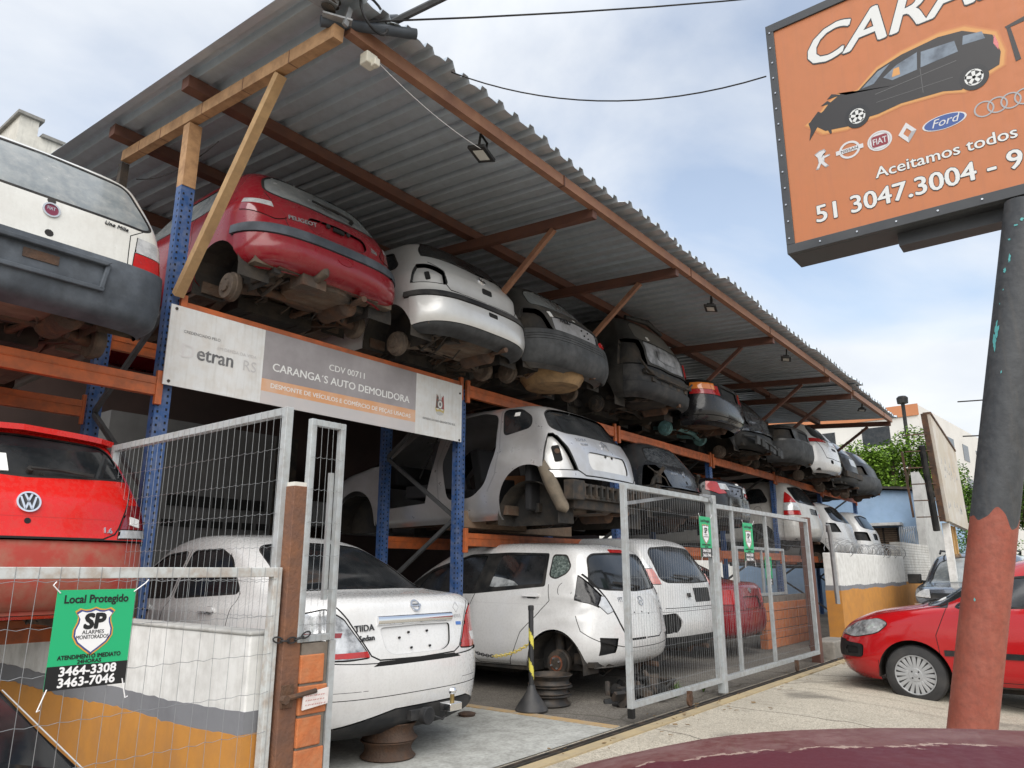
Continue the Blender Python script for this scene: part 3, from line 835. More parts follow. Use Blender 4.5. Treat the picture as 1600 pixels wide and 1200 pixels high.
for i, X in enumerate(PX):
    zt = 4.30 if i == 1 else (2.9 if i == 0 else (3.29 - .024 * i))
    post(X, RF, 0, zt); post(X, RB, 0, zt if i != 1 else 3.29, i < 3)
    b = MB(); k = 0; z = .28
    while z < min(zt, 3.29) - .5:
        a, c_ = (RF + .03, RB - .03) if k % 2 == 0 else (RB - .03, RF + .03)
        b.bar((X, a, z), (X, c_, z + .76), .035, .04); z += .76; k += 1
    rp(b, 'diagonal_brace', DSTEEL)
def beam(x0, x1, Y, z, h=.14, t=.055):
    b = MB(); b.bb((x0 + .058, Y - t, z - h), (x1 - .058, Y, z)); b.bb((x0 + .058, Y - t - .007, z - h * .42), (x1 - .058, Y - t, z - h * .36))
    for x in (x0 + .058, x1 - .058): b.bb((x - .026, Y - t - .012, z - h - .07), (x + .026, Y - t + .024, z + .05))
    rp(b, 'beam', ORANGE, bevel=.004)
for i in range(len(PX) - 1):
    x0, x1 = PX[i], PX[i + 1]; dz = -.014 * i
    for z in ([2.666, .94] if i == 0 else [3.326 + dz, 1.694 + dz * 2]):
        if i == 1 and z < 2: continue
        beam(x0, x1, RF - .02, z); beam(x0, x1, RB + .07, z)
# timber deck and sleepers
WOOD = mat('weathered_wood', (.20, .13, .085), .85, dirt=[((.11, .085, .065), .7, 4), ((.28, .22, .16), .4, 11)], bump=(.4, 25))
PINE = mat('pale_timber', (.42, .27, .13), .7, dirt=[((.28, .16, .07), .5, 3), ((.18, .12, .07), .35, 14)])
def sleeper(x0, x1, y, z, h, lab):
    o = MB().bb((x0, y, z), (x1, y + .16, z + h)).build('wooden_sleeper', WOOD, bevel=.012); set_props(o, lab, 'timber', 'sleepers under the silver people carrier')
sleeper(6.14, 7.35, 5.56, 1.70, .19, 'short wooden sleeper under the sill of the silver people carrier'); sleeper(6.5, 9.0, 6.0, 1.705, .17, 'long wooden sleeper lying behind the first under the silver people carrier')

# ---------------------------------------------------------------- canopy
TAN = mat('tan_painted_steel', (.42, .245, .12), .6, dirt=[((.24, .13, .06), .55, 3), ((.14, .075, .04), .4, 12)])
BROWN = mat('red_oxide_steel', (.10, .040, .026), .6, dirt=[((.05, .028, .022), .5, 3), ((.17, .07, .04), .4, 10)])
COPPER = mat('oxide_primer_eave', (.22, .10, .055), .5, dirt=[((.14, .06, .035), .6, 3), ((.34, .19, .11), .4, 9)])
ZINC = mat('corrugated_zinc', (.50, .56, .61), .34, .5, dirt=[((.38, .41, .43), .5, 1.0), ((.25, .26, .26), .22, 7)])
can = empty('canopy', (2.64, 5.52, 0), label='corrugated metal canopy roof on brown steel rafters over the car rack', cat='canopy')
INV = Matrix.Translation((-2.64, -5.52, 0))
def cp(b, name, m, **k):
    o = b.build(name, m, can, **k); o.matrix_parent_inverse = INV; return o
def roof_z(x, y): return 5.018 + .074 * (y - 3.66) - .009 * (x - 2.44)
def corrugated(x0, x1, y0, y1, dz, pitch=.215, amp=.052):
    prof = [(0, 0), (.30, 0), (.40, 1), (.68, 1), (.78, 0)]
    b = MB(); rr = random.Random(int(x0 * 10))
    xs = []; k = 0
    while x0 + k * pitch < x1:
        for (u, a) in prof: xs.append((x0 + (k + u) * pitch, a))
        k += 1
    ys = [y0, y0 + .05, y0 + .5, y0 + 1.5, y0 + 3, (y0 + y1) / 2 + 1, y1]
    V = []; F = []
    wob = [rr.uniform(-.014, .014) for _ in range(len(xs) // 5 + 1)]
    bump = [rr.uniform(-.007, .007) for _ in range(len(xs) // 5 + 1)]
    for (x, a) in xs:
        q = min(int((x - x0) / pitch), len(wob) - 1)
        pn = q // 6; oy = ((pn * 37) % 5 - 2) * .015
        for i, y in enumerate(ys):
            yy = y + (oy + wob[q] if i < 2 else 0)
            V.append((x, yy, roof_z(x, yy) + dz + a * amp + (.005 if pn % 2 else 0) + (bump[q] if i < 2 else 0)))
    n = len(ys)
    for i in range(len(xs) - 1):
        for j in range(n - 1): F.append((i * n + j, (i + 1) * n + j, (i + 1) * n + j + 1, i * n + j + 1))
    b.add(V, F)
    o = cp(b, 'roof_sheet', ZINC)
    s = o.modifiers.new('thickness', 'SOLIDIFY'); s.thickness = .004
    return o
corrugated(2.33, 15.72, 3.41, 11.5, 0.0); corrugated(15.50, 19.4, 3.50, 11.5, -.035)
def zr(x, y, d): return roof_z(x, y) - d
XS = 15.62
RAF = [2.64, 5.92, 7.8, 11.16, 14.16, 15.68, 19.14]
for i, X in enumerate(RAF):
    b = MB(); y1 = 6.75 if i == 0 else 11.2
    dz = -.035 if X > XS else 0
    b.bar((X, 3.59, zr(X, 3.59, .20) + dz), (X, y1, zr(X, y1, .20) + dz), .08, .105)
    if i == 0:
        for yy in (4.1, 4.7, 5.3, 6.0, 6.4): b.bar((X, yy, zr(X, yy, .199)), (X, yy + .007, zr(X, yy, .199)), .083, .108, 1)
    cp(b, 'rafter', [TAN if i == 0 else BROWN, BROWN])
for i, Y in enumerate((5.28, 6.60, 8.3, 10.0)):
    b = MB(); x0 = 2.43
    for (xa, xb, dz) in ((x0, XS, 0), (XS + .05, 19.3, -.035)):
        b.bar((xa, Y, zr(xa, Y, .068) + dz), (xb, Y, zr(xb, Y, .068) + dz), .11, .105)
    cp(b, 'purlin', BROWN)
for (xa, xb, dz) in ((2.71, XS, 0), (XS + .12, 19.2, -.035)):
    b = MB(); b.bar((xa, 3.59, zr(xa, 3.59, .115) + dz), (xb, 3.59, zr(xb, 3.59, .115) + dz), .07, .105)
    x = xa + 2.6
    while x < xb: b.bar((x, 3.584, zr(x, 3.59, .115) + dz), (x + .014, 3.584, zr(x, 3.59, .115) + dz), .075, .110, 1); x += 2.8
    cp(b, 'eave_beam', [COPPER, BROWN])
b = MB(); b.bb((2.595, 5.47, 4.30), (2.705, 5.57, zr(2.65, 5.5, .275))); cp(b, 'column', TAN)
b = MB(); b.bb((2.60, 6.72, 3.2), (2.67, 6.79, zr(2.65, 6.75, .275))); cp(b, 'column', M['iron'])
b = MB(); b.bar((2.645, 5.43, 3.34), (2.645, 4.26, zr(2.65, 4.26, .265)), .065, .075, up=(1, 0, 0)); cp(b, 'strut', PINE)
for i, X in enumerate(RAF[1:]):
    b = MB(); dz = -.035 if X > XS else 0
    b.bar((X, 5.56, 3.60), (X, 4.10, zr(X, 4.10, .26) + dz), .055, .055, up=(1, 0, 0)); cp(b, 'strut', COPPER if i < 2 else BROWN)
    b = MB(); b.bb((X - .05, 6.86, 3.3), (X + .05, 6.96, zr(X, 6.9, .28) + dz)); cp(b, 'column', BROWN)
# floodlights under the eave
def floodlight(x, lab):
    z = roof_z(x, 3.6) - .18
    t = empty('floodlight', (x, 3.70, z + .03), (R(8), 0, R(18)), lab, 'floodlight', 'floodlights along the eave'); t.scale = (.8, .8, .8)
    MB().bar((-.06, .0, .036), (-.06, 0, -.12), .014, .024).bar((.12, .0, .036), (.12, 0, -.12), .014, .024).bar((-.07, 0, .036), (.13, 0, .036), .024, .010).build('bracket', M['trim'], t)
    MB().bb((-.13, -.10, -.16), (.19, .10, -.125)).bb((-.07, -.06, -.125), (.12, .06, -.085)).build('housing', M['trim'], t, bevel=.006)
    MB().bb((-.07, -.06, -.163), (.13, .06, -.159)).build('lens', mat('floodlight_lens', (.55, .55, .50), .25), t)
floodlight(4.28, 'black floodlight hanging under the near end of the eave'); floodlight(9.06, 'black floodlight under the eave above the black sedan')
floodlight(12.1, 'small black floodlight third along the eave'); floodlight(17.0, 'small black floodlight under the lower far roof section')
# electrical entry at the roof corner
t = empty('power_entry', (2.64, 3.54, 5.03), label='cable conduit with insulator clamps at the near roof corner', cat='conduit')
def tp(b, n, m, **k):
    o = b.build(n, m, t, **k); o.matrix_parent_inverse = Matrix.Translation((-2.64, -3.54, -5.03)); return o
def e(x, y, z): return (1.2 * x, 1.2 * y, 1.2 * z - .25)
tp(MB().tube(e(2.12, 3.06, 4.28), e(2.60, 2.78, 4.36), .038, 12).tube(e(2.2, 3.1, 4.35), e(2.52, 2.86, 4.46), .028, 12), 'conduit', M['plastic_blue'], smooth=40)
tp(MB().lathe([(0, .024), (.012, .054), (.036, .036), (.054, .06), (.072, .036), (.09, .058), (.108, .024)], e(2.12, 3.0, 4.32), (.2, -.3, .9), 16), 'insulator', M['iron'], smooth=40)
tp(MB().bar(e(2.10, 3.02, 4.29), e(2.24, 2.93, 4.28), .06, .014).bar(e(2.2, 2.94, 4.24), e(2.22, 2.93, 4.36), .036, .024).bar(e(2.02, 3.02, 4.38), e(2.16, 2.98, 4.36), .10, .06), 'clamp', GALV)
arc = [e(2.34 + .10 * math.cos(a), 2.86 + .03 * math.sin(a), 4.36 + .13 * math.sin(a)) for a in np.linspace(0, 6.0, 18)]
tp(MB().path(arc, .010, 6).path([e(2.28, 2.88, 4.42), e(2.36, 2.7, 4.72), e(2.5, 2.5, 4.95)], .012, 6), 'loop_cable', M['rubber'])
o = MB().bb((2.86, 3.55, 4.71), (2.96, 3.63, 4.80)).bb((2.90, 3.51, 4.69), (2.95, 3.56, 4.75)).build('sensor_box', mat('cream_plastic', (.55, .53, .45), .5), bevel=.008)
set_props(o, 'small cream sensor box under the near end of the eave beam', 'sensor')
def cable(pts, r, lab, sag=0, m=None):
    P = []
    for a, bb in zip(pts[:-1], pts[1:]):
        a = Vector(a); bb = Vector(bb)
        for k in range(16):
            u = k / 16; P.append(a.lerp(bb, u) - Vector((0, 0, sag * 4 * u * (1 - u))))
    P.append(Vector(pts[-1]))
    o = MB().path(P, r, 6).build('overhead_cable', m or M['rubber']); set_props(o, lab, 'cable', 'overhead cables'); return o
cable([e(2.45, 2.85, 4.37), (9.5, -6.2, 12.0)], .026, 'thick grey cable rising from the near roof corner', .25, M['plastic_grey'])
cable([e(2.30, 2.88, 4.30), (14, -2.5, 11.2)], .007, 'thin black cable from the roof corner rising to the right', .35)
cable([(3.58, 3.42, 4.98), (4.38, 1.30, 4.43)], .005, 'thin sagging wire between the eave and the orange sign', .22)
cable([e(2.44, 2.96, 4.18), e(3.52, 3.05, 4.14)], .0022, 'thin white lead from the sensor box to the first floodlight', .05, M['white_badge'])
cable([(24, 2.7, 5.9), (30, -4, 7.0)], .02, 'upper wire crossing the sky behind the leaning pole', .1)
cable([(24, 2.7, 4.9), (30, -4, 5.75)], .02, 'lower wire crossing the sky behind the leaning pole', .1)
cable([(2.76, 5.28, 4.70), (2.7, 6.6, 4.79)], .005, 'loose black wire drooping beside the tan column', .1)

# ---------------------------------------------------------------- walls and sheds of the yard
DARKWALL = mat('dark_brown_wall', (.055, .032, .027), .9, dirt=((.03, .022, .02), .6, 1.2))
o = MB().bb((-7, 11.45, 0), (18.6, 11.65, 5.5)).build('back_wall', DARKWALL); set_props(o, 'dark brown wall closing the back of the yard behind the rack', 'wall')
t = empty('yard_office', (6.0, 10.4, 0), label='plain grey office cabin in the dark behind the wire gate leaf', cat='cabin')
def op(b, n, m, par, org, **k):
    o = b.build(n, m, par, **k); o.matrix_parent_inverse = Matrix.Translation([-q for q in org]); return o
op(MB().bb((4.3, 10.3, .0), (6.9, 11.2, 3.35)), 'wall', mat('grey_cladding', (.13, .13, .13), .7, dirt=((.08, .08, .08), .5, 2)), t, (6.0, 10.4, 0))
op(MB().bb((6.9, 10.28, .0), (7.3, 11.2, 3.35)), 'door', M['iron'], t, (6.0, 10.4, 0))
for k in range(7):
    op(MB().bb((5.2 + .23 * k, 10.285, 2.13), (5.38 + .23 * k, 10.31, 2.29)), 'vent', M['seam'], t, (6.0, 10.4, 0))
    op(MB().bb((5.15 + .25 * k, 10.285, 1.84), (5.33 + .25 * k, 10.31, 1.94)), 'vent', M['seam'], t, (6.0, 10.4, 0))
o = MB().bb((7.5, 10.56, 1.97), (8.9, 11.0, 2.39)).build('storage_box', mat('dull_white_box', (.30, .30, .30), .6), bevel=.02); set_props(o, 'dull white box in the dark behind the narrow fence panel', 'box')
# dark lumps deep inside the rack
WP = mat('painted_wall_white', (.72, .72, .70), .85, dirt=[((.56, .555, .53), .5, 1.6), ((.36, .35, .32), .4, 9)], streak=((.44, .43, .40), .35))
WG = mat('painted_wall_grey', (.20, .205, .22), .85, dirt=((.13, .13, .14), .5, 3))
WO = mat('painted_wall_orange', (.52, .235, .045), .85, dirt=[((.40, .17, .035), .6, 1.5), ((.33, .17, .07), .4, 7)], streak=((.36, .17, .05), .10))
CEM = mat('cement_cap', (.22, .215, .20), .9, dirt=((.10, .10, .095), .6, 9))
t = empty('left_boundary_wall', (2.12, 5, 0), label='low white, grey and orange wall running back behind the near fence', cat='wall')
def paint_band(par, lo, hi, u0, u1, axis, z0, z1, name, m, seed, amp=.006):
    # a coat of paint with a hand-drawn upper edge, a few millimetres proud of the wall it covers
    r = random.Random(seed); n = int((u1 - u0) / .05) + 2
    top = [(u0 + (u1 - u0) * i / (n - 1), z1 + r.gauss(0, amp * .5) + amp * math.sin(i * .23 + seed)) for i in range(n)]
    b = MB()
    for (p, q) in zip(top[:-1], top[1:]):
        c8 = []
        for w_ in (lo, hi):
            for (uu, zz_) in ((p[0], z0), (q[0], z0), (q[0], q[1]), (p[0], p[1])): c8.append((w_, uu, zz_) if axis == 'y' else (uu, w_, zz_))
        b.add(c8, [(0, 1, 2, 3), (7, 6, 5, 4), (3, 2, 6, 7)])
        if p is top[0]: b.add(c8, [(0, 3, 7, 4)])
        if q is top[-1]: b.add(c8, [(1, 5, 6, 2)])
    return op(b, name, m, par, par.location)
op(MB().bb((2.12, 3.25, 0), (2.24, 11.4, .945)), 'wall', WP, t, (2.12, 5, 0), bevel=.008)
paint_band(t, 2.117, 2.243, 3.247, 11.4, 'y', -.01, .60, 'grey_band', WG, 1); paint_band(t, 2.114, 2.246, 3.244, 11.4, 'y', -.01, .50, 'orange_band', WO, 2)
op(MB().bb((2.112, 3.242, .945), (2.248, 11.4, .965)), 'cap', mat('pale_cement_cap', (.42, .42, .40), .9, dirt=((.24, .23, .21), .6, 9)), t, (2.12, 5, 0), bevel=.008)
# hollow-brick pillar
BRICK = mat('orange_hollow_brick', (.50, .155, .05), .8, dirt=[((.34, .10, .04), .6, 6), ((.42, .24, .13), .4, 13)], bump=(.3, 40))
MORTAR = mat('mortar', (.20, .17, .14), .95, dirt=((.10, .08, .06), .6, 10))
def brick_wall(x0, x1, y0, y1, z1, bl, bh, name, lab, cat, gap=.012, z0=0):
    t = empty(name, ((x0 + x1) / 2, (y0 + y1) / 2, 0), label=lab, cat=cat)
    org = ((x0 + x1) / 2, (y0 + y1) / 2, 0)
    op(MB().bb((x0 + .006, y0 + .006, z0), (x1 - .006, y1 - .006, z1)), 'mortar', MORTAR, t, org)
    b = MB(); rr = random.Random(7); k = 0; z = z0
    while z + bh <= z1 + .02:
        x = x0 - (bl / 2 if k % 2 else 0)
        while x < x1 - .01:
            a = max(x, x0); e = min(x + bl - gap, x1)
            if e - a > .02:
                d = rr.uniform(-.004, .004); b.bb((a, y0 - .002 + d, z + gap / 2), (e, y1 + .002, z + bh - gap / 2))
            x += bl
        z += bh; k += 1
    op(b, 'bricks', BRICK, t, org, bevel=.005)
    return t
pil = brick_wall(2.335, 2.50, 3.14, 3.30, .90, .30, .142, 'brick_pillar', 'orange hollow brick pillar between the near fence and the wire gate', 'pillar')
F = frame((2.345, 3.126, .60), (1, 0, 0), (0, 0, 1))
b = MB(); b.prism([(0, 0), (.148, .015), (.150, .088), (.004, .072)], 0, .008, 0, F)
rr = random.Random(3)
o = b.build('paper_note', mat('weathered_paper', (.68, .64, .62), .8, dirt=((.50, .36, .34), .5, 20))); set_props(o, 'weathered white paper note stuck on the brick pillar', 'note')
b = MB()
for k in range(3):
    F2 = F @ Matrix.Translation((.015, .058 - .02 * k, .0085))
    x = 0
    while x < .115:
        w = rr.uniform(.003, .012); b.prism([(x, 0), (x + w, .002), (x + w, .006), (x, .004)], 0, .0006, 0, F2); x += w + rr.uniform(.003, .008)
ob = b.build('handwriting', mat('faded_red_ink', (.48, .22, .20), .8), o)
brick_wall(12.35, 14.6, 4.5, 4.62, .82, .30, .145, 'brick_wall', 'low orange hollow brick wall seen through the right half of the gate', 'wall')
# rusty brown steel post beside the pillar
RUSTP = mat('rusty_brown_post', (.16, .075, .045), .75, dirt=[((.24, .10, .04), .6, 4), ((.09, .06, .05), .5, 11)], bump=(.3, 50))
t = empty('gate_post', (2.285, 3.2, 0), label='tall rusty brown steel gate post beside the brick pillar', cat='post', group='brown steel gate posts')
op(MB().bb((2.235, 3.15, 0), (2.335, 3.24, 1.66)), 'shaft', RUSTP, t, (2.285, 3.2, 0), bevel=.004)
op(MB().bb((2.24, 3.155, 1.66), (2.33, 3.235, 1.68)), 'cap', mat('pale_cap', (.62, .60, .55), .7), t, (2.285, 3.2, 0))
op(MB().tube((2.25, 3.13, .66), (2.42, 3.12, .68), .012, 8).tube((2.24, 3.13, .66), (2.24, 3.10, .66), .02, 8).bb((2.24, 3.135, .62), (2.30, 3.15, .72)), 'bolt', M['rust'], t, (2.285, 3.2, 0))

# ---------------------------------------------------------------- wire fences and gates
GATE = mat('grey_painted_tube', (.42, .45, .46), .45, .1, dirt=[((.30, .32, .33), .5, 4), ((.20, .16, .12), .35, 15)])
GATE_OLD = mat('chipped_white_tube', (.52, .54, .53), .5, dirt=[((.36, .38, .38), .5, 4), ((.28, .17, .09), .5, 16)])
WIRE = mat('galvanised_wire', (.25, .26, .27), .5, .4)
def mesh_panel(t, o, u, w, h, sv, sh, m=GATE, fr=.045, r=.0011, members=(), bottom=True, wav=.006, sides=(1, 1), name='wire_mesh'):
    """framed wire panel; o = lower left corner, u = horizontal direction"""
    u = Vector(u).normalized(); o = Vector(o); up = Vector((0, 0, 1)); n = u.cross(up)
    def P(a, z, d=0): return o + u * a + up * z + n * d
    fb = MB()
    if sides[0]: fb.bar(P(fr / 2, 0), P(fr / 2, h), fr, fr, up=n)
    if sides[1]: fb.bar(P(w - fr / 2, 0), P(w - fr / 2, h), fr, fr, up=n)
    fb.bar(P(fr, h - fr / 2), P(w - fr, h - fr / 2), fr, fr * .98)
    if bottom: fb.bar(P(fr, fr / 2), P(w - fr, fr / 2), fr, fr * .98)
    for a in members: fb.bar(P(a, fr), P(a, h - fr), fr * .8, fr * .8, up=n)
    org = t.location
    f_o = op(fb, 'frame', m, t, org, bevel=.003)
    wb = MB()
    rr = random.Random(int(w * 97)); a = sv * .6
    while a < w:
        j = rr.uniform(-.006, .006); wb.path([P(a + j, .0, .024), P(a, h * .3, .024 + rr.uniform(-.004, .004)), P(a + rr.uniform(-.004, .004), h * .7, .024), P(a + j, h, .024)], r, 4, caps=False); a += sv
    z = sh * .5
    while z < h:
        pts = []; k = 0; a = 0
        while a <= w + .001: pts.append(P(a, z + (wav if k % 2 else -wav) * .5 + rr.uniform(-.002, .002), .026)); a += sv / 2; k += 1
        wb.path(pts, r, 4, caps=False); z += sh
    op(wb, name, WIRE, t, org)
    return f_o
t = empty('wire_fence', (1.0, 3.2, .1), label='low grey wire fence panel with a white top tube carrying the nearest green sign', cat='fence')
mesh_panel(t, (-2.2, 3.2, .10), (1, 0, 0), 4.42, 1.16, .075, .17, GATE_OLD, .045)
t = empty('gate_leaf', (2.24, 3.24, .1), label='tall wire gate leaf standing open along the left wall', cat='gate')
mesh_panel(t, (2.235, 5.22, .12), (-.004, -1, 0), 2.0, 1.95, .062, .165, GATE, .042)
t = empty('fence_panel', (2.45, 3.2, .1), label='narrow wire panel standing above the brick pillar', cat='fence')
mesh_panel(t, (2.31, 3.16, .905), (1, 0, 0), .225, 1.11, .038, .165, GATE, .034)
op(MB().bb((2.505, 3.14, 0), (2.54, 3.175, .905)), 'post', GATE, t, t.location)
op(MB().bb((2.475, 3.18, 1.1), (2.50, 3.2, 1.75)), 'stile', GATE, t, t.location)
sl = empty('sliding_gate', (8.4, 3.3, 0), label='long grey wire sliding gate in two framed sections across the yard entrance', cat='gate')
mesh_panel(sl, (5.76, 3.30, .13), (1, 0, 0), 1.86, 1.87, .048, .30, GATE, .05)
op(MB().bb((5.762, 3.276, .055), (5.808, 3.324, .13)), 'foot', M['seam'], sl, sl.location)
op(MB().bb((7.62, 3.25, .03), (7.70, 3.33, 2.03)), 'post', GATE, sl, sl.location, bevel=.004)
op(MB().bb((7.42, 3.27, 2.0), (7.62, 3.31, 2.03)).tube((7.58, 3.25, 1.97), (7.58, 3.33, 1.97), .03, 12), 'guide_roller', GALV, sl, sl.location)
mesh_panel(sl, (7.72, 3.31, .13), (1, 0, 0), 3.25, 1.82, .048, .26, GATE, .05, members=(.52, 1.58))
op(MB().bar((5.82, 3.33, 1.82), (6.9, 3.33, 1.97), .02, .03), 'stay', GALV, sl, sl.location)
for x in (6.75, 9.8): op(MB().lathe([(-.012, .02), (-.01, .055), (.01, .055), (.012, .02)], (x, 3.23, .085), (0, 1, 0), 16).bb((x - .02, 3.21, .08), (x + .02, 3.25, .16)), 'wheel', M['rust'], sl, sl.location, smooth=40)
# bar gate and its brown posts
t = empty('gate_post', (11.15, 3.36, 0), label='brown steel gate post at the far end of the sliding gate', cat='post', group='brown steel gate posts')
op(MB().bb((11.08, 3.32, 0), (11.22, 3.44, 1.98)), 'shaft', mat('oxide_brown_tube', (.11, .05, .04), .6, dirt=((.19, .08, .04), .5, 6)), t, t.location)
t = empty('bar_gate', (11.6, 3.5, 0), label='narrow dark iron bar gate between the brown post and the white wall', cat='gate')
b = MB()
for k in range(12): b.tube((11.28 + .075 * k, 3.5 + .01 * k, .12), (11.28 + .075 * k, 3.5 + .01 * k, 1.62 + .05 * (k % 2)), .010, 6)
op(b, 'bars', DSTEEL, t, t.location)
op(MB().bar((11.22, 3.49, 1.42), (12.16, 3.62, 1.42), .03, .04).bar((11.22, 3.49, .2), (12.16, 3.62, .2), .03, .04), 'rails', BROWN, t, t.location)
o = MB().path([(12.12, 3.3, .75), (12.08, 3.3, 1.75), (12.0, 3.3, 1.92)], .035, 8).build('bent_pole', GALV, smooth=40); set_props(o, 'grey bent tube standing beside the bar gate', 'pole')
t = empty('inner_fence', (12.2, 4.55, .82), label='small light grey framed mesh standing on the brick wall behind the gate', cat='fence')
mesh_panel(t, (11.4, 4.55, .83), (1, 0, 0), 2.2, .78, .05, .16, GATE, .045, members=(1.1,))

# green alarm company signs
GRN = mat('sign_green', (.012, .40, .16), .45); BLK = mat('sign_black', (.010, .010, .011), .4); WHT = mat('sign_white', (.80, .80, .80), .45)
ORL = mat('sign_orange_line', (.62, .30, .04), .5); BLU = mat('sign_blue_line', (.05, .07, .22), .5); TIE = mat('white_plastic_tie', (.78, .78, .78), .4)
def shield(s):
    half = [(0, -1.0), (.30, -.78), (.62, -.52), (.80, -.22), (.80, .05), (.68, .35), (.66, .55), (.80, .78), (.62, .90), (.40, .84), (.20, .86), (0, .94)]
    return [(x * s, y * s) for x, y in half] + [(-x * s, y * s) for x, y in reversed(half[1:-1])]
def alarm_sign(org, u, v, w, h, lab, ties=True):
    t = empty('alarm_sign', org, label=lab, cat='sign', group='green alarm signs on the fences')
    Fm = frame((0, 0, 0), u, v); W_, H_ = w, h
    MB().prism([(0, 0), (W_, 0), (W_, H_), (0, H_)], -.003, 0, 0, Fm).build('panel', GRN, t)
    MB().prism([(0, 0), (W_, 0), (W_, H_ * .235), (0, H_ * .235)], 0, .0008, 0, Fm).build('black_strip', BLK, t)
    b = MB(); s = H_ * .235; C = Fm @ Matrix.Translation((W_ * .5, H_ * .575, 0))
    b.prism(shield(s * 1.10), .0002, .0010, 0, C); b.prism(shield(s * 1.03), .0004, .0014, 1, C); b.prism(shield(s * .94), .0006, .0018, 2, C)
    b.build('shield', [ORL, BLU, WHT], t)
    b = MB(); k = W_ / .30
    b.text('Local Protegido', Fm @ Matrix.Translation((W_ * .5, H_ * .865, .001)), .043 * k, 0, bold=.028, align='CENTER', sx=.90)
    b.text('SP', Fm @ Matrix.Translation((W_ * .5, H_ * .60, .0022)), .078 * k, 0, bold=.055, align='CENTER', shear=.05, sx=1.05)
    b.text('ALARMES', Fm @ Matrix.Translation((W_ * .5, H_ * .540, .0022)), .021 * k, 0, bold=.02, align='CENTER', sx=.95)
    b.text('MONITORADOS', Fm @ Matrix.Translation((W_ * .5, H_ * .49, .0022)), .021 * k, 0, bold=.02, align='CENTER', sx=.80)
    b.text('ATENDIMENTO IMEDIATO', Fm @ Matrix.Translation((W_ * .5, H_ * .295, .001)), .022 * k, 0, bold=.035, align='CENTER', sx=.90)
    b.text('24HORAS', Fm @ Matrix.Translation((W_ * .5, H_ * .246, .001)), .020 * k, 0, bold=.035, align='CENTER', sx=1.05)
    b.build('lettering', BLK, t)
    b = MB()
    b.text('3464-3308', Fm @ Matrix.Translation((W_ * .5, H_ * .135, .0012)), .046 * k, 0, bold=.034, align='CENTER', sx=1.08)
    b.text('3463-7046', Fm @ Matrix.Translation((W_ * .5, H_ * .025, .0012)), .046 * k, 0, bold=.034, align='CENTER', sx=1.08)
    b.build('phone_numbers', WHT, t)
    if ties:
        b = MB()
        for (a, z, da, dz) in ((.03, .97, -.03, .03), (.97, .97, .045, .035), (.03, .02, -.025, -.075), (.95, .05, .02, -.075)):
            p = Fm @ Vector((a * W_, z * H_, .004)); q = Fm @ Vector((a * W_ + da * k, z * H_ + dz * k, .006)); r_ = Fm @ Vector((a * W_ + da * k + .012, z * H_ + dz * k + (.012 if dz > 0 else .004), 0))
            b.path([p, q, r_], .0024 * k, 5)
        b.build('cable_ties', TIE, t)
    return t
alarm_sign((1.215, 3.160, .812), (1, 0, -.0), (-.03, 0, 1), .295, .362, 'largest green alarm sign tied to the low fence at the left')
alarm_sign((7.28, 3.268, 1.37), (1, .02, .0), (-.02, 0, 1), .29, .42, 'green alarm sign half hidden behind the sliding gate post')
alarm_sign((8.46, 3.268, 1.34), (1, 0, .0), (0, 0, 1), .30, .44, 'green alarm sign in the middle of the right gate section')
alarm_sign((12.55, 4.515, 1.0), (1, 0, .0), (0, 0, 1), .32, .46, 'small far green alarm sign above the brick wall behind the gate', False)

# ---------------------------------------------------------------- banner on the rack
bn = empty('dealer_banner', (4.284, 5.41, 2.618), label='white, grey and orange dismantler banner bolted across the near rack bay', cat='sign')
BF = frame((0, 0, 0), (1, 0, 0), (0, 0, 1)) ; X0, ZB = 3.57, 2.39
BSC = Matrix.Diagonal((1.2, 1.2, 1, 1))
def bpoly(pts, z0, z1, m, name):
    return MB().prism([(x - X0, z - ZB) for x, z in pts], z0, z1, 0, BF @ BSC).build(name, m, bn)
BW = mat('banner_white', (.66, .665, .66), .45, dirt=[((.54, .545, .54), .6, 1.4), ((.45, .36, .26), .25, 9)], streak=((.42, .40, .36), .4))
BG = mat('banner_grey', (.255, .235, .24), .5, dirt=((.37, .35, .36), .7, 2.2)); BO = mat('banner_orange', (.60, .30, .14), .5, dirt=((.60, .42, .32), .7, 3.5)); BG2 = mat('banner_pale_grey', (.47, .45, .45), .5, dirt=((.56, .50, .48), .6, 3))
bpoly([(2.165, 2.385), (4.965, 2.385), (4.965, 2.92), (2.165, 2.92)], -.012, 0, BW, 'panel')
bpoly([(2.86, 2.565), (4.37, 2.585), (4.37, 2.92), (2.86, 2.92)], 0, .0012, BG, 'grey_field')
bpoly([(2.86, 2.475), (4.37, 2.480), (4.37, 2.585), (2.86, 2.565)], 0, .0012, BO, 'orange_stripe')
bpoly([(2.86, 2.385), (4.37, 2.385), (4.37, 2.480), (2.86, 2.475)], 0, .0012, BG2, 'lower_field')
def btxt(txt, x, z, size, m, name='lettering', **k):
    b = MB(); b.text(txt, BF @ Matrix.Translation(((x - X0) * 1.2, (z - ZB) * 1.2, .0025)), size * 1.2, **k); return b.build(name, m, bn)
TG = mat('banner_text_grey', (.10, .10, .105), .5, dirt=((.28, .28, .28), .5, 12)); TW = mat('banner_text_white', (.72, .72, .71), .5, dirt=((.5, .48, .46), .3, 20)); TP = mat('banner_text_faded', (.48, .47, .47), .5)
btxt('CREDENCIADO PELO', 2.262, 2.748, .027, TG, bold=.0)
btxt('D', 2.255, 2.585, .135, mat('banner_text_ghost', (.60, .585, .58), .5), bold=.01); btxt('etran', 2.365, 2.590, .135, TG, bold=.022, sx=.94); btxt('RS', 2.70, 2.590, .105, TP, bold=-.012)
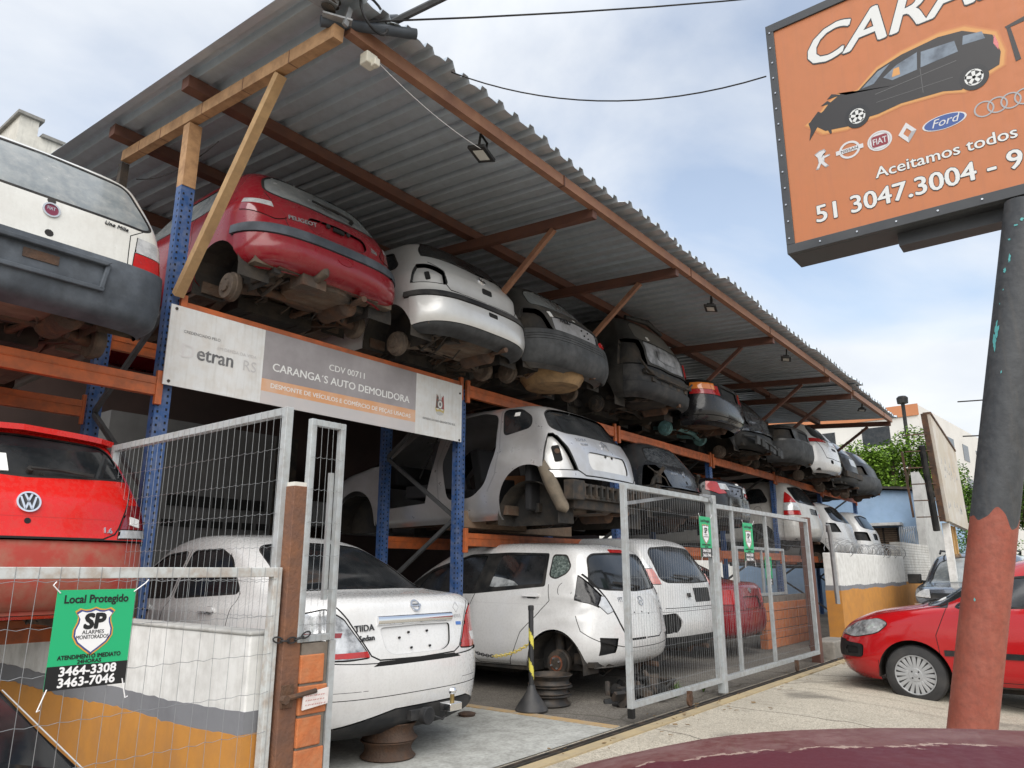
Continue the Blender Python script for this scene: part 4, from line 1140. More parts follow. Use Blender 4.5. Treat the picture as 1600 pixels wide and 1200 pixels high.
btxt('EM DEFESA DA VIDA', 2.505, 2.690, .030, TP, bold=-.004, space=1.1)
btxt('CDV 00711', 3.617, 2.745, .070, TW, bold=.012, align='CENTER', sx=1.1); btxt("CARANGA´S AUTO DEMOLIDORA", 3.615, 2.635, .083, TW, bold=.018, align='CENTER', sx=1.06)
btxt('DESMONTE DE VEÍCULOS E COMÉRCIO DE PEÇAS USADAS', 3.622, 2.508, .0475, TW, bold=.016, align='CENTER', sx=1.10)
btxt('ESTADO DO RIO GRANDE DO SUL', 4.668, 2.525, .026, TG, bold=.012, align='CENTER', sx=1.02)
b = MB(); Cc = BF @ BSC @ Matrix.Translation((4.672 - X0, 2.70 - ZB, .001))
b.prism([(-.055, -.05), (-.045, .08), (-.02, .05), (-.02, -.05)], 0, .001, 0, Cc); b.prism([(.02, -.05), (.02, .05), (.045, .08), (.055, -.05)], 0, .001, 1, Cc)
b.prism(circle(0, -.01, .044, 20, sx=.8), 0, .0016, 2, Cc); b.prism(circle(0, -.01, .036, 20, sx=.75), 0, .0022, 3, Cc); b.prism(circle(0, -.01, .018, 12, sx=.7), 0, .0028, 2, Cc)
for x in (-.02, 0, .02): b.prism([(x - .002, .035), (x + .002, .035), (x + .001, .09 if x == 0 else .07), (x - .001, .09 if x == 0 else .07)], 0, .001, 2, Cc)
b.prism([(-.06, -.045), (-.03, -.065), (0, -.05), (.03, -.065), (.06, -.045), (.05, -.085), (0, -.075), (-.05, -.085)], 0, .0012, 4, Cc)
b.prism([(-.05, -.088), (0, -.078), (.05, -.088), (.035, -.105), (0, -.112), (-.035, -.105)], 0, .0011, 5, Cc)
b.build('crest', [mat('crest_green_red', (.10, .09, .07), .5, dirt=((.30, .05, .04), .7, 30)), mat('crest_red', (.26, .05, .04), .5), TG, BW, mat('crest_gold', (.45, .36, .14), .5), mat('crest_ribbon', (.42, .42, .42), .5)], bn)
b = MB()
for (x, z) in ((2.20, 2.895), (2.20, 2.41), (4.935, 2.84), (4.935, 2.40)): b.prism(circle(x - X0, z - ZB, .010, 10), 0, .006, 0, BF @ BSC)
b.build('bolts', M['iron'], bn)

# ---------------------------------------------------------------- big orange roadside sign
sg = empty('roadside_sign', (4.4, -.3, 3.15), label='large orange roadside sign with white lettering and a wrecked black car picture', cat='sign')
SF = frame((0, 1.58, 0), (0, -1, 0), (0, 0, 1))
def sp_(b, n, m, **k): return b.build(n, m, sg, **k)
SBK = mat('sign_box_charcoal', (.032, .035, .04), .5, dirt=((.07, .075, .08), .5, 4)); SOR = mat('sign_face_orange', (.43, .142, .050), .5, dirt=[((.385, .145, .06), .5, 1.2), ((.37, .155, .078), .3, 14)], streak=((.35, .13, .06), .45))
SWD, SHT = 3.2, 1.66
sp_(MB().prism([(0, 0), (SWD, 0), (SWD, SHT), (0, SHT)], -.26, -.02, 0, SF), 'box', SBK, bevel=.006)
b = MB()
for q in ([(0, 0), (SWD, 0), (SWD, .06), (0, .06)], [(0, SHT - .06), (SWD, SHT - .06), (SWD, SHT), (0, SHT)], [(0, .06), (.05, .06), (.05, SHT - .06), (0, SHT - .06)], [(SWD - .05, .06), (SWD, .06), (SWD, SHT - .06), (SWD - .05, SHT - .06)]): b.prism(q, -.02, .012, 0, SF)
sp_(b, 'border', SBK, bevel=.003)
sp_(MB().prism([(.05, .06), (SWD - .05, .06), (SWD - .05, SHT - .06), (.05, SHT - .06)], -.02, 0, 0, SF), 'face', SOR)
b = MB()
for k in range(14): b.prism(circle(.022 + (k % 2) * .004, .1 + k * .115, .006, 6), .012, .018, 0, SF); b.prism(circle(.2 + k * .21, .03, .006, 6), .012, .018, 0, SF)
sp_(b, 'rivets', M['silver_badge'])
SW_ = mat('sign_letter_white', (.58, .59, .58), .45); SK = mat('sign_letter_outline', (.03, .03, .032), .5)
def stxt(txt, u, v, size, bold=.02, out=.03, shear=0.0, sx=1.0, align='LEFT', rot=0, name='lettering'):
    Fm = SF @ Matrix.Translation((u, v, 0)) @ Matrix.Rotation(rot, 4, 'Z')
    b = MB(); b.text(txt, Fm, size, 0, z=.0014, bold=bold + out, shear=shear, sx=sx, align=align, extrude=.0006); b.text(txt, Fm, size, 1, z=.0026, bold=bold, shear=shear, sx=sx, align=align, extrude=.0006)
    sp_(b, name, [SK, SW_])
stxt("CARANGA'S", .20, 1.235, .345, .022, .016, .34, 1.05)
stxt('Aceitamos todos os cartões', .545, .335, .098, .014, .020, 0, 1.04)
stxt('51 3047.3004 - 9', .185, .160, .155, .020, .018, 0, 1.0)
# printed picture of a wrecked car (flat print)
CAR = [(.205, .84), (.30, .89), (.335, .925), (.41, .965), (.44, .945), (.515, .945), (.63, 1.035), (.765, 1.075), (.96, 1.098), (1.08, 1.08), (1.215, .985), (1.238, .865), (1.221, .79), (1.175, .775), (1.03, .715), (.943, .745), (.726, .76), (.60, .742), (.545, .745), (.435, .728), (.395, .735), (.30, .75), (.25, .80)]
def fan(pts, c0, z, m, b, F_):
    for i in range(len(pts)):
        b.add([(c0[0], c0[1], z), (pts[i][0], pts[i][1], z), (pts[(i + 1) % len(pts)][0], pts[(i + 1) % len(pts)][1], z)], [(0, 1, 2)], m, F_)
b = MB()
gl = [(.72 + (x - .72) * 1.035, .89 + (y - .89) * 1.10) for x, y in CAR]
fan([(.72 + (x - .72) * 1.06, .89 + (y - .89) * 1.17) for x, y in CAR], (.72, .89), .0008, 7, b, SF); fan([(.72 + (x - .72) * 1.045, .89 + (y - .89) * 1.13) for x, y in CAR], (.72, .89), .0011, 8, b, SF); fan(gl, (.72, .89), .0014, 0, b, SF); fan(CAR, (.72, .89), .0022, 1, b, SF)
for q in ([(.205, .84), (.26, .80), (.20, .72), (.215, .79)], [(.31, .76), (.325, .72), (.335, .72), (.335, .77)], [(.36, .985), (.33, .96), (.42, .955)], [(.27, .90), (.22, .85), (.30, .87)], [(.33, .95), (.29, .93), (.36, .92)]): b.prism(q, .0014, .0024, 1, SF)
for q in ([(.655, .968), (.735, 1.02), (.846, 1.052), (.834, .94), (.70, .93)], [(.853, .945), (.866, 1.045), (1.036, 1.035), (1.045, .96)], [(1.07, .99), (1.08, 1.045), (1.17, 1.03), (1.18, .98)], [(.53, .945), (.63, 1.022), (.70, 1.045), (.66, 1.01), (.60, .95)]): b.prism(q, .0022, .0028, 2, SF)
b.prism([(1.212, .93), (1.222, .985), (1.235, .92), (1.23, .88)], .0022, .003, 5, SF); b.prism([(.70, .95), (.715, 1.0), (.745, 1.0), (.745, .95)], .0028, .0032, 0, SF)
for q in ([(.60, .875), (1.03, .905), (1.03, .909), (.60, .879)], [(.845, .78), (.848, .94), (.851, .94), (.848, .78)], [(.60, .82), (1.0, .81), (1.0, .813), (.60, .823)]): b.prism(q, .0022, .0028, 4, SF)
for (cx_, cy_) in ((.488, .776), (1.098, .766)):
    b.prism(circle(cx_, cy_, .078, 24, sx=.92), .0022, .003, 6, SF); b.ring(.040, .050, .0022, .0036, 3, SF @ Matrix.Translation((cx_, cy_, 0)), 24, sx=.92)
    for k in range(5):
        a = k * 1.2566 + .3; ca, sa = math.cos(a), math.sin(a); b.prism([(cx_ - sa * .007, cy_ + ca * .007), (cx_ + ca * .045 - sa * .010, cy_ + sa * .045 + ca * .010), (cx_ + ca * .045 + sa * .010, cy_ + sa * .045 - ca * .010), (cx_ + sa * .007, cy_ - ca * .007)], .0022, .0036, 3, SF)
sp_(b, 'car_picture', [mat('print_glow_yellow', (.53, .26, .08), .5), mat('print_car_black', (.018, .016, .016), .4), mat('print_glass_blue', (.16, .20, .25), .4, dirt=((.05, .06, .08), .7, 9)), SW_, mat('print_car_line', (.10, .10, .10), .4), M['red_lens'], BLK, mat('print_glow_outer', (.45, .165, .055), .5), mat('print_glow_middle', (.48, .205, .065), .5)])
# row of maker emblems (flat print)
b = MB()
def T_(u, v): return SF @ Matrix.Translation((u, v, 0))
P = [(-.1, 1.0), (.35, 1.05), (.5, .75), (.25, .6), (.3, .3), (.75, .35), (.8, .15), (.3, .05), (.25, -.35), (.6, -.9), (.3, -1.0), (-.05, -.45), (-.3, -1.0), (-.55, -.95), (-.25, -.3), (-.3, .3), (-.55, .75)]
fan([(x * .068, y * .062) for x, y in P], (0, .006), .0016, 1, b, T_(.256, .567)); fan([(x * .058, y * .054) for x, y in P], (0, .006), .0024, 0, b, T_(.256, .567))
Fm = T_(.422, .572); b.ring(.046, .060, .001, .0024, 0, Fm, 28, sx=1.0, sy=.95); b.prism([(-.078, -.014), (.078, -.014), (.078, .014), (-.078, .014)], .001, .003, 0, Fm); b.text('NISSAN', Fm @ Matrix.Translation((0, -.009, 0)), .026, 2, z=.0034, bold=.016, align='CENTER', sx=1.15)
Fm = T_(.590, .568); b.prism(circle(0, 0, .064, 28, sx=1.05), .001, .0018, 0, Fm); b.ring(.052, .055, .001, .0022, 1, Fm, 28, sx=1.05); b.prism(rrect(-.044, -.036, .044, .036, .014), .001, .0024, 3, Fm); b.text('FIAT', Fm @ Matrix.Translation((0, -.020, 0)), .056, 0, z=.003, bold=.012, align='CENTER', sx=.70)
Fm = T_(.738, .562)
for sx in (1, -1): b.prism([(0, .066), (0, .030), (sx * .022, 0), (sx * .048, 0)], .001, .0022, 0, Fm); b.prism([(0, -.066), (0, -.030), (sx * .022, 0), (sx * .048, 0)], .001, .0024, 1 if sx > 0 else 0, Fm)
Fm = T_(.925, .557); b.prism(circle(0, 0, .045, 30, sx=2.45), .001, .0016, 0, Fm); b.prism(circle(0, 0, .041, 30, sx=2.45), .001, .0022, 4, Fm); b.text('Ford', Fm @ Matrix.Translation((0, -.020, 0)), .070, 0, z=.003, bold=.004, align='CENTER', shear=.35)
for k in range(4): b.ring(.040, .048, .001, .0022 + k * .0002, 1, T_(1.118 + k * .062, .556), 26)
sp_(b, 'maker_emblems', [mat('print_silver', (.52, .52, .53), .4), mat('print_steel_grey', (.30, .30, .31), .4), SK, mat('print_burgundy', (.20, .02, .03), .4), mat('print_blue', (.03, .07, .24), .4)])
b = MB(); b.prism([(1.282, .99), (1.60, 1.02), (1.60, 1.08), (1.275, 1.005)], .001, .002, 0, SF); b.prism([(1.282, .99), (1.30, .99), (1.32, .78), (1.295, .775)], .001, .002, 0, SF); b.prism([(1.40, .80), (1.58, .80), (1.58, .95), (1.36, .95)], .001, .002, 0, SF)
sp_(b, 'side_picture', mat('print_car_black', (.02, .02, .02), .4))
sp_(MB().bb((.10, -1.9, -.075), (.22, .98, -.0)), 'support_beam', SBK)
# leaning pole
POLE_B = mat('pole_black_paint', (.035, .038, .042), .55, dirt=[((.055, .06, .065), .6, 4), ((.09, .095, .10), .35, 26)], streak=((.075, .07, .065), .5), bump=(.25, 18))
POLE_R = mat('pole_red_paint', (.265, .066, .040), .55, dirt=[((.25, .06, .04), .5, 3), ((.36, .12, .08), .45, 10), ((.14, .05, .035), .4, 38)], streak=((.20, .055, .035), .5), bump=(.25, 18))
pl = empty('sign_pole', (4.4, .83, -.35), label='thick leaning pole painted black above and brick red below', cat='pole')
A = Vector((4.40, .835, -.35)); B_ = Vector((4.40, .05, 3.10)); ax = (B_ - A).normalized()
def at_t(z): return A + ax * ((z - A.z) / ax.z)
rn = random.Random(2)
seg = 96
def ragged(n_): return [at_t(1.50) + ax * (.030 * math.sin(k * 2 * math.pi / n_ * 3 + 1.2) + .022 * math.sin(k * 2 * math.pi / n_ * 5 + CAM_A) + .004 * math.sin(k * 2 * math.pi / n_ * 13)) for k in range(n_)]
xr = ax.cross(Vector((0, 1, 0))).normalized(); yr = ax.cross(xr)
_cd = Vector((0, 0, 1.25)) - at_t(2.4)
CAM_A = math.atan2(_cd.dot(yr), _cd.dot(xr)); SIDE = 1 if (xr * math.cos(CAM_A + .3) + yr * math.sin(CAM_A + .3)).y > (xr * math.cos(CAM_A) + yr * math.sin(CAM_A)).y else -1
mid = ragged(seg)
def ringpts(cs, r): return [cs[k] + (xr * math.cos(2 * math.pi * k / seg) + yr * math.sin(2 * math.pi * k / seg)) * r for k in range(seg)]
lo = ringpts([A] * seg, .106); mi_ = ringpts(mid, .104); hi = ringpts([B_] * seg, .102)
q = [(k, (k + 1) % seg, seg + (k + 1) % seg, seg + k) for k in range(seg)]
op(MB().add(lo + mi_, q), 'lower_shaft', POLE_R, pl, pl.location, smooth=60)
op(MB().add(mi_ + hi, q), 'upper_shaft', POLE_B, pl, pl.location, smooth=60)
b = MB()
for (zc, an, w_, h_) in ((2.42, 46, .024, .10), (2.36, 48, .028, .12), (2.72, 40, .014, .03), (2.78, 30, .012, .05), (2.95, 22, .02, .012), (2.88, 36, .016, .014), (2.55, 44, .007, .012), (2.62, 38, .007, .01), (2.98, 10, .02, .02), (2.2, 20, .008, .02), (1.1, 25, .01, .02)):
    pts = []
    for j in range(18):
        t_ = 2 * math.pi * j / 18; q_ = rn.uniform(.35, 1.1); dz = math.sin(t_) * h_ / 2 * q_; da = math.cos(t_) * w_ * .6 / .105 * q_
        a = CAM_A + SIDE * R(an) + da; pts.append(at_t(zc + dz) + (xr * math.cos(a) + yr * math.sin(a)) * .1050)
    b.add(pts, [tuple(range(18))])
op(b, 'paint_chips', mat('old_teal_paint', (.10, .38, .38), .6), pl, pl.location)

# ---------------------------------------------------------------- things on the yard floor
def rim_stack(x, y, n, lab, r=.185, m=None, h=.115):
    for k in range(n):
        t = empty('wheel_rim', (x + .008 * k, y - .006 * k, .012 + h * k), (0, 0, k * .7), lab[k], 'wheel rim', 'bare wheel rims used as car stands')
        MB().lathe([(0, r), (.006, r * 1.03), (.014, r * .98), (.03, r * .90), (.05, r * .86), (.065, r * .86), (.085, r * .91), (.10, r * .98), (.108, r * 1.03), (.113, r), (.100, r * .93), (.06, r * .80), (.03, r * .82)], (0, 0, 0), (0, 0, 1), 34, caps=False).build('barrel', m or M['rust'], t, smooth=25)
        MB().lathe([(0, .03), (.0, r * .45), (.014, r * .6), (.0, r * .82)], (0, 0, .065), (0, 0, 1), 28, caps=False).build('disc', m or M['rust'], t, smooth=30)
rim_stack(3.80, 4.08, 2, ['lower rusty steel rim under the white sedan', 'upper rusty steel rim carrying the white sedan'], .185, M['rust'])
STEELB = mat('black_steel_rim', (.03, .029, .028), .5, .3, dirt=((.13, .09, .06), .6, 7))
rim_stack(6.12, 4.38, 3, ['bottom black steel rim of the stack under the compact hatch', 'middle steel rim of the stack under the compact hatch', 'top rusty steel rim touching the compact hatch hub'], .205, STEELB, .078)
o = MB().lathe([(0, .07), (.02, .08), (.03, .05)], (5.22, 4.62, .01), (0, 0, 1), 18).build('brake_disc', M['rust'], smooth=30); set_props(o, 'rusty brake part lying flat on the concrete near the yellow line', 'brake disc')
# barrier post with chain
bp = empty('barrier_post', (5.74, 4.30, .012), label='black and yellow striped barrier post on a cone base', cat='post')
MB().lathe([(0, .145), (.012, .15), (.03, .142), (.17, .045), (.21, .034), (.22, .03)], (0, 0, 0), (0, 0, 1), 30).build('base', mat('black_plastic_cone', (.03, .03, .031), .5, dirt=((.09, .085, .08), .5, 6)), bp, smooth=35)
b = MB(); V = []; F = []; n = 16; nz = 60
for j in range(nz + 1):
    for k in range(n):
        a = 2 * math.pi * k / n; V.append((.024 * math.cos(a), .024 * math.sin(a), .20 + .68 * j / nz))
MI = []
for j in range(nz):
    for k in range(n):
        F.append((j * n + k, j * n + (k + 1) % n, (j + 1) * n + (k + 1) % n, (j + 1) * n + k))
        MI.append(1 if ((j / nz * .68 / .26 + k / n) % 1.0) < .36 and j < 48 else 0)
b.v = V; b.f = F; b.m = MI
b.lathe([(0, .026), (.01, .028), (.04, .028), (.045, .018)], (0, 0, .87), (0, 0, 1), 16, 0)
b.build('shaft', [mat('black_post_plastic', (.025, .026, .028), .45), mat('yellow_stripe', (.62, .55, .08), .5, dirt=((.40, .35, .08), .5, 12))], bp, smooth=40)
def chain(p0, p1, sag, split, lab):
    t = empty('barrier_chain', p0, label=lab, cat='chain')
    p0 = Vector(p0); p1 = Vector(p1); n = int((p1 - p0).length / .030)
    ba, bb_ = MB(), MB()
    def pos(u): return p0.lerp(p1, u) - Vector((0, 0, sag * 4 * u * (1 - u)))
    for k in range(n):
        a = pos(k / n); c_ = pos((k + 1) / n); d = (c_ - a).normalized(); s_ = d.cross(Vector((0, 0, 1))).normalized(); w = s_ if k % 2 else s_.cross(d)
        mid_ = (a + c_) / 2; Lk = .024; wk = .013
        pts = [mid_ + d * Lk * math.cos(x) + w * wk * math.sin(x) for x in np.linspace(0, 2 * math.pi, 11)]
        (bb_ if k / n < split else ba).path(pts, .0042, 5, caps=False)
    for b_, nm, m in ((bb_, 'yellow_links', mat('yellow_chain', (.66, .52, .10), .45)), (ba, 'black_links', mat('black_chain', (.02, .02, .021), .45))):
        if b_.v: op(b_, nm, m, t, t.location)
chain((5.73, 4.29, .60), (5.80, 5.15, .50), .10, .55, 'sagging yellow and black plastic chain from the barrier post to the white sedan')
# engine scrap behind the gate
b = MB(); rr = random.Random(11)
for k in range(46):
    p = (7.0 + rr.gauss(0, .30), 3.85 + rr.gauss(0, .10), abs(rr.gauss(.06, .06)))
    b.box(p, (rr.uniform(.03, .2), rr.uniform(.03, .15), rr.uniform(.02, .12)), k % 2, Matrix.Rotation(rr.uniform(0, 6), 3, 'Z') @ Matrix.Rotation(rr.uniform(-.8, .8), 3, 'X'))
    if k % 3 == 0: b.tube(p, (p[0] + rr.uniform(-.2, .2), p[1] + rr.uniform(-.1, .1), p[2] + rr.uniform(0, .12)), rr.uniform(.008, .03), 8, 1)
o = b.build('scrap_heap', [M['trim'], M['iron']], bevel=.006); set_props(o, 'heap of black engine scrap on the ground behind the gate', 'scrap')
# latch chain
chain((2.19, 3.16, .93), (2.36, 3.12, .95), .02, 0, 'short grey latch chain round the rusty gate post')

# ---------------------------------------------------------------- right-hand street side
t = empty('right_boundary_wall', (15, 3.5, 0), label='white, grey and orange painted wall topped with razor wire beyond the gate', cat='wall')
op(MB().bb((12.9, 3.45, -.1), (17.9, 3.68, 1.52)), 'wall', WP, t, t.location, bevel=.012)
paint_band(t, 3.447, 3.683, 12.897, 17.9, 'x', -.11, 1.0, 'grey_band', WG, 3, .010); paint_band(t, 3.444, 3.686, 12.894, 17.9, 'x', -.11, .93, 'orange_band', WO, 4, .010)
b = MB(); rr = random.Random(8)
for k in range(26):
    x = 13.0 + .19 * k; rad = rr.uniform(.10, .2); th0 = rr.uniform(0, 6)
    pts = [(x + .35 * u + .02 * math.sin(9 * u), 3.56 + rad * math.cos(th0 + 7 * u), 1.60 + rad * math.sin(th0 + 7 * u) * .8) for u in np.linspace(0, 1, 16)]
    b.path(pts, .006, 4)
op(b, 'razor_wire', GALV, t, t.location)
WB = mat('white_brick_paint', (.55, .55, .53), .9, dirt=[((.36, .34, .31), .6, 2), ((.25, .23, .2), .4, 9)])
t = empty('white_brick_wall', (19.5, 3.6, 0), label='whitewashed brick wall with an orange foot and coiled wire on top', cat='wall')
b = MB(); 
for k in range(14):
    z = 1.0 + .06 * k; x = 18.0 - (.15 if k % 2 else 0)
    while x < 21.2: b.bb((max(x, 18.0), 3.5, z), (min(x + .29, 21.3), 3.7, z + .053)); x += .30
op(b, 'bricks', WB, t, t.location); op(MB().bb((18.0, 3.51, -.1), (21.3, 3.69, 1.0)), 'orange_foot', WO, t, t.location)
op(MB().bb((18.01, 3.512, 1.0), (21.29, 3.688, 1.82)), 'mortar', CEM, t, t.location)
b = MB()
for k in range(9):
    b.path([(20.2 + .28 * math.cos(a + k) * (1 - .04 * k), 3.55 + .04 * k, 2.0 + .26 * math.sin(a + k)) for a in np.linspace(0, 6.3, 26)], .007, 4)
op(b, 'razor_wire', GALV, t, t.location)
t = empty('end_wall', (23.5, 3.75, 0), label='tall bare grey concrete end wall beside the blue house', cat='wall')
op(MB().prism([(22.0, 0), (25.2, 0), (24.9, 2.0), (24.05, 3.3), (22.3, 3.80), (22.1, 1.7)], -.1, .1, 0, frame((0, 3.75, 0), (1, 0, 0), (0, 0, 1))), 'slab', mat('stained_concrete', (.42, .42, .41), .9, dirt=[((.30, .30, .29), .6, 1.3), ((.20, .2, .19), .4, 6)]), t, t.location)
t = empty('blue_house', (26, 6, 0), label='pale blue house wall with a flat roof edge and shuttered window', cat='house')
BLUEW = mat('pale_blue_render', (.30, .43, .60), .85, dirt=[((.38, .50, .64), .5, 1.2), ((.24, .34, .46), .4, 4)])
op(MB().add([(24, 3.95, 0), (24, 9.5, 0), (24, 9.5, 3.95), (24, 3.95, 3.44), (32, 3.95, 0), (32, 9.5, 0), (32, 9.5, 3.95), (32, 3.95, 3.44)], [(0, 1, 2, 3), (4, 7, 6, 5), (0, 3, 7, 4), (1, 5, 6, 2), (3, 2, 6, 7)]), 'wall', BLUEW, t, t.location)
op(MB().add([(23.8, 3.8, 3.46), (23.8, 9.6, 3.99), (32, 9.6, 3.99), (32, 3.8, 3.46), (23.8, 3.8, 3.53), (23.8, 9.6, 4.06), (32, 9.6, 4.06), (32, 3.8, 3.53)], [(0, 1, 2, 3), (4, 7, 6, 5), (0, 4, 5, 1), (3, 2, 6, 7), (0, 3, 7, 4), (1, 5, 6, 2)]), 'roof', M['iron'], t, t.location)
op(MB().bb((23.5, 4.5, 2.48), (24, 5.6, 2.56)), 'awning', WP, t, t.location)
b = MB(); b.bb((23.96, 4.65, 1.5), (23.99, 5.45, 2.44), 0)
for k in range(15): b.bb((23.93, 4.70, 1.55 + .06 * k), (23.97, 5.02, 1.59 + .06 * k), 1); b.bb((23.93, 5.08, 1.55 + .06 * k), (23.97, 5.40, 1.59 + .06 * k), 1)
op(b, 'shutters', [M['iron'], WOOD], t, t.location)
b = MB()
for k in range(24): b.bb((23.9 + .04 * (k % 2), 3.75, .15 * k), (24.2 + .04 * (k % 2), 3.94, .15 * k + .12))
op(b, 'brick_corner', mat('old_red_brick', (.20, .085, .05), .9, dirt=((.12, .07, .05), .6, 5)), t, t.location)
t = empty('billboard', (17, 2.3, 0), label='faded beige billboard on posts leaning along the pavement, seen edge-on', cat='billboard')
FB = frame((15.35, 2.2, 2.1), (1, 0, 0), (0, 0, 1))
op(MB().prism([(.55, .02), (2.95, -.05), (2.60, 1.58), (0, 1.98)], -.10, 0, 0, FB), 'panel', mat('faded_billboard', (.47, .43, .36), .8, dirt=[((.42, .31, .21), .5, .9), ((.58, .57, .55), .6, 2.4)]), t, t.location)
b = MB(); b.bar(FB @ Vector((0, 1.98, -.1)), FB @ Vector((.45, .02, -.1)), .10, .06); b.bar(FB @ Vector((0, 1.98, -.05)), FB @ Vector((2.55, 1.58, -.05)), .14, .04)
for k in range(6): p = FB @ Vector((.05 + .07 * k, 1.6 - .3 * k, -.1)); b.bar(p, p + Vector((-.1, .40, 0)), .02, .02)
b.bar(FB @ Vector((.0, 1.3, -.55)), FB @ Vector((.3, .1, -.55)), .035, .035)
op(b, 'frame', M['rust'], t, t.location)
b = MB(); b.tube((15.80, 2.42, 1.95), (15.45, 2.42, 3.5), .06, 12); op(b, 'mast', M['trim'], t, t.location)
b = MB(); b.bar((16.15, 2.3, -.1), (16.1, 2.3, 2.1), .12, .12); op(b, 'post', WP, t, t.location)
for x in (17.2, 17.55): op(MB().bar((x, 2.4, -.1), (x - .1, 2.4, 2.1), .12, .12), 'post', mat('ochre_post', (.48, .28, .10), .8), t, t.location)
b = MB(); rr = random.Random(21)
for k in range(26):
    x = rr.uniform(.5, 2.3); y = rr.choice((.25, .30, .9, 1.0, 1.1)) + rr.uniform(-.05, .05); b.prism([(x, y), (x + rr.uniform(.03, .12), y), (x + .05, y + rr.uniform(.04, .14))], 0, .004, 0, FB)
op(b, 'faded_print', mat('faded_print', (.33, .33, .33), .8), t, t.location)

# apartment block far away
t = empty('apartment_block', (70, 14, 0), label='distant white apartment block with an orange tiled parapet', cat='building')
APT = mat('apartment_white', (.62, .61, .58), .85, dirt=((.50, .49, .46), .5, .35)); TER = mat('terracotta_tiles', (.46, .19, .09), .85, dirt=((.36, .15, .07), .5, .5))
AO = (70, 14, 0)
AX = frame((60, 9.4, 0), (.10, 1, 0), (0, 0, 1))
def ap(b, n, m): return op(b, n, m, t, AO)
def abox(x0, x1, y0, y1, z0, z1, n, m):
    F3 = frame((60, 9.4, 0), (1, -.08, 0), (.08, 1, 0)); return ap(MB().bb((x0, y0, z0), (x1, y1, z1), 0, F3), n, m)
abox(0, 40, 0, 26, 0, 12.25, 'wall', APT); abox(0, 40, 0, 26, 12.25, 13.1, 'parapet', APT); abox(-.12, 0, -.1, 26, 12.25, 13.1, 'tile_band', TER)
F3 = frame((60, 9.4, 0), (1, -.08, 0), (.08, 1, 0))
for fl in range(4):
    for k in range(4):
        ap(MB().bb((-.03, 2 + 4.0 * k, 1.6 + 2.9 * fl), (.02, 4.0 + 4.0 * k, 3.0 + 2.9 * fl), 0, F3), 'window', M['glass_dark'])
        ap(MB().bb((3 + 5 * k, -.03, 1.6 + 2.9 * fl), (5 + 5 * k, .02, 3.0 + 2.9 * fl), 0, F3), 'window', M['glass_dark'])
t = empty('white_warehouse', (34, 14, 0), label='low white building with a dark window band glimpsed under the roof end', cat='building')
op(MB().bb((32, 10, 0), (33, 24, 6.7)), 'wall', APT, t, t.location); op(MB().bb((31.95, 10.4, 5.1), (31.99, 23, 6.0)), 'window', M['glass_dark'], t, t.location)
b = MB()
for k in range(12): b.bb((31.93, 10.4 + 1.05 * k, 5.1), (31.955, 10.46 + 1.05 * k, 6.0))
op(b, 'mullions', M['iron'], t, t.location)
t = empty('roof_mast', (45, 7.7, 8.5), label='dark mast with a round lamp head in front of the apartment block', cat='mast')
op(MB().tube((45, 7.7, 0), (45, 7.7, 10.3), .10, 10), 'pole', M['trim'], t, t.location); op(MB().lathe([(0, .1), (.05, .28), (.35, .30), (.45, .2)], (45, 7.7, 10.2), (0, 0, 1), 14), 'lamp_head', M['trim'], t, t.location, smooth=40)
# white parapet building, upper left
t = empty('white_building', (6, 16, 0), label='white rendered building with a stepped parapet rising behind the top left', cat='building')
op(MB().bb((3.38, 12, 0), (14, 24, 7.74)).bb((3.12, 12, 0), (3.38, 24, 7.98)), 'wall', mat('cream_render', (.62, .60, .54), .85, dirt=[((.48, .46, .41), .6, 1.0), ((.30, .29, .26), .4, 4)], streak=((.30, .29, .27), .5)), t, t.location)
op(MB().bb((3.07, 11.94, 7.98), (3.43, 24, 8.03)).bb((3.43, 11.94, 7.74), (14, 12.3, 7.79)), 'coping', CEM, t, t.location)

# trees
def tree(name, loc, h, rad, lab, seed, crown_z=.62, n=5200, leaf=.12, cols=((.085, .165, .028), (.12, .22, .04), (.045, .095, .02))):
    t = empty(name, loc, label=lab, cat='tree', group='trees beyond the blue house')
    rr = random.Random(seed)
    b = MB(); b.path([(0, 0, 0), (.08, .05, h * .3), (-.05, .1, h * .55), (.1, 0, h * .75)], [h * .035, h * .028, h * .02, h * .01], 10)
    cl = []
    for k in range(22):
        a = rr.uniform(0, 6.28); rd = rad * math.sqrt(rr.random()) * .85; z = h * crown_z + rr.uniform(-1, 1) * rad * .75 * math.sqrt(max(0, 1 - (rd / rad) ** 2))
        p = Vector((math.cos(a) * rd, math.sin(a) * rd, z)); cl.append((p, rad * rr.uniform(.22, .42)))
        b.path([(0, 0, h * rr.uniform(.25, .55)), p * .55 + Vector((0, 0, h * .2)), p], [h * .014, h * .008, h * .003], 6)
    b.build('trunk', mat('tree_bark', (.10, .075, .05), .9), t, smooth=50)
    L = MB()
    for k in range(n):
        p, r_ = rr.choice(cl); d = Vector((rr.gauss(0, 1), rr.gauss(0, 1), rr.gauss(0, 1))).normalized() * r_ * rr.random() ** .4
        q = p + d; s = leaf * rr.uniform(.6, 1.3)
        u = Vector((rr.gauss(0, 1), rr.gauss(0, 1), rr.gauss(0, .5))).normalized(); v = u.cross(Vector((rr.gauss(0, .5), rr.gauss(0, .5), 1))).normalized()
        L.add([q, q + u * s * .5 + v * s * .28, q + u * s, q + u * s * .5 - v * s * .28], [(0, 1, 2, 3)], rr.choice((0, 0, 1, 2)))
    L.build('crown', [mat('leaf_%d_%d' % (seed, i), c_, .7, spec=.12) for i, c_ in enumerate(cols)], t)
    return t
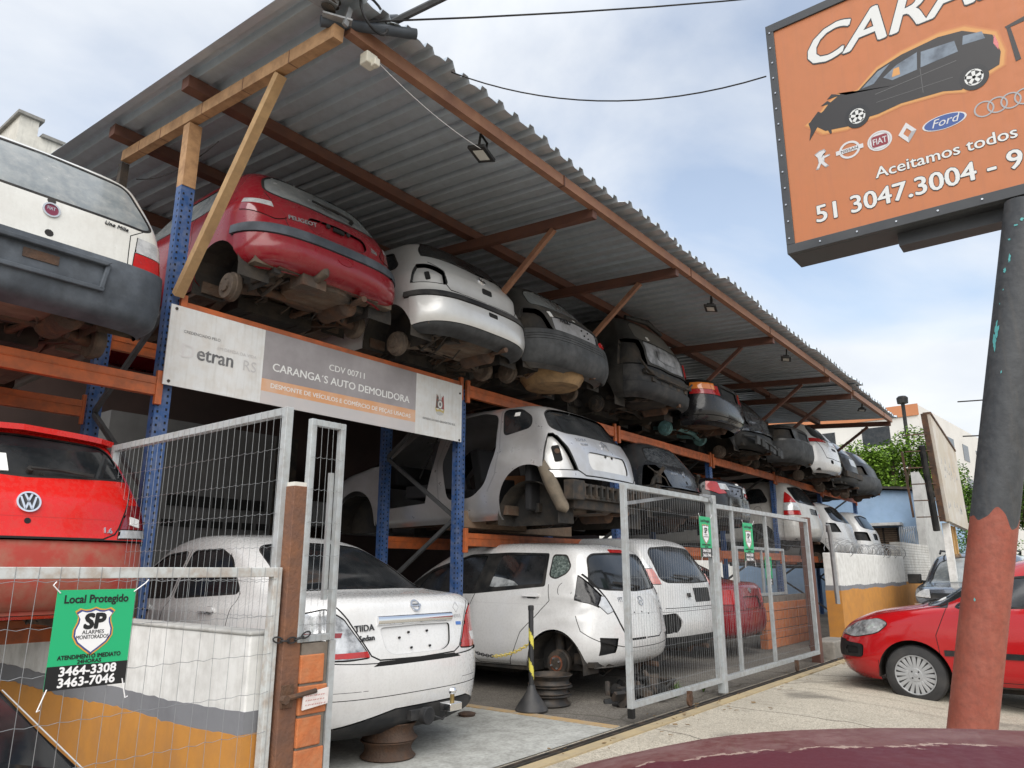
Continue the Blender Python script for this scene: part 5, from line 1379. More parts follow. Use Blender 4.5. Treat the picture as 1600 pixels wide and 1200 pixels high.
tree('broadleaf_tree', (30, 5.75, 0), 6.6, 2.0, 'bright green bushy tree rising over the blue house', 1, .66, 30000, .125, ((.13, .23, .03), (.19, .31, .045), (.065, .125, .02)))
tree('broadleaf_tree', (34, 4.6, 0), 6.4, 1.7, 'darker green tree between the blue house and the billboard', 2, .64, 15000, .11)
tree('broadleaf_tree', (40, 2.4, 0), 7.2, 1.6, 'green tree showing past the right edge of the billboard', 3, .6, 12000, .13)
tree('broadleaf_tree', (27, 3.1, 0), 3.0, 1.1, 'low green bush growing under the billboard', 4, .5, 7000, .08)
# utility pole beyond the leaning pole
t = empty('utility_pole', (44, -3.2, 0), label='grey utility pole with crossarm beyond the leaning pole', cat='pole')
op(MB().tube((44, -2.75, 0), (44, -2.75, 9), .14, 10, 0, .10), 'shaft', CEM, t, t.location, smooth=40); op(MB().bar((44, -3.7, 8.4), (44, -1.8, 8.4), .1, .1).bar((44, -3.4, 7.6), (44, -2.1, 7.6), .1, .1), 'crossarm', M['iron'], t, t.location)
t = empty('street_house', (60, -8, 0), label='pale house far down the street past the leaning pole', cat='house')
op(MB().bb((60, -9, 0), (70, -1, 4.4)), 'wall', mat('beige_render', (.55, .50, .42), .85), t, t.location); op(MB().bb((59.6, -9.3, 4.4), (70, -.7, 4.7)), 'roof', TER, t, t.location)
for k in range(3): op(MB().bb((59.95, -7.5 + 2 * k, 1.5), (60.02, -6.3 + 2 * k, 2.8)), 'window', M['glass_dark'], t, t.location)
# ---------------------------------------------------------------- the cars
def sym(half):
    """full convex outline from its right half (listed from bottom centre round to top centre)"""
    return half + [(-x, z) for x, z in reversed(half) if x > 1e-6]

TOP = 'wrecks on the top deck of the rack'; MID = 'wrecks on the middle deck of the rack'; GND = 'wrecks parked on the yard floor'
WHITE = paint('aged_white_paint', (.60, .60, .57), .30, .15)
WHITE2 = paint('white_paint', (.66, .66, .655), .22, .08, .8)
WHITE3 = paint('dusty_white_paint', (.60, .59, .56), .34, .30)
RED206 = mat('dark_red_paint', (.215, .008, .016), .22, 0, .25, .4, dirt=[((.20, .05, .045), .35, 26), ((.16, .008, .015), .4, 2.0)])
REDVW = mat('bright_red_paint', (.60, .012, .009), .20, 0, .3, .4, dirt=[((.46, .016, .012), .4, 1.6), ((.40, .06, .04), .25, 30)])
REDP = mat('red_paint', (.42, .006, .009), .12, 0, .6, .4, dirt=((.36, .008, .01), .3, 3))
SILVER = mat('silver_metallic_paint', (.50, .50, .51), .30, .55, .6, dirt=[((.24, .22, .20), .3, 2.2), ((.40, .39, .37), .3, 9)])
SILVER2 = mat('light_silver_paint', (.58, .58, .57), .32, .4, .6, dirt=[((.36, .35, .33), .35, 2.4)])
GREY = mat('dusty_grey_paint', (.05, .047, .043), .45, 0, .3, dirt=[((.17, .155, .13), .6, 2.0), ((.02, .02, .02), .5, 6)])
DGREY = mat('faded_dark_paint', (.018, .0175, .017), .36, 0, .2, .35, dirt=[((.075, .068, .058), .5, 2.1), ((.10, .095, .088), .22, 9)])
BLACKP = mat('black_paint', (.008, .008, .010), .16, 0, .35, .35, dirt=[((.035, .034, .033), .4, 3)])
BLACKD = mat('dusty_black_paint', (.010, .010, .011), .34, 0, .1, .3, dirt=[((.05, .047, .042), .5, 2.4)])
NAVY = mat('dark_blue_grey_paint', (.035, .039, .046), .22, .3, .6, dirt=[((.13, .13, .125), .45, 2.4)])

def sticker(c, view, u, v, w, h):
    F = c.surf(view, u, v)
    if F is None: return
    b = MB(); b.prism([(-w / 2, -h / 2), (w / 2, -h / 2), (w / 2, h / 2), (-w / 2, h / 2)], -.004, .004, 0, F)
    b.build('paper_sticker', M['sticker'], c.root)

def holes(c, pts, view='rear', r=.012, part='screw_holes'):
    b = MB()
    for (u, v) in pts:
        F = c.surf(view, u, v)
        if F is not None: b.prism(circle(0, 0, r, 10), -.01, .002, 0, F)
    b.build(part, M['rubber'], c.root)

# --- white boxy hatchback, top deck, far left
c = Car('hatchback', [r for r in scaled('boxy')], 3.69, 1.52, 'boxy old white hatchback with grey plastic bumper at the left end of the top deck', 'car', TOP, 1)
c.piece('bumper', M['plastic_blue'], [(-.1, .20), (.62, .20), (.62, .605), (.12, .66), (-.1, .66)], 'side', off=.022)
c.mark(rrect(-.30, .44, .28, .60, .03), 'rear', M['plastic_blue'], only=[0])
c.piece('rear_window', M['glass_grey'], round_poly(sym([(0, .985), (.60, .985), (.655, 1.02), (.535, 1.30), (.49, 1.335), (0, 1.36)]), .05), 'rear', off=-.004, gap=.02, gapm=M['rubber'])
c.both('tail_light', M['red_lens'], [(.52, .665), (.80, .665), (.80, .775), (.535, .775)], 'rear', off=.008, thr=-.3)
c.both('tail_light', M['clear_lens'], [(.537, .782), (.80, .782), (.80, .90), (.552, .90)], 'rear', off=.008, thr=-.3)
c.seam([(.485, .67), (.50, .90), (.66, 1.02)], 'rear'); c.seam([(-.485, .67), (-.50, .90), (-.66, 1.02)], 'rear')
wheel_arch(c, .66, .33, .27)
emblem(c, 'fiat', 'rear', 0, .885, .052)
holes(c, [(0, .955), (0, .72)], r=.026, part='lock')
lettering(c, 'Uno Mille', 'rear', .40, .92, .040, M['black_badge'], .0, shear=.3)
b = MB(); F = c.surf('rear', -.04, .53); b.prism(rrect(-.10, -.03, .10, .03, .004), 0, .028, 0, F); b.build('plate_slot', M['rust'], c.root)
b = MB()
F = c.surf('rear', 0, .50)
for sx in (-1, 1): b.prism([(sx * .30, -.08), (sx * .33, -.08), (sx * .36, .10), (sx * .33, .10)] if sx > 0 else [(-.36, .10), (-.33, .10), (-.30, -.08), (-.33, -.08)], .015, .045, 0, F)
b.prism([(-.33, .085), (.33, .085), (.36, .115), (-.36, .115)], .0, .06, 0, F); b.prism([(-.33, -.09), (.33, -.09), (.34, -.06), (-.34, -.06)], .0, .045, 0, F)
b.build('plate_recess', M['plastic_blue'], c.root, bevel=.006)
underbody(c, M['under_pink'], .66, 3.0, seed=3, floor_z=.36, lm=M['under'])
c.finish(WHITE, (1.53, 4.85, 2.57))

# --- dark red hatchback
c = Car('hatchback', scaled('hatch', f=lambda i, r: r.__setitem__(1, (.37, .41, .50)[i]) if i < 3 else None), 3.83, 1.66, 'dark red hatchback without rear wheels hanging over the white banner', 'car', TOP, 2, amp=.003)
wheel_arch(c, .62, .345, .27)
c.piece('bumper', RED206, [(-.1, .22), (.30, .20), (.36, .62), (.10, .70), (-.1, .70)], 'side', off=.012)
c.piece('bumper_strip', M['plastic_blue'], [(-.1, .605), (.40, .615), (.40, .685), (-.1, .70)], 'side', off=.026)
c.piece('rear_window', M['glass_grey'], round_poly(sym([(0, 1.015), (.50, 1.035), (.61, 1.085), (.555, 1.25), (.45, 1.325), (0, 1.345)]), .07), 'rear', off=-.004, gap=.018, gapm=M['rubber'])
for sx in (1, -1):
    P = round_poly([(.50, .80), (.60, .765), (.83, .87), (.83, .985), (.60, .95)], .03)
    c.piece('tail_light', M['dark_red_lens'] if True else None, [[(sx * x, z) for x, z in P]], 'rear', off=.006, thr=-.05)
    Q = [(.60, .88), (.83, .93), (.83, .975), (.61, .935)]
    c.piece('tail_light', M['clear_lens'], [[(sx * x, z) for x, z in Q]], 'rear', off=.009, thr=-.05, gap=0)
c.piece('plate_recess', RED206, round_poly(sym([(0, .745), (.25, .745), (.33, .80), (.30, .885), (0, .91)]), .04), 'rear', off=-.022, gap=.004)
for s_ in (1, -1): c.seam([(s_ * .50, .71), (s_ * .52, .80)], 'rear'); c.seam([(s_ * .60, .955), (s_ * .62, 1.07)], 'rear')
c.seam_both(pts=[(1.15, .36), (1.05, .75), (1.12, 1.0)])
for sd in ('left', 'right'): c.piece('side_window', M['glass_grey'], round_poly([(.62, 1.05), (1.05, 1.01), (2.5, .98), (2.0, 1.27), (.98, 1.28)], .05), sd, off=-.004, gap=.015, gapm=M['rubber'])
lettering(c, 'PEUGEOT', 'rear', -.37, .80, .060, M['silver_badge'], .016)
lettering(c, '206', 'rear', .42, .80, .062, M['silver_badge'], .016)
holes(c, [(-.10, .88), (.12, .88)], r=.022, part='plate_lamp')
b = MB(); F = c.surf('rear', .01, .868); b.prism(rrect(-.06, -.018, .06, .022, .004), -.01, .004, 0, F); b.build('handle_hole', M['seam'], c.root)
b = MB(); F = c.surf('rear', .02, .55)
b.ring(.045, .055, -.005, .016, 0, F, 24, sx=1.6, sy=.7); b.build('tow_cover', RED206, c.root)
wiper(c, .22, 1.06, -.15, 1.10)
underbody(c, M['under'], .62, 3.06, seed=5, floor_z=.36)
b = MB(); b.path([(-.18, .14, .36), (-.16, .04, .40), (-.14, .06, .50)], .045, 10); b.box((-.2, .2, .34), (.24, .18, .12)); b.build('tow_bracket', M['under'], c.root, smooth=40)
c.finish(RED206, (3.73, 4.79, 3.27))

# --- silver-white hatchback with plastic sheet instead of the rear window
c = Car('hatchback', scaled('hatch', dy={5: -.02, 6: -.02}, f=lambda i, r: r.__setitem__(1, (.31, .36, .49)[i]) if i < 3 else None), 3.90, 1.66, 'silver hatchback with black plastic sheet taped over its rear window opening', 'car', TOP, 3, dents=[((-.3, .1, .8), .3, .012)])
wheel_arch(c, .68, .35, .28)
c.piece('bumper', SILVER2, [(-.1, .42), (.34, .36), (.36, .70), (.16, .725), (-.1, .715)], 'side', off=.014)
c.piece('bumper_skirt', M['plastic_grey'], [(-.1, .20), (.33, .20), (.34, .355), (-.1, .43)], 'side', off=.012)
c.piece('bumper_strip', M['plastic'], [(-.1, .645), (.42, .64), (.42, .69), (-.1, .70)], 'side', off=.028)
c.piece('window_sheet', M['black_bag'], round_poly(sym([(0, 1.085), (.52, 1.07), (.66, 1.06), (.60, 1.25), (.48, 1.39), (0, 1.41)]), .06), 'rear', off=.012, gap=.01)
for sx in (1, -1):
    P = round_poly([(.53, .80), (.83, .80), (.83, 1.00), (.66, 1.02), (.56, .96)], .04)
    c.piece('lamp_opening', SILVER2, [[(sx * x, z) for x, z in P]], 'rear', off=-.045, thr=-.05, gap=.008, rim=M['trim'])
    b = MB(); F = c.surf('rear', sx * .70, .90)
    if F is not None: b.prism(rrect(-.03, -.045, .02, .045, .01), -.05, -.036, 0, F); b.build('lamp_hole', M['seam'], c.root)
c.seam(sym([(.02, .735), (.50, .745), (.545, .80), (.55, .95), (.64, 1.05)])[:5], 'rear', w=.012); c.seam([(-x, z) for x, z in [(.02, .735), (.50, .745), (.545, .80), (.55, .95), (.64, 1.05)]], 'rear', w=.012)
emblem(c, 'vw', 'rear', 0, 1.01, .055)
b = MB(); F = c.surf('rear', .02, .875); b.prism(rrect(-.075, -.035, .075, .03, .02), -.01, .004, 0, F); b.prism(rrect(-.06, -.02, .06, .025, .015), .0, .0055, 1, F); b.build('handle_hole', [M['trim'], M['seam']], c.root)
b = MB(); F = c.surf('rear', .02, .60); b.prism(rrect(-.07, -.03, .07, .02, .015), .014, .0155, 0, F); b.build('plate_lamp', M['seam'], c.root)
sticker(c, 'rear', .42, .60, .07, .09)
for sd in ('left', 'right'): c.piece('side_window', M['glass_dark'], round_poly([(.62, 1.05), (1.0, 1.02), (1.05, 1.28), (.80, 1.26)], .05), sd, off=-.004, gap=.02, gapm=M['rubber'])
underbody(c, M['under'], .68, 3.1, seed=7, floor_z=.36, drum_m=M['drum'])
c.finish(SILVER2, (5.47, 4.57, 3.17))

# --- grey hatchback with wide grey bumper
c = Car('hatchback', scaled('hatch', 1.0, {6: .03, 7: .06, 8: .06}), 3.80, 1.63, 'dusty brown-grey hatchback with a thick grey bumper and missing tail lamps', 'car', TOP, 4)
wheel_arch(c, .66, .34, .28)
c.piece('bumper', M['plastic_grey'], [(-.1, .30), (.44, .34), (.46, .66), (-.1, .70)], 'side', off=.035)
for k in range(3): c.seam([(-.05, .575 + k * .03), (.40, .565 + k * .03)], 'side', w=.005)
c.piece('rear_window', M['glass_grey'], round_poly(sym([(0, 1.06), (.52, 1.05), (.60, 1.08), (.53, 1.27), (.42, 1.33), (0, 1.35)]), .06), 'rear', off=-.004, gap=.012, gapm=M['rubber'])
for sx in (1, -1):
    P = [(.50, .72), (.83, .72), (.83, .98), (.60, .98)]
    c.piece('lamp_opening', M['under_dark'], [[(sx * x, z) for x, z in P]], 'rear', off=-.06, thr=-.05, gap=.008)
c.piece('tailgate_panel', mat('bare_silver_patch', (.30, .30, .31), .5, .2, dirt=((.12, .11, .10), .6, 4)), sym([(0, .73), (.46, .73), (.47, .90), (0, .93)]), 'rear', off=-.012, gap=.006)
lettering(c, 'PALIO', 'rear', -.24, .86, .075, M['black_badge'], .01)
holes(c, [(.1, .86), (.14, .80), (.24, .86), (.22, .78)], r=.010)
sticker(c, 'rear', -.47, .93, .05, .09); sticker(c, 'rear', .02, .97, .03, .03)
b = MB(); F = c.surf('rear', .44, .70); b.box((0, .02, .04), (.06, .07, .03), 0, None, F); b.build('side_marker', M['red_lens'], c.root)
underbody(c, M['under'], .66, 3.0, seed=8, floor_z=.36, drum_m=M['drum'])
b = MB(); b.lathe([(0, .40), (.10, .39), (.20, .32), (.22, .1)], (0, .48, .38), (0, 0, -1), 26); b.build('spare_wheel_well', mat('ochre_dust', (.30, .19, .09), .85, dirt=((.10, .07, .045), .7, 6)), c.root, smooth=40)
c.finish(GREY, (7.10, 4.5, 3.20))

# --- dark sport utility with stripped rear
c = Car('sport_utility_car', scaled('suv'), 4.3, 1.80, 'tall dark dusty sport utility car with stripped bumper and bare patches on its tailgate', 'car', TOP, 5, dents=[((.1, .0, .85), .35, .03)])
wheel_arch(c, .85, .38, .33)
c.piece('rear_window', mat('dust_caked_glass', (.10, .095, .085), .4, dirt=((.19, .175, .15), .6, 3)), round_poly(sym([(0, 1.20), (.60, 1.20), (.66, 1.24), (.60, 1.46), (.5, 1.52), (0, 1.55)]), .06), 'rear', off=-.004, gap=.010, gapm=M['rubber'])
for sx in (1, -1):
    P = [(.60, .80), (.90, .80), (.90, 1.18), (.63, 1.18)]
    c.piece('lamp_opening', M['under_dark'], [[(sx * x, z) for x, z in P]], 'rear', off=-.07, thr=-.05, gap=.008, rim=M['iron'])
PATCH = mat('scuffed_silver_patch', (.36, .37, .39), .4, .2, dirt=[((.025, .025, .025), .95, 4.2), ((.12, .12, .12), .4, 11)])
c.piece('tailgate_panel', PATCH, round_poly(sym([(0, .84), (.50, .84), (.57, .90), (.56, 1.18), (0, 1.19)]), .04), 'rear', off=-.006, gap=.012)
c.piece('plate_recess', M['trim'], rrect(-.26, .95, .30, 1.08, .03), 'rear', off=-.03, gap=.01, gapm=PATCH, only=[0, 11, 12, 13, 14, 15])
c.piece('bumper', M['plastic'], [(-.1, .55), (.30, .55), (.30, .80), (-.1, .80)], 'side', off=-.02)
c.piece('bumper_skirt', M['plastic'], [(-.1, .36), (.33, .30), (.30, .545), (-.1, .545)], 'side', off=.004)
sticker(c, 'rear', -.34, 1.27, .06, .06)
b = MB(); F = c.surf('rear', .72, .98); b.box((0, 0, -.01), (.09, .20, .05), 0, None, F); b.build('tail_light', M['red_lens'], c.root)
b = MB()
for k in range(5): b.box((-.5 + .25 * k, .06, .60 - .02 * (k % 2)), (.10, .08, .06))
b.path([(-.75, .10, .86), (-.72, .02, .72), (-.5, -.01, .64), (.5, -.01, .64), (.74, .03, .76)], .018, 6)
b.bb((-.72, .03, .66), (.72, .08, .73)); b.build('bumper_beam', M['iron'], c.root)
b = MB(); b.path([(-.56, .42, 1.60), (0, .36, 1.64), (.56, .42, 1.60)], [.03, .045, .03], 8); b.build('roof_spoiler', M['trim'], c.root, smooth=50)
underbody(c, M['under_dark'], .85, 3.45, seed=9, floor_z=.42, drum_m=M['iron'], liner_r=.40, hub_z=.33)
c.finish(DGREY, (9.6, 4.6, 3.24))

# --- black sedan with amber-red lamps
c = Car('sedan', scaled('sedan', .98), 4.4, 1.70, 'black sedan with amber and red tail lamps jutting past the dark sport utility car', 'car', TOP, 6)
wheel_arch(c, .92, .35, .29)
c.piece('bumper', BLACKP, [(-.1, .24), (.56, .26), (.56, .64), (-.1, .68)], 'side', off=.022)
c.seam([(-.05, .40), (.5, .40)], 'side', w=.012, m=M['trim'])
for sx in (1, -1):
    for (z0, z1, mm) in ((.74, .82, 'red_lens'), (.825, .93, 'amber_lens')):
        P = [(.50, z0), (.88, z0), (.88, z1), (.52, z1)]
        c.piece('tail_light', M[mm], [[(sx * x, z) for x, z in P]], 'rear', off=.012, thr=-.55, gap=.004)
    P = [(.40, .74), (.495, .74), (.51, .90), (.42, .90)]
    c.piece('tail_light', M['red_lens'], [[(sx * x, z) for x, z in P]], 'rear', off=.010)
c.piece('plate_recess', M['trim'], rrect(-.30, .72, .30, .90, .03), 'rear', off=-.02)
c.piece('rear_window', M['glass_dark'], sym([(0, .60), (.62, .62), (.50, 1.22), (0, 1.28)]), 'top', off=-.004, gap=.012, gapm=M['rubber'])
c.seam([(-.58, .68), (-.60, .97)], 'rear'); c.seam([(.58, .68), (.60, .97)], 'rear')
sticker(c, 'left', .42, .60, .16, .04)
underbody(c, M['under'], .92, 3.6, seed=10, floor_z=.38, drum_m=M['teal'])
c.finish(BLACKP, (11.7, 4.53, 3.26))

# --- dark hatch with torn bumper
c = Car('hatchback', scaled('hatch'), 3.9, 1.66, 'dark hatchback with its torn rear bumper hanging beside the black sedan', 'car', TOP, 7, dents=[((-.4, .05, .8), .4, .04)])
wheel_arch(c, .68, .34, .28)
c.piece('bumper', M['trim'], [(-.1, .22), (.30, .22), (.30, .60), (-.1, .62)], 'side', off=-.03)
c.piece('rear_window', M['glass_dark'], round_poly(sym([(0, 1.03), (.58, 1.05), (.50, 1.31), (0, 1.34)]), .06), 'rear', off=-.004, gap=.012, gapm=M['rubber'])
c.both('tail_light', M['lamp_dark'], [(.52, .74), (.83, .74), (.83, .98), (.58, .98)], 'rear', off=-.02, thr=-.05)
b = MB()
for k in range(7): b.box((-.6 + .2 * k, -.04 - .015 * (k % 2), .42 - .02 * k), (.15, .05, .16), k % 2)
b.path([(-.78, .16, .52), (-.55, -.05, .48), (0, -.08, .40), (.55, -.05, .32)], .022, 6); b.build('bumper_frame', [M['plastic_grey'], M['trim']], c.root, bevel=.008)
underbody(c, M['under_dark'], .68, 3.1, seed=11)
c.finish(NAVY, (13.7, 4.7, 3.10))

# --- dark sedan with a long grey bumper
c = Car('sedan', scaled('sedan', .97), 4.3, 1.68, 'dark dusty sedan with a rounded black bumper left of the white hatchback', 'car', TOP, 8)
wheel_arch(c, .90, .34, .29)
c.piece('bumper', M['plastic_grey'], [(-.1, .24), (.60, .26), (.60, .64), (-.1, .68)], 'side', off=.03)
c.both('lamp_opening', M['under_dark'], [(.50, .72), (.86, .72), (.86, .92), (.54, .92)], 'rear', off=-.05, thr=-.2)
c.piece('plate_recess', M['trim'], rrect(-.3, .74, .3, .9, .03), 'rear', off=-.015)
c.piece('rear_window', M['glass_dark'], sym([(0, .60), (.62, .62), (.50, 1.22), (0, 1.28)]), 'top', off=-.004, gap=.012, gapm=M['rubber'])
underbody(c, M['under_dark'], .90, 3.5, seed=12, drum_m=M['iron'])
c.finish(DGREY, (15.6, 4.54, 3.10))

# --- white hatch
c = Car('hatchback', scaled('mpv', .93), 3.95, 1.70, 'white hatchback with red lamp strip under its rear window on the top deck', 'car', TOP, 9)
wheel_arch(c, .68, .34, .29)
c.piece('rear_window', M['glass_dark'], round_poly(sym([(0, 1.06), (.58, 1.08), (.66, 1.12), (.56, 1.36), (0, 1.42)]), .06), 'rear', off=-.004, gap=.02, gapm=M['rubber'])
c.both('tail_light', M['red_lens'], [(.36, .98), (.83, .98), (.83, 1.07), (.40, 1.05)], 'rear', off=.008, thr=-.1)
c.seam(sym([(.02, .60), (.55, .62), (.62, .85), (.70, 1.0)])[:4], 'rear', w=.016); c.seam([(-.02, .60), (-.55, .62), (-.62, .85), (-.70, 1.0)], 'rear', w=.016)
c.piece('plate_recess', M['trim'], rrect(-.16, .82, .16, .87, .02), 'rear', off=-.01)
c.hole(rrect(.28, .50, .42, .58, .03), 'rear'); c.hole(rrect(-.42, .50, -.28, .58, .03), 'rear')
b = MB(); b.bb((-.5, .10, .45), (.5, .14, .64)); b.build('bumper_beam', M['seam'], c.root)
underbody(c, M['under_dark'], .68, 3.1, seed=13)
c.finish(WHITE2, (17.5, 4.46, 3.02))

# --- gutted black hatch
c = Car('hatchback', scaled('mpv', .95), 4.0, 1.72, 'gutted black hatchback with open rear corner next to the white hatchback', 'car', TOP, 10, dents=[((-.6, .2, .8), .45, .08)])
wheel_arch(c, .70, .35, .30)
c.piece('bumper', M['trim'], [(-.1, .24), (.40, .24), (.40, .62), (-.1, .64)], 'side', off=-.03)
for sx in (1, -1): c.hole([(sx * x, z) for x, z in [(.50, .66), (.9, .66), (.9, 1.10), (.58, 1.08)]], 'rear', thr=-.1)
c.piece('tailgate_panel', SILVER, rrect(-.2, .80, .46, .98, .06), 'rear', off=.003)
c.piece('rear_window', M['glass_dark'], round_poly(sym([(0, 1.08), (.60, 1.09), (.55, 1.38), (0, 1.44)]), .06), 'rear', off=-.004, gap=.02, gapm=M['rubber'])
b = MB(); b.bb((-.72, .02, .50), (.72, .12, .64)); b.bb((-.80, .14, .55), (-.62, .40, .72)); b.bb((.62, .14, .55), (.8, .40, .72))
b.path([(-.8, .2, 1.0), (-.74, .12, .8), (-.7, .06, .6)], .03, 6); b.build('bumper_beam', M['iron'], c.root, bevel=.01)
sticker(c, 'left', .42, 1.12, .05, .08)
underbody(c, M['under_dark'], .70, 3.1, seed=14)
c.finish(BLACKD, (19.55, 4.58, 2.93))

# --- last dark car of the deck
c = Car('hatchback', scaled('hatch', 1.03), 4.0, 1.70, 'dark charcoal hatchback at the far right end of the top deck', 'car', TOP, 11)
wheel_arch(c, .70, .35, .30)
c.piece('bumper', M['plastic_grey'], [(-.1, .24), (.42, .26), (.42, .66), (-.1, .70)], 'side', off=.02)
c.both('lamp_opening', M['under_dark'], [(.54, .74), (.86, .74), (.86, .98), (.58, .98)], 'rear', off=-.05, thr=-.1)
c.piece('rear_window', M['glass_dark'], round_poly(sym([(0, 1.06), (.58, 1.08), (.50, 1.34), (0, 1.38)]), .06), 'rear', off=-.004, gap=.02, gapm=M['rubber'])
c.seam([(.56, .70), (.60, 1.0)], 'rear'); c.seam([(-.56, .70), (-.60, 1.0)], 'rear')
underbody(c, M['under_dark'], .70, 3.1, seed=15)
c.finish(BLACKD, (21.6, 4.54, 2.93))

# ------------------------------------------------ middle deck
# --- bright red hatch, far left
c = Car('hatchback', scaled('hatch', 1.025), 3.90, 1.62, 'bright red hatchback with a removed rear bumper under the white boxy hatchback', 'car', MID, 20)
wheel_arch(c, .66, .35, .28)
c.piece('rear_window', M['glass_dark'], round_poly(sym([(0, 1.09), (.56, 1.06), (.63, 1.10), (.565, 1.285), (.50, 1.33), (0, 1.35)]), .045), 'rear', off=-.005, gap=.014, gapm=M['rubber'])
for sx in (1, -1):
    c.piece('tail_light', M['dark_red_lens'], [[(sx * x, z) for x, z in [(.535, .79), (.83, .80), (.83, .955), (.60, .945)]]], 'rear', off=.012, thr=-.15)
    c.piece('tail_light', M['clear_lens'], [[(sx * x, z) for x, z in [(.52, .735), (.83, .745), (.83, .795), (.535, .785)]]], 'rear', off=.012, thr=-.15)
c.piece('bumper_carrier', mat('dusty_red_primer', (.34, .035, .022), .6, dirt=[((.22, .12, .075), .75, 2.4), ((.27, .19, .13), .45, 8)]), [(-.1, .30), (.40, .30), (.40, .72), (-.1, .72)], 'side', off=-.02)
c.seam([(-.02, .728), (.42, .728), (.50, .76), (.53, .80), (.60, .95), (.66, 1.06)], 'rear', w=.010); c.seam([(.02, .728), (-.42, .728), (-.50, .76), (-.53, .80), (-.60, .95), (-.66, 1.06)], 'rear', w=.010)
c.seam([(-.5, .845), (.5, .845)], 'rear', w=.004, m=mat('crease_red', (.40, .015, .012), .3))
emblem(c, 'vw', 'rear', 0, .925, .064)
holes(c, [(0, .82)], r=.018, part='lock')
lettering(c, '1.6', 'rear', .45, .765, .050, M['silver_badge'], .02)
b = MB()
P = [c.surf('rear', x, 1.365) for x in np.linspace(-.56, .56, 13)]
pts = [p @ Vector((0, 0, .045 - .03 * abs(i - 6) / 6)) for i, p in enumerate(P)]
for i in range(12): b.bar(pts[i], pts[i + 1] + (pts[i + 1] - pts[i]) * .05, .09, .035)
b.build('roof_spoiler', REDVW, c.root, smooth=50)
wiper(c, .02, 1.115, .34, 1.10)
sticker(c, 'rear', -.17, 1.16, .16, .14)
b = MB(); F = c.surf('rear', .64, .84); b.prism(rrect(-.045, -.028, .045, .028, .006), .006, .016, 0, F); b.build('paper_sticker', M['sticker'], c.root)
underbody(c, M['under_pink'], .66, 3.1, seed=21, floor_z=.36, lm=M['rust'])
c.finish(REDVW, (1.63, 4.71, .70))

# --- silver people carrier without doors
c = Car('people_carrier', scaled('mpv'), 4.28, 1.76, 'silver people carrier stripped of doors, lamps and rear bumper on wooden sleepers', 'car', MID, 22, amp=.002)
wheel_arch(c, .58, .37, .50)
c.hole([(.2, .1), (.95, .1), (.95, .52), (.2, .52)], 'left', thr=.12); c.hole([(.2, .1), (.95, .1), (.95, .52), (.2, .52)], 'right', thr=.12)
wheel_arch(c, 3.34, .36, .40)
for sd in ('left', 'right'):
    c.piece('quarter_window', M['glass_dark'], round_poly([(.60, 1.30), (.96, 1.24), (1.05, 1.56), (.80, 1.535), (.62, 1.42)], .06), sd, off=-.005, gap=.012, gapm=M['rubber'])
    # rear and front door openings
    c.hole(round_poly([(1.16, .70), (1.35, .56), (1.72, .55), (1.84, 1.0), (1.70, 1.53), (1.35, 1.56), (1.11, 1.50), (1.04, 1.05)], .08), sd)
    c.hole(round_poly([(2.00, .54), (2.72, .50), (2.92, 1.02), (2.20, 1.52), (1.86, 1.56), (1.98, 1.0)], .06), sd)
    c.piece('front_quarter_glass', M['glass_dark'], [(2.98, 1.06), (3.30, 1.06), (2.72, 1.38), (2.66, 1.30)], sd, off=-.005, gap=.01)
    c.seam([(1.12, .62), (1.02, .80), (.99, 1.08), (1.08, 1.55)], sd, w=.02, m=mat('door_flange_silver', (.32, .32, .33), .4, .4))
    c.seam([(1.86, .56), (1.92, 1.0), (1.80, 1.56)], sd, w=.016, m=MATS['door_flange_silver'])
c.piece('rear_window', M['glass_dark'], round_poly(sym([(0, 1.21), (.60, 1.22), (.70, 1.27), (.63, 1.46), (.55, 1.51), (0, 1.54)]), .06), 'rear', off=-.02, gap=.012, gapm=M['rubber'])
for sx in (1, -1):
    P = [(.60, .80), (.95, .80), (.95, 1.18), (.72, 1.20), (.66, 1.05)]
    c.piece('lamp_opening', SILVER2, [[(sx * x, z) for x, z in P]], 'rear', off=-.05, thr=-.05, gap=.010, rim=M['trim'])
    b = MB(); F = c.surf('rear', sx * .76, .98)
    if F is not None:
        b.prism(rrect(-.05, -.08, .04, .10, .02), -.05, -.04, 0, F); b.prism(circle(.0, .03, .03, 10), -.05, -.03, 1, F); b.build('lamp_hole', [M['seam'], M['rust']], c.root)
c.hole([(-.92, .20), (.92, .20), (.92, .715), (-.92, .715)], 'rear', thr=-.1)
c.piece('plate_recess', mat('bare_white_plastic', (.60, .60, .59), .4, dirt=((.42, .41, .39), .5, 5)), round_poly([(-.38, .82), (.36, .82), (.39, .88), (.37, 1.02), (-.40, 1.02), (-.42, .88)], .06), 'rear', off=-.014, gap=.005, gapm=SILVER)
c.seam(sym([(0, .745), (.50, .745), (.60, .80), (.655, 1.0), (.70, 1.18)])[:5], 'rear', w=.016); c.seam([(0, .745), (-.50, .745), (-.60, .80), (-.655, 1.0), (-.70, 1.18)], 'rear', w=.016)
emblem(c, 'citroen', 'rear', .0, 1.125, .065)
lettering(c, 'XSARA', 'rear', -.42, 1.135, .055, M['silver_badge'], .004); lettering(c, 'PICASSO', 'rear', -.40, 1.09, .034, M['silver_badge'], .004)
holes(c, [(-.06, 1.0), (.08, 1.0)], r=.014, part='plate_lamp')
sticker(c, 'left', .84, 1.48, .07, .05)
b = MB()
b.bb((-.74, .06, .50), (.74, .10, .545)); b.bb((-.74, .05, .63), (.74, .10, .66)); b.bb((-.70, .10, .40), (.70, .16, .50))
for k in range(13): b.bb((-.70 + .114 * k, .03, .52), (-.675 + .114 * k, .10, .66))
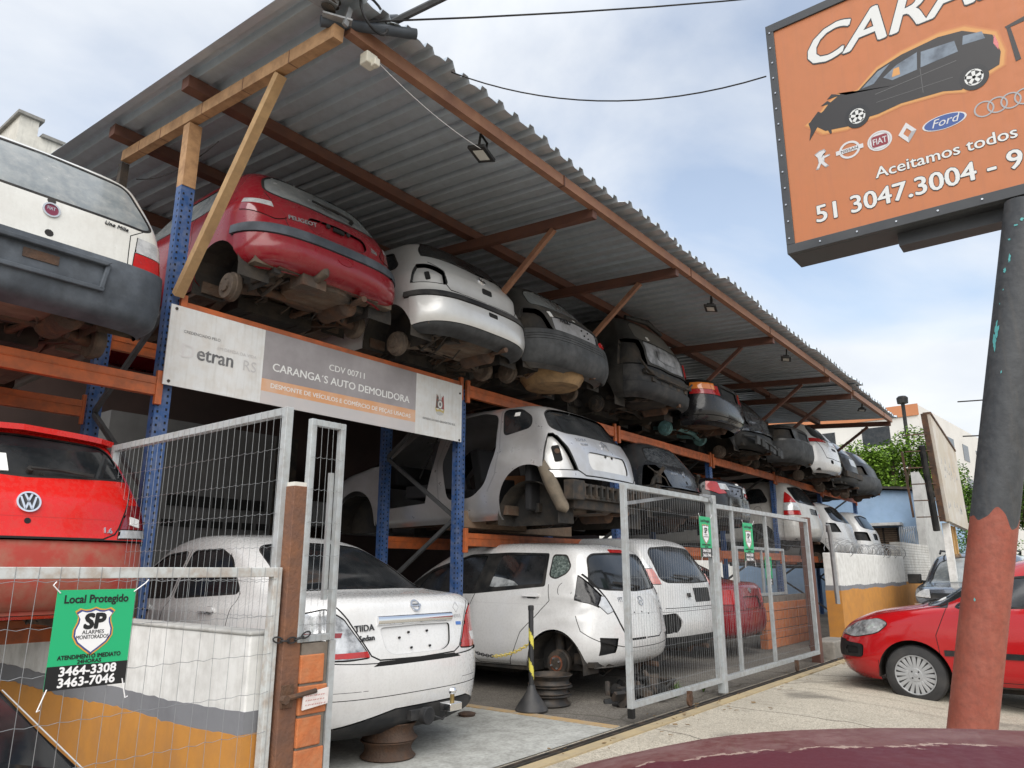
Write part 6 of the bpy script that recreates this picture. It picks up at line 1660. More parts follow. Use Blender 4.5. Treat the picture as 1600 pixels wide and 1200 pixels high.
for sx in (-1, 1): b.bb((sx * .60, .02, .48), (sx * .82, .14, .68))
b.build('bumper_carrier', M['iron'], c.root, bevel=.006)
b = MB(); b.path([(-.80, .46, .93), (-.82, .32, .70), (-.84, .14, .40), (-.82, .10, .36)], [.05, .075, .07, .03], 8); b.build('filler_pipe', mat('dusty_black_pipe', (.16, .13, .095), .8, dirt=((.05, .045, .04), .5, 8)), c.root, smooth=50)
b = MB()
b.bb((-.70, 1.05, .42), (.70, 3.2, .50), 0)
for x in (-.38, .38):
    b.box((x, 2.45, .72), (.46, .50, .16), 1); b.box((x, 2.18, 1.02), (.44, .14, .62), 1, Matrix.Rotation(R(-12), 3, 'X'))
b.box((0, 3.0, .95), (1.3, .36, .26), 0); b.box((.2, 1.5, .72), (.5, .4, .35), 2, Matrix.Rotation(R(20), 3, 'Z')); b.box((-.3, 1.45, .66), (.34, .3, .3), 0, Matrix.Rotation(R(-30), 3, 'Z'))
b.bb((-.75, .62, .40), (.75, .70, 1.0), 0)
b.build('interior', [M['interior'], M['seatcloth'], mat('orange_brown_trim', (.22, .09, .035), .8)], c.root, bevel=.02)
for sx in (-1, 1):
    b = MB(); b.tube((sx * .74, 2.32, .86), (sx * .68, 1.98, 1.52), .012, 6); b.build('seat_belt', M['trim'], c.root)
underbody(c, M['under'], .58, 3.34, seed=23, floor_z=.44, hub_z=.36, hubs=False, liner_r=.40)
c.finish(SILVER, (7.12, 4.15, 1.47))

# --- dark hatch with silver-blue tailgate behind the carrier
c = Car('hatchback', scaled('hatch', 1.03), 3.9, 1.68, 'dark blue-grey hatchback missing lamps and rear corners behind the gate top', 'car', MID, 24)
wheel_arch(c, .66, .35, .28)
c.piece('rear_window', mat('speckled_glass', (.025, .03, .036), .12, dirt=[((.20, .21, .22), .5, 26), ((.09, .095, .10), .5, 3)]), round_poly(sym([(0, 1.04), (.55, 1.06), (.68, 1.10), (.58, 1.31), (0, 1.37)]), .06), 'rear', off=-.004, gap=.014, gapm=M['rubber'])
for sx in (1, -1): c.hole([(sx * x, z) for x, z in [(.46, .70), (.90, .70), (.90, 1.03), (.62, 1.03), (.54, .95)]], 'rear', thr=-.1)
c.piece('bumper', M['trim'], [(-.1, .24), (.42, .24), (.42, .69), (-.1, .69)], 'side', off=-.05)
lettering(c, 'PEUGEOT', 'rear', -.28, .90, .042, M['silver_badge'], .01)
emblem(c, 'lion', 'rear', .02, .93, .055); holes(c, [(.05, .80)], r=.03, part='lock')
b = MB()
for sx in (-1, 1):
    b.bb((sx * .52, .16, .62), (sx * .80, .50, .72)); b.path([(sx * .6, .12, .98), (sx * .70, .25, .80), (sx * .76, .30, .60)], .035, 6)
    b.box((sx * .62, .22, .84), (.14, .06, .18)); b.path([(sx * .50, .10, .70), (sx * .58, .12, .82), (sx * .70, .2, .9), (sx * .78, .3, 1.0)], .012, 5)
b.bb((-.74, -.0, .56), (.74, .08, .66)); b.build('inner_structure', M['iron'], c.root, bevel=.01)
underbody(c, M['under_dark'], .66, 3.1, seed=25)
c.finish(NAVY, (10.55, 4.85, 1.74))

# --- black sedan with big red lamps
c = Car('sedan', scaled('sedan', 1.0), 4.5, 1.75, 'glossy black sedan with large red and white tail lamps behind the gate post', 'car', MID, 26, dents=[((.35, .0, .62), .3, .05), ((-.2, .0, .55), .3, .04)])
wheel_arch(c, .95, .35, .30)
c.piece('bumper', BLACKP, [(-.1, .24), (.60, .26), (.60, .70), (-.1, .72)], 'side', off=.02)
for sx in (1, -1):
    c.piece('tail_light', M['red_lens'], [[(sx * x, z) for x, z in [(.42, .78), (.62, .76), (.90, .86), (.90, .97), (.62, .96)]]], 'rear', off=.012, thr=-.35, ymax=.26)
    c.piece('tail_light', M['clear_lens'], [[(sx * x, z) for x, z in [(.30, .84), (.56, .84), (.60, .94), (.40, .94)]]], 'rear', off=.014, gap=.003)
c.piece('rear_window', M['glass_dark'], sym([(0, .60), (.62, .62), (.50, 1.22), (0, 1.28)]), 'top', off=-.004, gap=.012, gapm=M['rubber'])
c.piece('plate_recess', mat('scuffed_blue_grey', (.10, .11, .14), .3, .2, dirt=((.03, .03, .03), .7, 6)), rrect(-.28, .74, .34, .92, .04), 'rear', off=-.012)
holes(c, [(-.15, .84), (0, .80), (.12, .86), (.2, .78)], r=.014)
sticker(c, 'left', .32, .62, .16, .05); sticker(c, 'rear', .12, .97, .12, .03)
underbody(c, M['under_dark'], .95, 3.6, seed=27)
c.finish(BLACKP, (12.5, 4.85, 1.72))

# --- silver-white wagon with vertical lamps
c = Car('sport_utility_car', scaled('suv', 1.0), 4.5, 1.80, 'pearl white sport utility car with tall red and white corner lamps on the middle deck', 'car', MID, 28)
wheel_arch(c, .95, .36, .34)
c.piece('bumper', WHITE3, [(-.1, .30), (.40, .32), (.40, .80), (-.1, .82)], 'side', off=.02)
for sx in (1, -1):
    c.piece('tail_light', M['red_lens'], [[(sx * x, z) for x, z in [(.66, .86), (.95, .86), (.95, .95), (.665, .95)]]], 'rear', off=.012, thr=-.2)
    c.piece('tail_light', M['clear_lens'], [[(sx * x, z) for x, z in [(.665, .955), (.95, .955), (.95, 1.12), (.69, 1.12)]]], 'rear', off=.012, thr=-.2)
    c.piece('tail_light', M['red_lens'], [[(sx * x, z) for x, z in [(.69, 1.125), (.95, 1.125), (.90, 1.42), (.76, 1.42)]]], 'rear', off=.012, thr=-.1)
c.piece('rear_window', M['glass_dark'], round_poly(sym([(0, 1.12), (.60, 1.14), (.66, 1.18), (.62, 1.46), (0, 1.52)]), .06), 'rear', off=-.004, gap=.014, gapm=M['rubber'])
for sd in ('left', 'right'):
    c.piece('quarter_window', M['glass_dark'], round_poly([(.72, 1.16), (1.45, 1.12), (1.45, 1.44), (.90, 1.46)], .08), sd, off=-.004, gap=.014, gapm=M['rubber'])
    c.hole([(1.62, .50), (2.4, .48), (2.4, 1.48), (1.62, 1.48)], sd)
c.piece('plate_recess', M['lamp_dark'], rrect(-.1, .90, .40, 1.02, .02), 'rear', off=-.01)
F = c.surf('left', .95, .98); b = MB(); b.ring(.085, .09, -.004, .003, 0, F, 24); b.build('fuel_cap', M['seam'], c.root)
b = MB(); b.bb((-.75, 1.2, .45), (.75, 3.3, 1.0)); b.build('interior', M['interior'], c.root)
underbody(c, M['under_dark'], .95, 3.6, seed=29)
c.finish(WHITE3, (17.1, 4.95, 1.53))

c = Car('hatchback', scaled('mpv', 1.0), 4.2, 1.76, 'white hatchback wreck tucked behind the pearl white sport utility car', 'car', MID, 30)
wheel_arch(c, .70, .36, .32)
c.piece('rear_window', M['glass_dark'], round_poly(sym([(0, 1.10), (.60, 1.12), (.68, 1.16), (.58, 1.44), (0, 1.50)]), .06), 'rear', off=-.004, gap=.014, gapm=M['rubber'])
c.both('lamp_opening', M['trim'], [(.58, .86), (.9, .86), (.9, 1.08), (.66, 1.06)], 'rear', off=-.03, thr=-.1)
c.piece('bumper', WHITE2, [(-.1, .26), (.40, .30), (.40, .70), (-.1, .72)], 'side', off=.015)
underbody(c, M['under_dark'], .70, 3.2, seed=31)
c.finish(WHITE2, (19.5, 4.8, 1.26))

c = Car('sport_utility_car', scaled('suv', 1.02), 4.4, 1.80, 'white sport utility car with empty lamp openings at the far end of the middle deck', 'car', MID, 32)
wheel_arch(c, .90, .37, .34)
c.piece('rear_window', M['glass_dark'], round_poly(sym([(0, 1.20), (.62, 1.22), (.70, 1.26), (.63, 1.52), (0, 1.57)]), .06), 'rear', off=-.012, gap=.016, gapm=M['rubber'])
c.both('lamp_opening', M['trim'], [(.52, .88), (.93, .90), (.93, 1.12), (.60, 1.10)], 'rear', off=-.05, thr=-.1)
c.piece('plate_recess', M['trim'], rrect(-.18, .92, .22, 1.08, .04), 'rear', off=-.02)
c.piece('bumper', WHITE2, [(-.1, .30), (.40, .34), (.40, .74), (-.1, .76)], 'side', off=.02)
c.seam([(-.06, .60), (.6, .60)], 'rear', w=.014)
underbody(c, M['under_dark'], .90, 3.5, seed=33)
c.finish(WHITE2, (22.0, 4.78, 1.10))

# ------------------------------------------------ yard floor
# --- white sedan
c = Car('sedan', scaled('sedan', 1.0, f=lambda i, r: r.__setitem__(1, (.17, .25)[i]) if i < 2 else None), 4.47, 1.70, 'white sedan with chrome boot bar and tow ball standing on a rusty wheel rim', 'car', GND, 40, amp=.0015)
wheel_arch(c, .98, .35, .30); wheel_arch(c, 3.58, .35, .30)
c.piece('bumper', WHITE2, [(-.1, .18), (.62, .20), (.62, .60), (.30, .66), (-.1, .60)], 'side', off=.012)
c.piece('bumper_skirt', M['plastic'], [(-.70, .10), (.70, .10), (.70, .27), (.52, .325), (-.22, .325), (-.70, .24)], 'rear', off=.016)
c.seam([(-.1, .415), (.55, .415)], 'side', w=.005)
for sx in (1, -1):
    P = round_poly([(.44, .665), (.58, .655), (.92, .66), (.92, .90), (.70, .965), (.60, .90)], .02)
    c.piece('tail_light', M['headlamp'] if sx < 0 else M['red_lens'], [[(sx * x, z) for x, z in P]], 'rear', off=.006, thr=-.45, gap=.010)
    if sx < 0:
        c.piece('tail_light', M['red_lens'], [[(-x, z) for x, z in [(.44, .664), (.92, .662), (.92, .69), (.455, .70)]]], 'rear', off=.008, thr=-.45, gap=0)
        c.piece('tail_light', M['dark_red_lens'], [[(-x, z) for x, z in [(.62, .79), (.92, .79), (.92, .82), (.61, .82)]]], 'rear', off=.008, thr=-.45, gap=0)
    else:
        c.piece('tail_light', M['clear_lens'], [[(x, z) for x, z in [(.62, .70), (.92, .70), (.92, .76), (.60, .76)]]], 'rear', off=.008, thr=-.45, gap=0)
    c.mark(rrect(min(sx * .44, sx * .70), .46, max(sx * .44, sx * .70), .463, .001), 'rear', M['seam'], only=[10, 11])
c.piece('plate_recess', WHITE2, round_poly(sym([(0, .665), (.24, .665), (.31, .70), (.34, .84), (0, .845)]), .03), 'rear', off=-.012, gap=.003, gapm=mat('soft_crease_white', (.5, .5, .5), .4))
c.mark([(-.42, .603), (.42, .603), (.36, .632), (-.36, .632)], 'rear', M['seam'])
c.seam(sym([(0, .632), (.36, .64), (.425, .67), (.57, .90), (.64, .985)])[:5], 'rear', w=.010); c.seam([(-x, z) for x, z in [(0, .632), (.36, .64), (.425, .67), (.57, .90), (.64, .985)]], 'rear', w=.010)
c.piece('rear_window', M['glass_dark'], round_poly(sym([(0, .575), (.50, .60), (.66, .66), (.53, 1.24), (.47, 1.30), (0, 1.34)]), .05), 'top', off=-.004, gap=.012, gapm=M['rubber'], thr=.1)
for sd in ('left', 'right'):
    c.piece('side_window', M['glass_dark'], round_poly([(1.12, 1.06), (2.02, 1.01), (2.02, 1.36), (1.62, 1.37), (1.40, 1.30)], .05), sd, off=-.004, gap=.014, gapm=M['rubber'])
    c.piece('side_window', M['glass_dark'], round_poly([(2.10, 1.01), (3.05, .99), (2.45, 1.33), (2.10, 1.36)], .05), sd, off=-.004, gap=.014, gapm=M['rubber'])
    c.seam([(1.25, .62), (1.12, .80), (1.10, 1.05), (1.45, 1.34)], sd, w=.008); c.seam([(2.06, .34), (2.06, 1.38)], sd, w=.008); c.seam([(1.28, .34), (3.1, .34)], sd, w=.008)
    c.seam([(3.12, .34), (3.15, .95)], sd, w=.008)
    handle(c, sd, 1.40, .93, WHITE2); handle(c, sd, 2.34, .92, WHITE2)
b = MB(); F = c.surf('rear', 0, .885)
P = [c.surf('rear', x, .885) for x in np.linspace(-.36, .36, 9)]
prof = [(-.031, -.004), (-.030, .010), (-.018, .020), (.004, .026), (.024, .020), (.031, .008), (.031, -.004)]
V = [p @ Vector((0, v, w)) for p in P for v, w in prof]; n_ = len(prof)
b.add(V, [(i * n_ + k, (i + 1) * n_ + k, (i + 1) * n_ + k + 1, i * n_ + k + 1) for i in range(len(P) - 1) for k in range(n_ - 1)] + [tuple(range(n_)), tuple(range(len(V) - 1, len(V) - n_ - 1, -1))])
b.build('boot_trim_bar', M['chrome'], c.root, smooth=60)
emblem(c, 'nissan', 'rear', 0, .972, .044)
lettering(c, 'TIIDA', 'rear', -.46, .825, .058, M['black_badge'], .006); lettering(c, 'Sedan', 'rear', -.45, .765, .050, M['black_badge'], .010)
b = MB(); F = c.surf('rear', .44, .945)
b.ring(.036, .040, 0, .001, 0, F, 4); b.text('NEXUS', F @ Matrix.Translation((0, -.075, 0)), .036, 0, z=.001, align='CENTER'); b.build('decal', mat('grey_decal', (.30, .30, .31), .5), c.root)
b = MB(); F = c.surf('rear', .455, .83); b.prism(rrect(-.035, -.012, .035, .012, .004), -.004, .003, 0, F); b.build('blue_badge', mat('blue_badge', (.06, .16, .45), .3), c.root)
holes(c, [(-.09, .80), (.09, .80), (-.08, .70), (.10, .70), (-.18, .77)], r=.008)
b = MB()
b.bb((-.10, -.02, .235), (.10, .2, .30), 1); b.box((.20, -.10, .30), (.12, .10, .05), 0); b.tube((.20, -.11, .31), (.20, -.11, .38), .016, 10, 2)
b.lathe([(0, .010), (.006, .022), (.025, .030), (.045, .022), (.052, .004)], (.20, -.11, .375), (0, 0, 1), 18, 0)
b.tube((.02, -.07, .255), (.02, -.01, .255), .055, 16, 1); b.path([(.07, -.06, .25), (.14, -.08, .22), (.2, -.06, .25)], .008, 6, 1)
b.build('tow_bar', [M['chrome'], M['plastic'], mat('brass', (.30, .22, .09), .4, .8)], c.root, smooth=40, bevel=.004)
underbody(c, M['under_dark'], .98, 3.58, seed=41, floor_z=.30)
c.finish(WHITE2, (3.87, 3.85, .03))

# --- white compact hatch with bare hub
c = Car('hatchback', scaled('mpv', .945, {7: -.07, 8: -.13, 9: -.14}), 3.99, 1.70, 'dented white compact hatchback with a bare brake hub resting on stacked rims', 'car', GND, 42, amp=.0025,
        dents=[((-.80, .42, .86), .34, .035), ((-.82, .75, .80), .30, .03), ((-.55, .02, .50), .25, .02)])
wheel_arch(c, .60, .335, .33); wheel_arch(c, 3.12, .335, .31)
for sd in ('left', 'right'):
    c.mark(round_poly([(.74, 1.08), (1.72, .99), (3.05, .97), (2.45, 1.26), (1.85, 1.42), (1.3, 1.435), (.76, 1.42)], .03), sd, M['trim'])
    c.piece('side_window', M['glass_dark'], round_poly([(.78, 1.11), (1.50, 1.06), (1.40, 1.41), (.80, 1.40)], .03), sd, off=-.006, gap=0)
    c.piece('side_window', M['glass_dark'], round_poly([(1.72, 1.03), (2.60, 1.02), (2.45, 1.22), (1.88, 1.39), (1.60, 1.40)], .03), sd, off=-.006, gap=0)
    c.piece('quarter_window', mat('cracked_glass', (.06, .08, .075), .15, dirt=[((.30, .36, .33), .6, 40)]), round_poly([(.70, 1.19), (.62, 1.165), (.50, 1.22), (.47, 1.28), (.54, 1.39), (.70, 1.395)], .03), sd, off=-.005, gap=.014, gapm=M['rubber'])
    c.seam([(.70, 1.10), (.68, .94), (1.02, .62), (1.10, .45), (1.20, .29), (1.62, .285), (1.77, .46), (1.79, .75), (1.68, 1.0)], sd, w=.008)
    c.seam([(1.79, .75), (1.77, .30), (2.7, .29), (2.85, .5), (2.88, .95)], sd, w=.008)
    c.seam([(.70, .90), (1.6, .905), (2.9, .90)], sd, w=.004, m=MATS['soft_crease_white'])
    F = c.surf(sd, .50, 1.045); b = MB(); b.ring(.078, .083, -.004, .002, 0, F, 28); b.build('fuel_cap', M['seam'], c.root)
    handle(c, sd, .90, .985, WHITE2, .22); handle(c, sd, 1.98, .96, WHITE2, .22)
c.piece('rear_window', M['glass_dark'], round_poly(sym([(0, 1.04), (.52, 1.06), (.66, 1.10), (.56, 1.36), (.48, 1.40), (0, 1.42)]), .05), 'rear', off=-.005, gap=.016, gapm=M['rubber'])
for sx in (1, -1):
    P = [(.585, .99), (.655, .885), (.92, 1.03), (.92, 1.10), (.715, 1.20)]
    c.piece('tail_light', M['lamp_dark'], [[(sx * x, z) for x, z in P]], 'rear', off=-.012 if sx < 0 else .006, thr=-.6, gap=.006)
    c.piece('tail_light', M['clear_lens'], [[(sx * x, z) for x, z in [(.50, .845), (.58, .82), (.655, .90), (.60, .985), (.55, .98)]]], 'rear', off=.006, gap=.006)
    c.piece('bumper_vent', M['trim'], [[(sx * x, z) for x, z in [(.52, .45), (.70, .43), (.70, .60), (.48, .585)]]], 'rear', off=-.02, gap=.006, gapm=WHITE2)
c.piece('high_brake_light', M['red_lens'], rrect(-.14, 1.425, .14, 1.455, .012), 'rear', off=.01, gap=.003)
for s_ in (1, -1):
    c.seam([(s_ * .02, .565), (s_ * .30, .565), (s_ * .37, .60), (s_ * .44, .72), (s_ * .52, .90), (s_ * .58, 1.04), (s_ * .68, 1.20)], 'rear', w=.022 if s_ < 0 else .012)
c.seam([(-.25, .33), (.30, .66), (.36, .80)], 'side', w=.007)
lettering(c, 'FIT', 'rear', -.36, .93, .065, M['silver_badge'], .012); emblem(c, 'hbadge', 'rear', .02, .93, .05)
holes(c, [(-.16, .82), (.0, .82), (.14, .80)], r=.009)
wiper(c, .08, 1.06, -.34, 1.10)
b = MB(); F = c.surf('left', 1.35, 1.13)
b.prism([(-.30, -.05), (.0, -.07), (.26, -.05), (.18, .0), (.05, .03), (-.1, .05), (-.2, .02)], -.004, -.002, 0, F); b.build('painted_reflection', mat('window_reflection_tone', (.40, .42, .43), .3, dirt=((.04, .05, .05), .9, 9)), c.root)  # pale patch: a reflection in the side window, put into the colour
b = MB()
hx = -.72
b.lathe([(0, .10), (.01, .128), (.05, .13), (.06, .118), (.09, .115), (.095, .06), (.11, .055), (.115, .01)], (hx + .02, .60, .34), (-1, 0, 0), 26, 1)
b.build('brake_drum', [M['rust_red'], M['iron']], c.root, smooth=30)
b = MB(); b.prism(circle(0, 0, .075, 20), 0, .006, 0, frame((hx - .075, .60, .34), (0, -1, 0), (0, 0, 1)))
for k in range(4): b.prism(circle(.05 * math.cos(k * 1.57 + .4), .05 * math.sin(k * 1.57 + .4), .010, 8), 0, .03, 1, frame((hx - .075, .60, .34), (0, -1, 0), (0, 0, 1)))
b.build('wheel_hub', [M['rust_red'], M['silver_badge']], c.root)
b = MB(); b.tube((-.60, .60, .34), (.60, .60, .40), .05, 10); b.tube((.6, .6, .34), (.7, .6, .34), .12, 18)
b.path([(-.62, .66, .40), (-.60, .70, .75)], .05, 10); b.box((-.60, .40, .38), (.10, .16, .10)); b.path([(-.66, .55, .45), (-.60, .42, .62), (-.55, .35, .5)], .012, 5)
b.build('axle', M['iron'], c.root, smooth=40)
underbody(c, M['under_dark'], .60, 3.12, seed=43, floor_z=.32, hubs=False, liner_r=.345)
c.finish(WHITE2, (7.22, 3.90, .0))

# --- white crossover behind the gate
c = Car('crossover_car', scaled('suv', .99), 4.29, 1.78, 'white crossover car with a torn bumper corner behind the wire gate', 'car', GND, 44)
wheel_arch(c, .82, .36, .34)
c.piece('rear_window', M['glass_dark'], round_poly(sym([(0, 1.08), (.58, 1.09), (.66, 1.13), (.60, 1.42), (.52, 1.48), (0, 1.51)]), .06), 'rear', off=-.004, gap=.02, gapm=M['rubber'])
for sx in (1, -1):
    c.piece('tail_light', M['clear_lens'], [[(sx * x, z) for x, z in [(.70, 1.24), (.90, 1.24), (.84, 1.46), (.74, 1.46)]]], 'rear', off=.01, thr=-.1)
    c.piece('tail_light', mat('pale_red_lens', (.55, .22, .20), .15, 0, .6), [[(sx * x, z) for x, z in [(.69, 1.06), (.95, 1.06), (.93, 1.235), (.70, 1.235)]]], 'rear', off=.01, thr=-.1)
c.piece('bumper', WHITE2, [(-.1, .46), (.40, .46), (.40, .72), (-.1, .74)], 'side', off=.02)
c.piece('bumper_skirt', M['plastic'], [(-.1, .28), (.40, .30), (.40, .455), (-.1, .455)], 'side', off=.014)
c.piece('bumper_hole', M['seam'], round_poly([(-.80, .50), (-.52, .52), (-.46, .62), (-.56, .72), (-.82, .70)], .04), 'rear', off=-.05, only=[0, 14, 15, 16, 17, 18, 19, 20])
c.piece('plate_panel', M['trim'], rrect(.02, .84, .50, 1.0, .01), 'rear', off=.004)
c.seam([(-.70, .78), (.70, .78)], 'rear', w=.008)
wiper(c, .05, 1.11, -.36, 1.14)
b = MB(); F = c.surf('rear', -.16, .92); b.box((0, 0, .01), (.06, .05, .03), 0, None, F); b.build('boot_latch', M['trim'], c.root)
underbody(c, M['under_dark'], .82, 3.4, seed=45, hubs=True)
c.finish(WHITE2, (9.0, 4.12, .02))

# --- dark red sedan behind the gate
c = Car('sedan', scaled('sedan', 1.0), 4.5, 1.74, 'wine red sedan with red lamps behind the right half of the wire gate', 'car', GND, 46)
wheel_arch(c, .95, .36, .30)
c.piece('bumper', RED206, [(-.1, .22), (.56, .24), (.56, .62), (-.1, .66)], 'side', off=.018)
c.both('tail_light', M['red_lens'], [(.46, .74), (.92, .74), (.92, .95), (.54, .95)], 'rear', off=.012, thr=-.35)
c.piece('rear_window', M['glass_dark'], sym([(0, .60), (.62, .62), (.50, 1.22), (0, 1.28)]), 'top', off=-.004, gap=.012, gapm=M['rubber'])
c.piece('plate_recess', RED206, rrect(-.3, .68, .3, .84, .03), 'rear', off=-.02)
emblem(c, 'oval', 'rear', 0, .93, .04)
lettering(c, 'SEDAN', 'rear', -.34, .90, .04, M['silver_badge'], .006) if False else None
underbody(c, M['under_dark'], .95, 3.6, seed=47)
c.finish(mat('wine_red_paint', (.20, .008, .014), .22, 0, .5, .4, dirt=((.12, .02, .02), .4, 6)), (11.25, 4.25, .02))

# --- car front leaning behind the left fence
t = empty('scrap_car_front', (1.0, 3.7, 0), label='cut-off car front with a black windscreen lying behind the low left fence', cat='scrap')
A_, B_, C_, D_ = Vector((1.40, 4.15, .70)), Vector((1.52, 3.50, .44)), Vector((-.15, 3.42, .40)), Vector((.05, 4.2, .78))
b = MB(); b.add([B_, A_, D_, C_], [(0, 1, 2, 3)]); b.add([p - Vector((0, .02, .02)) for p in (B_, A_, D_, C_)], [(3, 2, 1, 0)])
o = b.build('windscreen', M['glass_dark'], t); o.matrix_parent_inverse = Matrix.Translation((-1.0, -3.7, 0))
b = MB(); b.path([C_, D_, A_, B_, C_], .011, 8); o = b.build('window_rubber', M['rubber'], t, smooth=50); o.matrix_parent_inverse = Matrix.Translation((-1.0, -3.7, 0))
b = MB(); b.path([A_ + Vector((.018, 0, .004)), B_ + Vector((.018, -.01, .004))], .003, 8)
pr = [(-.10, 3.40, .39), (1.56, 3.46, .43), (1.62, 3.36, .30), (1.60, 3.33, .05), (-.10, 3.33, .05), (-.12, 3.34, .30)]
b.add(pr + [(x, y + .35, z) for x, y, z in pr], [(0, 1, 2, 5), (5, 2, 3, 4), (1, 7, 8, 2), (2, 8, 9, 3), (0, 6, 7, 1)])
o = b.build('wing_panel', SILVER2, t); o.matrix_parent_inverse = Matrix.Translation((-1.0, -3.7, 0))
for sx in (.1, 1.4):
    o = MB().bb((sx, 3.5, 0), (sx + .08, 4.1, .42)).build('side_panel', M['trim'], t); o.matrix_parent_inverse = Matrix.Translation((-1.0, -3.7, 0))

# --- street cars
c = Car('hatchback', scaled('hatch', 1.04, {}), 4.03, 1.69, 'glossy red hatchback with silver wheel covers parked across the pavement', 'car', None, 50, amp=.0008)
hy = 3.16
for yy in (hy, .65): wheel_arch(c, yy, .345, .295)
for sd in ('left', 'right'):
    c.piece('headlight', M['headlamp'], round_poly([(3.93, .665), (3.72, .645), (3.48, .70), (3.36, .80), (3.46, .845), (3.70, .80)], .05), sd, off=.006, gap=.008, thr=.1)
    c.seam([(3.50, .31), (3.50, .42)], sd, w=.006)
    c.piece('side_window', M['glass_dark'], round_poly([(1.62, 1.02), (2.72, .985), (2.20, 1.27), (1.66, 1.32)], .05), sd, off=-.004, gap=.02, gapm=M['trim'])
    c.piece('side_window', M['glass_dark'], round_poly([(.72, 1.06), (1.56, 1.025), (1.58, 1.32), (1.0, 1.31)], .05), sd, off=-.004, gap=.02, gapm=M['trim'])
    c.piece('quarter_glass', M['glass_dark'], [(2.80, .985), (3.02, .975), (2.80, 1.10)], sd, off=-.003, gap=.012, gapm=M['trim'])
    c.seam([(2.88, .28), (2.92, .70), (2.80, .97)], sd, w=.007); c.seam([(1.58, .28), (1.60, 1.0)], sd, w=.007); c.seam([(.98, .28), (2.88, .28)], sd, w=.006)
    c.piece('side_strip', M['trim'], [(1.0, .505), (2.86, .505), (2.86, .56), (1.0, .56)], sd, off=.010, gap=0)
    handle(c, sd, 1.80, .90, REDP); handle(c, sd, .92, .92, REDP)
    c.piece('bumper_corner', M['trim'], round_poly([(3.66, .44), (4.1, .43), (4.1, .60), (3.64, .57)], .04), sd, off=.010, gap=.004, thr=.03)
    c.piece('fog_lamp', M['clear_lens'], round_poly([(3.70, .475), (3.84, .47), (3.84, .54), (3.70, .54)], .02), sd, off=.008, gap=.004, thr=.03, only=[0] + list(range(10, 40)))
c.piece('bumper_grille', M['trim'], round_poly(sym([(0, .43), (.60, .43), (.66, .60), (0, .60)]), .04), 'front', off=.006, gap=.006)
c.piece('upper_grille', M['trim'], round_poly(sym([(0, .69), (.26, .69), (.22, .735), (0, .745)]), .03), 'front', off=.004)
c.piece('lower_grille', M['trim'], round_poly(sym([(0, .27), (.5, .27), (.5, .36), (0, .36)]), .03), 'front', off=-.01)
c.seam([(-.70, 3.02), (-.66, 3.6), (-.50, 3.84), (0, 3.90), (.50, 3.84), (.66, 3.6), (.70, 3.02)], 'top', w=.008)
c.piece('windscreen', M['glass_dark'], round_poly(sym([(0, 3.05), (.60, 2.98), (.66, 2.90), (.53, 2.22), (0, 2.16)]), .06), 'top', off=-.004, gap=.02, gapm=M['trim'], thr=.15)
c.piece('rear_window', M['glass_dark'], round_poly(sym([(0, 1.04), (.58, 1.06), (.50, 1.34), (0, 1.38)]), .05), 'rear', off=-.004, gap=.02, gapm=M['trim'])
c.both('tail_light', M['red_lens'], [(.6, .80), (.85, .80), (.85, 1.05), (.66, 1.05)], 'rear', off=.006, thr=-.2)
emblem(c, 'fiat', 'front', 0, .76, .05)
for sx in (-1, 1):
    b = MB(); b.path([(sx * .70, 2.50, 1.03), (sx * .86, 2.50, 1.07)], .03, 8); b.lathe([(-.05, .03), (-.045, .06), (.0, .085), (.04, .07), (.055, .02)], (sx * .92, 2.50, 1.10), (0, 1, 0), 16); b.build('mirror', REDP, c.root, smooth=60)
    for yy in (hy, .65): wheel(c, sx * .735, yy, .295, .295, sx, M['alloy'], 20)
b = MB(); b.bb((-.6, 1.0, .6), (.6, 2.9, .9)); b.bb((-.5, 1.5, .9), (-.1, 1.7, 1.2)); b.bb((.1, 1.5, .9), (.5, 1.7, 1.2)); b.build('interior', M['interior'], c.root)
b = MB()
for x0, x1 in ((-.50, -.05), (.05, .52)):
    p = c.surf('top', x0, 3.06); q = c.surf('top', x1, 3.00)
    b.path([p @ Vector((0, 0, .02)), (p @ Vector((0, 0, .03)) + q @ Vector((0, 0, .03))) / 2, q @ Vector((0, 0, .02))], .010, 6)
b.build('wiper', M['rubber'], c.root)
F = c.surf('top', -.42, 2.88); b = MB(); b.prism(circle(0, 0, .045, 18), -.002, .003, 0, F); b.build('paper_sticker', M['sticker'], c.root)
underbody(c, M['under_dark'], .65, hy, seed=51, hubs=False, floor_z=.30, liner_r=.35)
c.finish(REDP, (9.84, -1.40, -.11))

c = Car('pickup_truck', scaled('suv', 1.0, f=lambda i, r: None), 4.6, 1.82, 'dark grey car with roof rails facing the camera beyond the red hatchback', 'car', None, 52)
for yy in (.9, 3.7): wheel_arch(c, yy, .38, .36)
c.piece('windscreen', M['glass_grey'], round_poly(sym([(0, 3.62), (.66, 3.54), (.70, 3.46), (.58, 2.90), (0, 2.84)]), .06), 'top', off=-.004, gap=.03, gapm=M['trim'], thr=.15)
c.piece('upper_grille', M['trim'], round_poly(sym([(0, .74), (.58, .76), (.58, .92), (0, .92)]), .04), 'front', off=.01)
c.piece('lower_grille', M['trim'], round_poly(sym([(0, .40), (.70, .40), (.70, .62), (0, .62)]), .04), 'front', off=.01)
c.both('headlight', M['clear_lens'], [(.56, .84), (.90, .86), (.90, 1.0), (.60, .98)], 'front', off=.01, thr=-.1)
c.both('fog_lamp', M['clear_lens'], [(.60, .62), (.86, .62), (.86, .74), (.62, .74)], 'front', off=.012, thr=-.1)
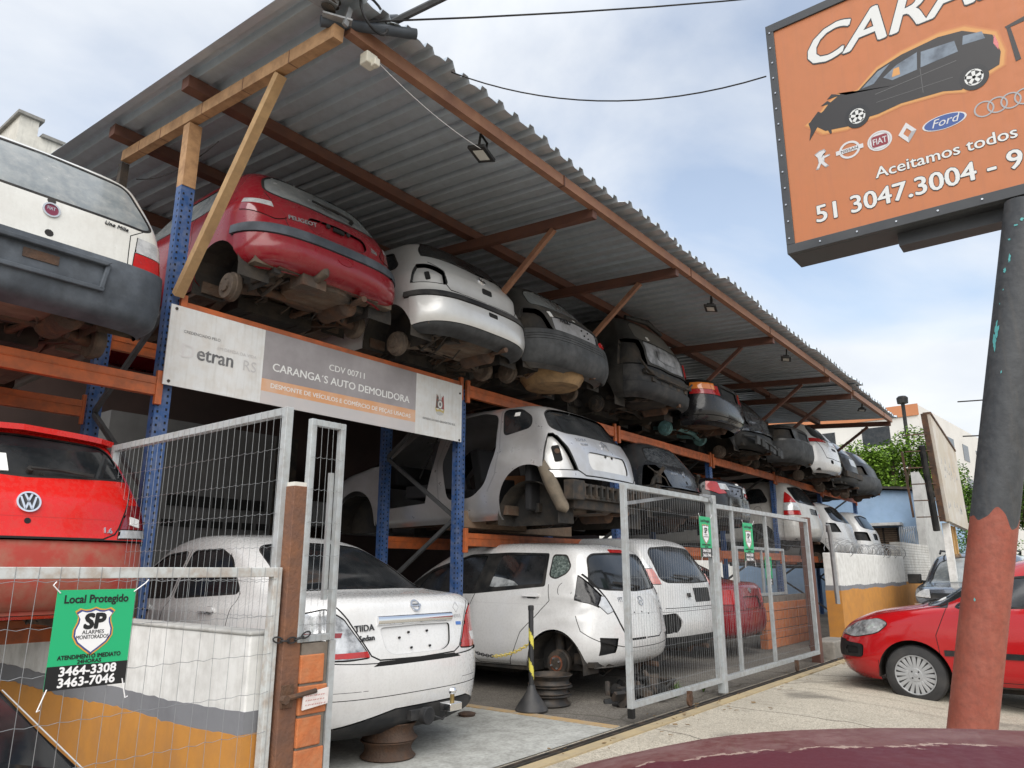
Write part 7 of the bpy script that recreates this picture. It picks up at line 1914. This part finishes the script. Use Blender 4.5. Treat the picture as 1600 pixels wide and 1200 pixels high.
for sd in ('left', 'right'):
    c.piece('side_window', M['glass_dark'], round_poly([(.8, 1.16), (3.2, 1.10), (2.6, 1.48), (1.0, 1.48)], .05), sd, off=-.004, gap=.02, gapm=M['trim'])
for sx in (-1, 1):
    b = MB(); b.box((sx * 1.0, 3.2, 1.16), (.22, .14, .18)); b.path([(sx * .78, 3.25, 1.1), (sx * .95, 3.2, 1.12)], .03, 6); b.build('mirror', M['trim'], c.root, smooth=50, bevel=.04)
    b = MB(); b.path([(sx * .60, 1.0, 1.63), (sx * .62, 1.2, 1.69), (sx * .60, 2.5, 1.69), (sx * .58, 2.75, 1.63)], .02, 6); b.build('roof_rail', M['trim'], c.root)
    for yy in (.9, 3.7): wheel(c, sx * .80, yy, .34, .34, sx, M['alloy'], 10)
underbody(c, M['under_dark'], .9, 3.7, seed=53, hubs=False)
c.finish(mat('graphite_paint', (.10, .11, .13), .2, .4, 1.0), (19.6, 2.0, -.08), yaw=90)
set_props(c.root, cat='car'); c.root.name = 'sport_utility_car'

# --- maroon car in the foreground, seen over its roof
PEEL = mat('peeling_maroon_paint', (.115, .032, .030), .52, 0, .05, .3, dirt=[((.09, .025, .028), .5, 3.0), ((.20, .11, .105), .5, 8), ((.22, .16, .14), .3, 45)])
def peel_setup(m):
    nt = m.node_tree; N, L = nt.nodes, nt.links
    b = N['Principled BSDF']; src = b.inputs['Base Color'].links[0].from_socket
    t = N.new('ShaderNodeTexCoord'); sp = N.new('ShaderNodeSeparateXYZ'); L.new(t.outputs['Object'], sp.inputs[0])
    n = N.new('ShaderNodeTexNoise'); n.inputs['Scale'].default_value = 7; n.inputs['Detail'].default_value = 8; n.inputs['Roughness'].default_value = .7; L.new(t.outputs['Object'], n.inputs[0])
    def mth(op, a, bb):
        k = N.new('ShaderNodeMath'); k.operation = op
        for i, v in enumerate((a, bb)):
            if isinstance(v, (int, float)): k.inputs[i].default_value = v
            else: L.new(v, k.inputs[i])
        return k.outputs[0]
    d = mth('ADD', sp.outputs[0], mth('MULTIPLY', mth('SUBTRACT', n.outputs[0], .5), .22))
    inner = mth('LESS_THAN', d, .235); edge = mth('MULTIPLY', mth('LESS_THAN', d, .246), mth('GREATER_THAN', d, .231))
    n2 = N.new('ShaderNodeTexNoise'); n2.inputs['Scale'].default_value = 16; L.new(t.outputs['Object'], n2.inputs[0])
    edge = mth('MULTIPLY', edge, mth('GREATER_THAN', n2.outputs[0], .44))
    x = N.new('ShaderNodeMixRGB'); L.new(inner, x.inputs[0]); L.new(src, x.inputs[1]); x.inputs[2].default_value = (.085, .012, .02, 1)
    y = N.new('ShaderNodeMixRGB'); L.new(edge, y.inputs[0]); L.new(x.outputs[0], y.inputs[1]); y.inputs[2].default_value = (.32, .23, .19, 1)
    L.new(y.outputs[0], b.inputs['Base Color'])
peel_setup(PEEL)
c = Car('hatchback', scaled('hatch'), 3.9, 1.64, 'old maroon car with peeling roof paint right in front of the camera', 'car', None, 54, amp=.0015)
for yy in (.65, 3.1): wheel_arch(c, yy, .34, .29)
c.piece('windscreen', M['glass_dark'], round_poly(sym([(0, 2.84), (.60, 2.78), (.64, 2.72), (.53, 2.20), (0, 2.14)]), .05), 'top', off=-.004, gap=.02, gapm=M['rubber'], thr=.15)
c.piece('rear_window', M['glass_dark'], round_poly(sym([(0, 1.04), (.58, 1.06), (.50, 1.34), (0, 1.38)]), .05), 'rear', off=-.004, gap=.02, gapm=M['rubber'])
for sd in ('left', 'right'): c.piece('side_window', M['glass_dark'], round_poly([(.72, 1.05), (2.6, .99), (2.0, 1.28), (1.0, 1.28)], .05), sd, off=-.004, gap=.015, gapm=M['rubber'])
for sx in (-1, 1):
    b = MB()
    pts = [q @ Vector((0, 0, .002)) for q in (c.surf('top', sx * .565, y) for y in np.linspace(.50, 2.02, 16)) if q is not None]
    b.path(pts, .008, 6); b.build('roof_gutter', M['rubber'], c.root)
    for yy in (.65, 3.1): wheel(c, sx * .72, yy, .29, .29, sx, M['alloy'], 12)
underbody(c, M['under_dark'], .65, 3.1, seed=55, hubs=False)
FGC = c
_h = Vector((math.cos(R(38.251)), math.sin(R(38.251)), 0)); _r = Vector((math.sin(R(38.251)), -math.cos(R(38.251)), 0))
_p = _h * 1.25 + _r * 2.14
c.finish(PEEL, (_p.x, _p.y, -.515), yaw=38.251)
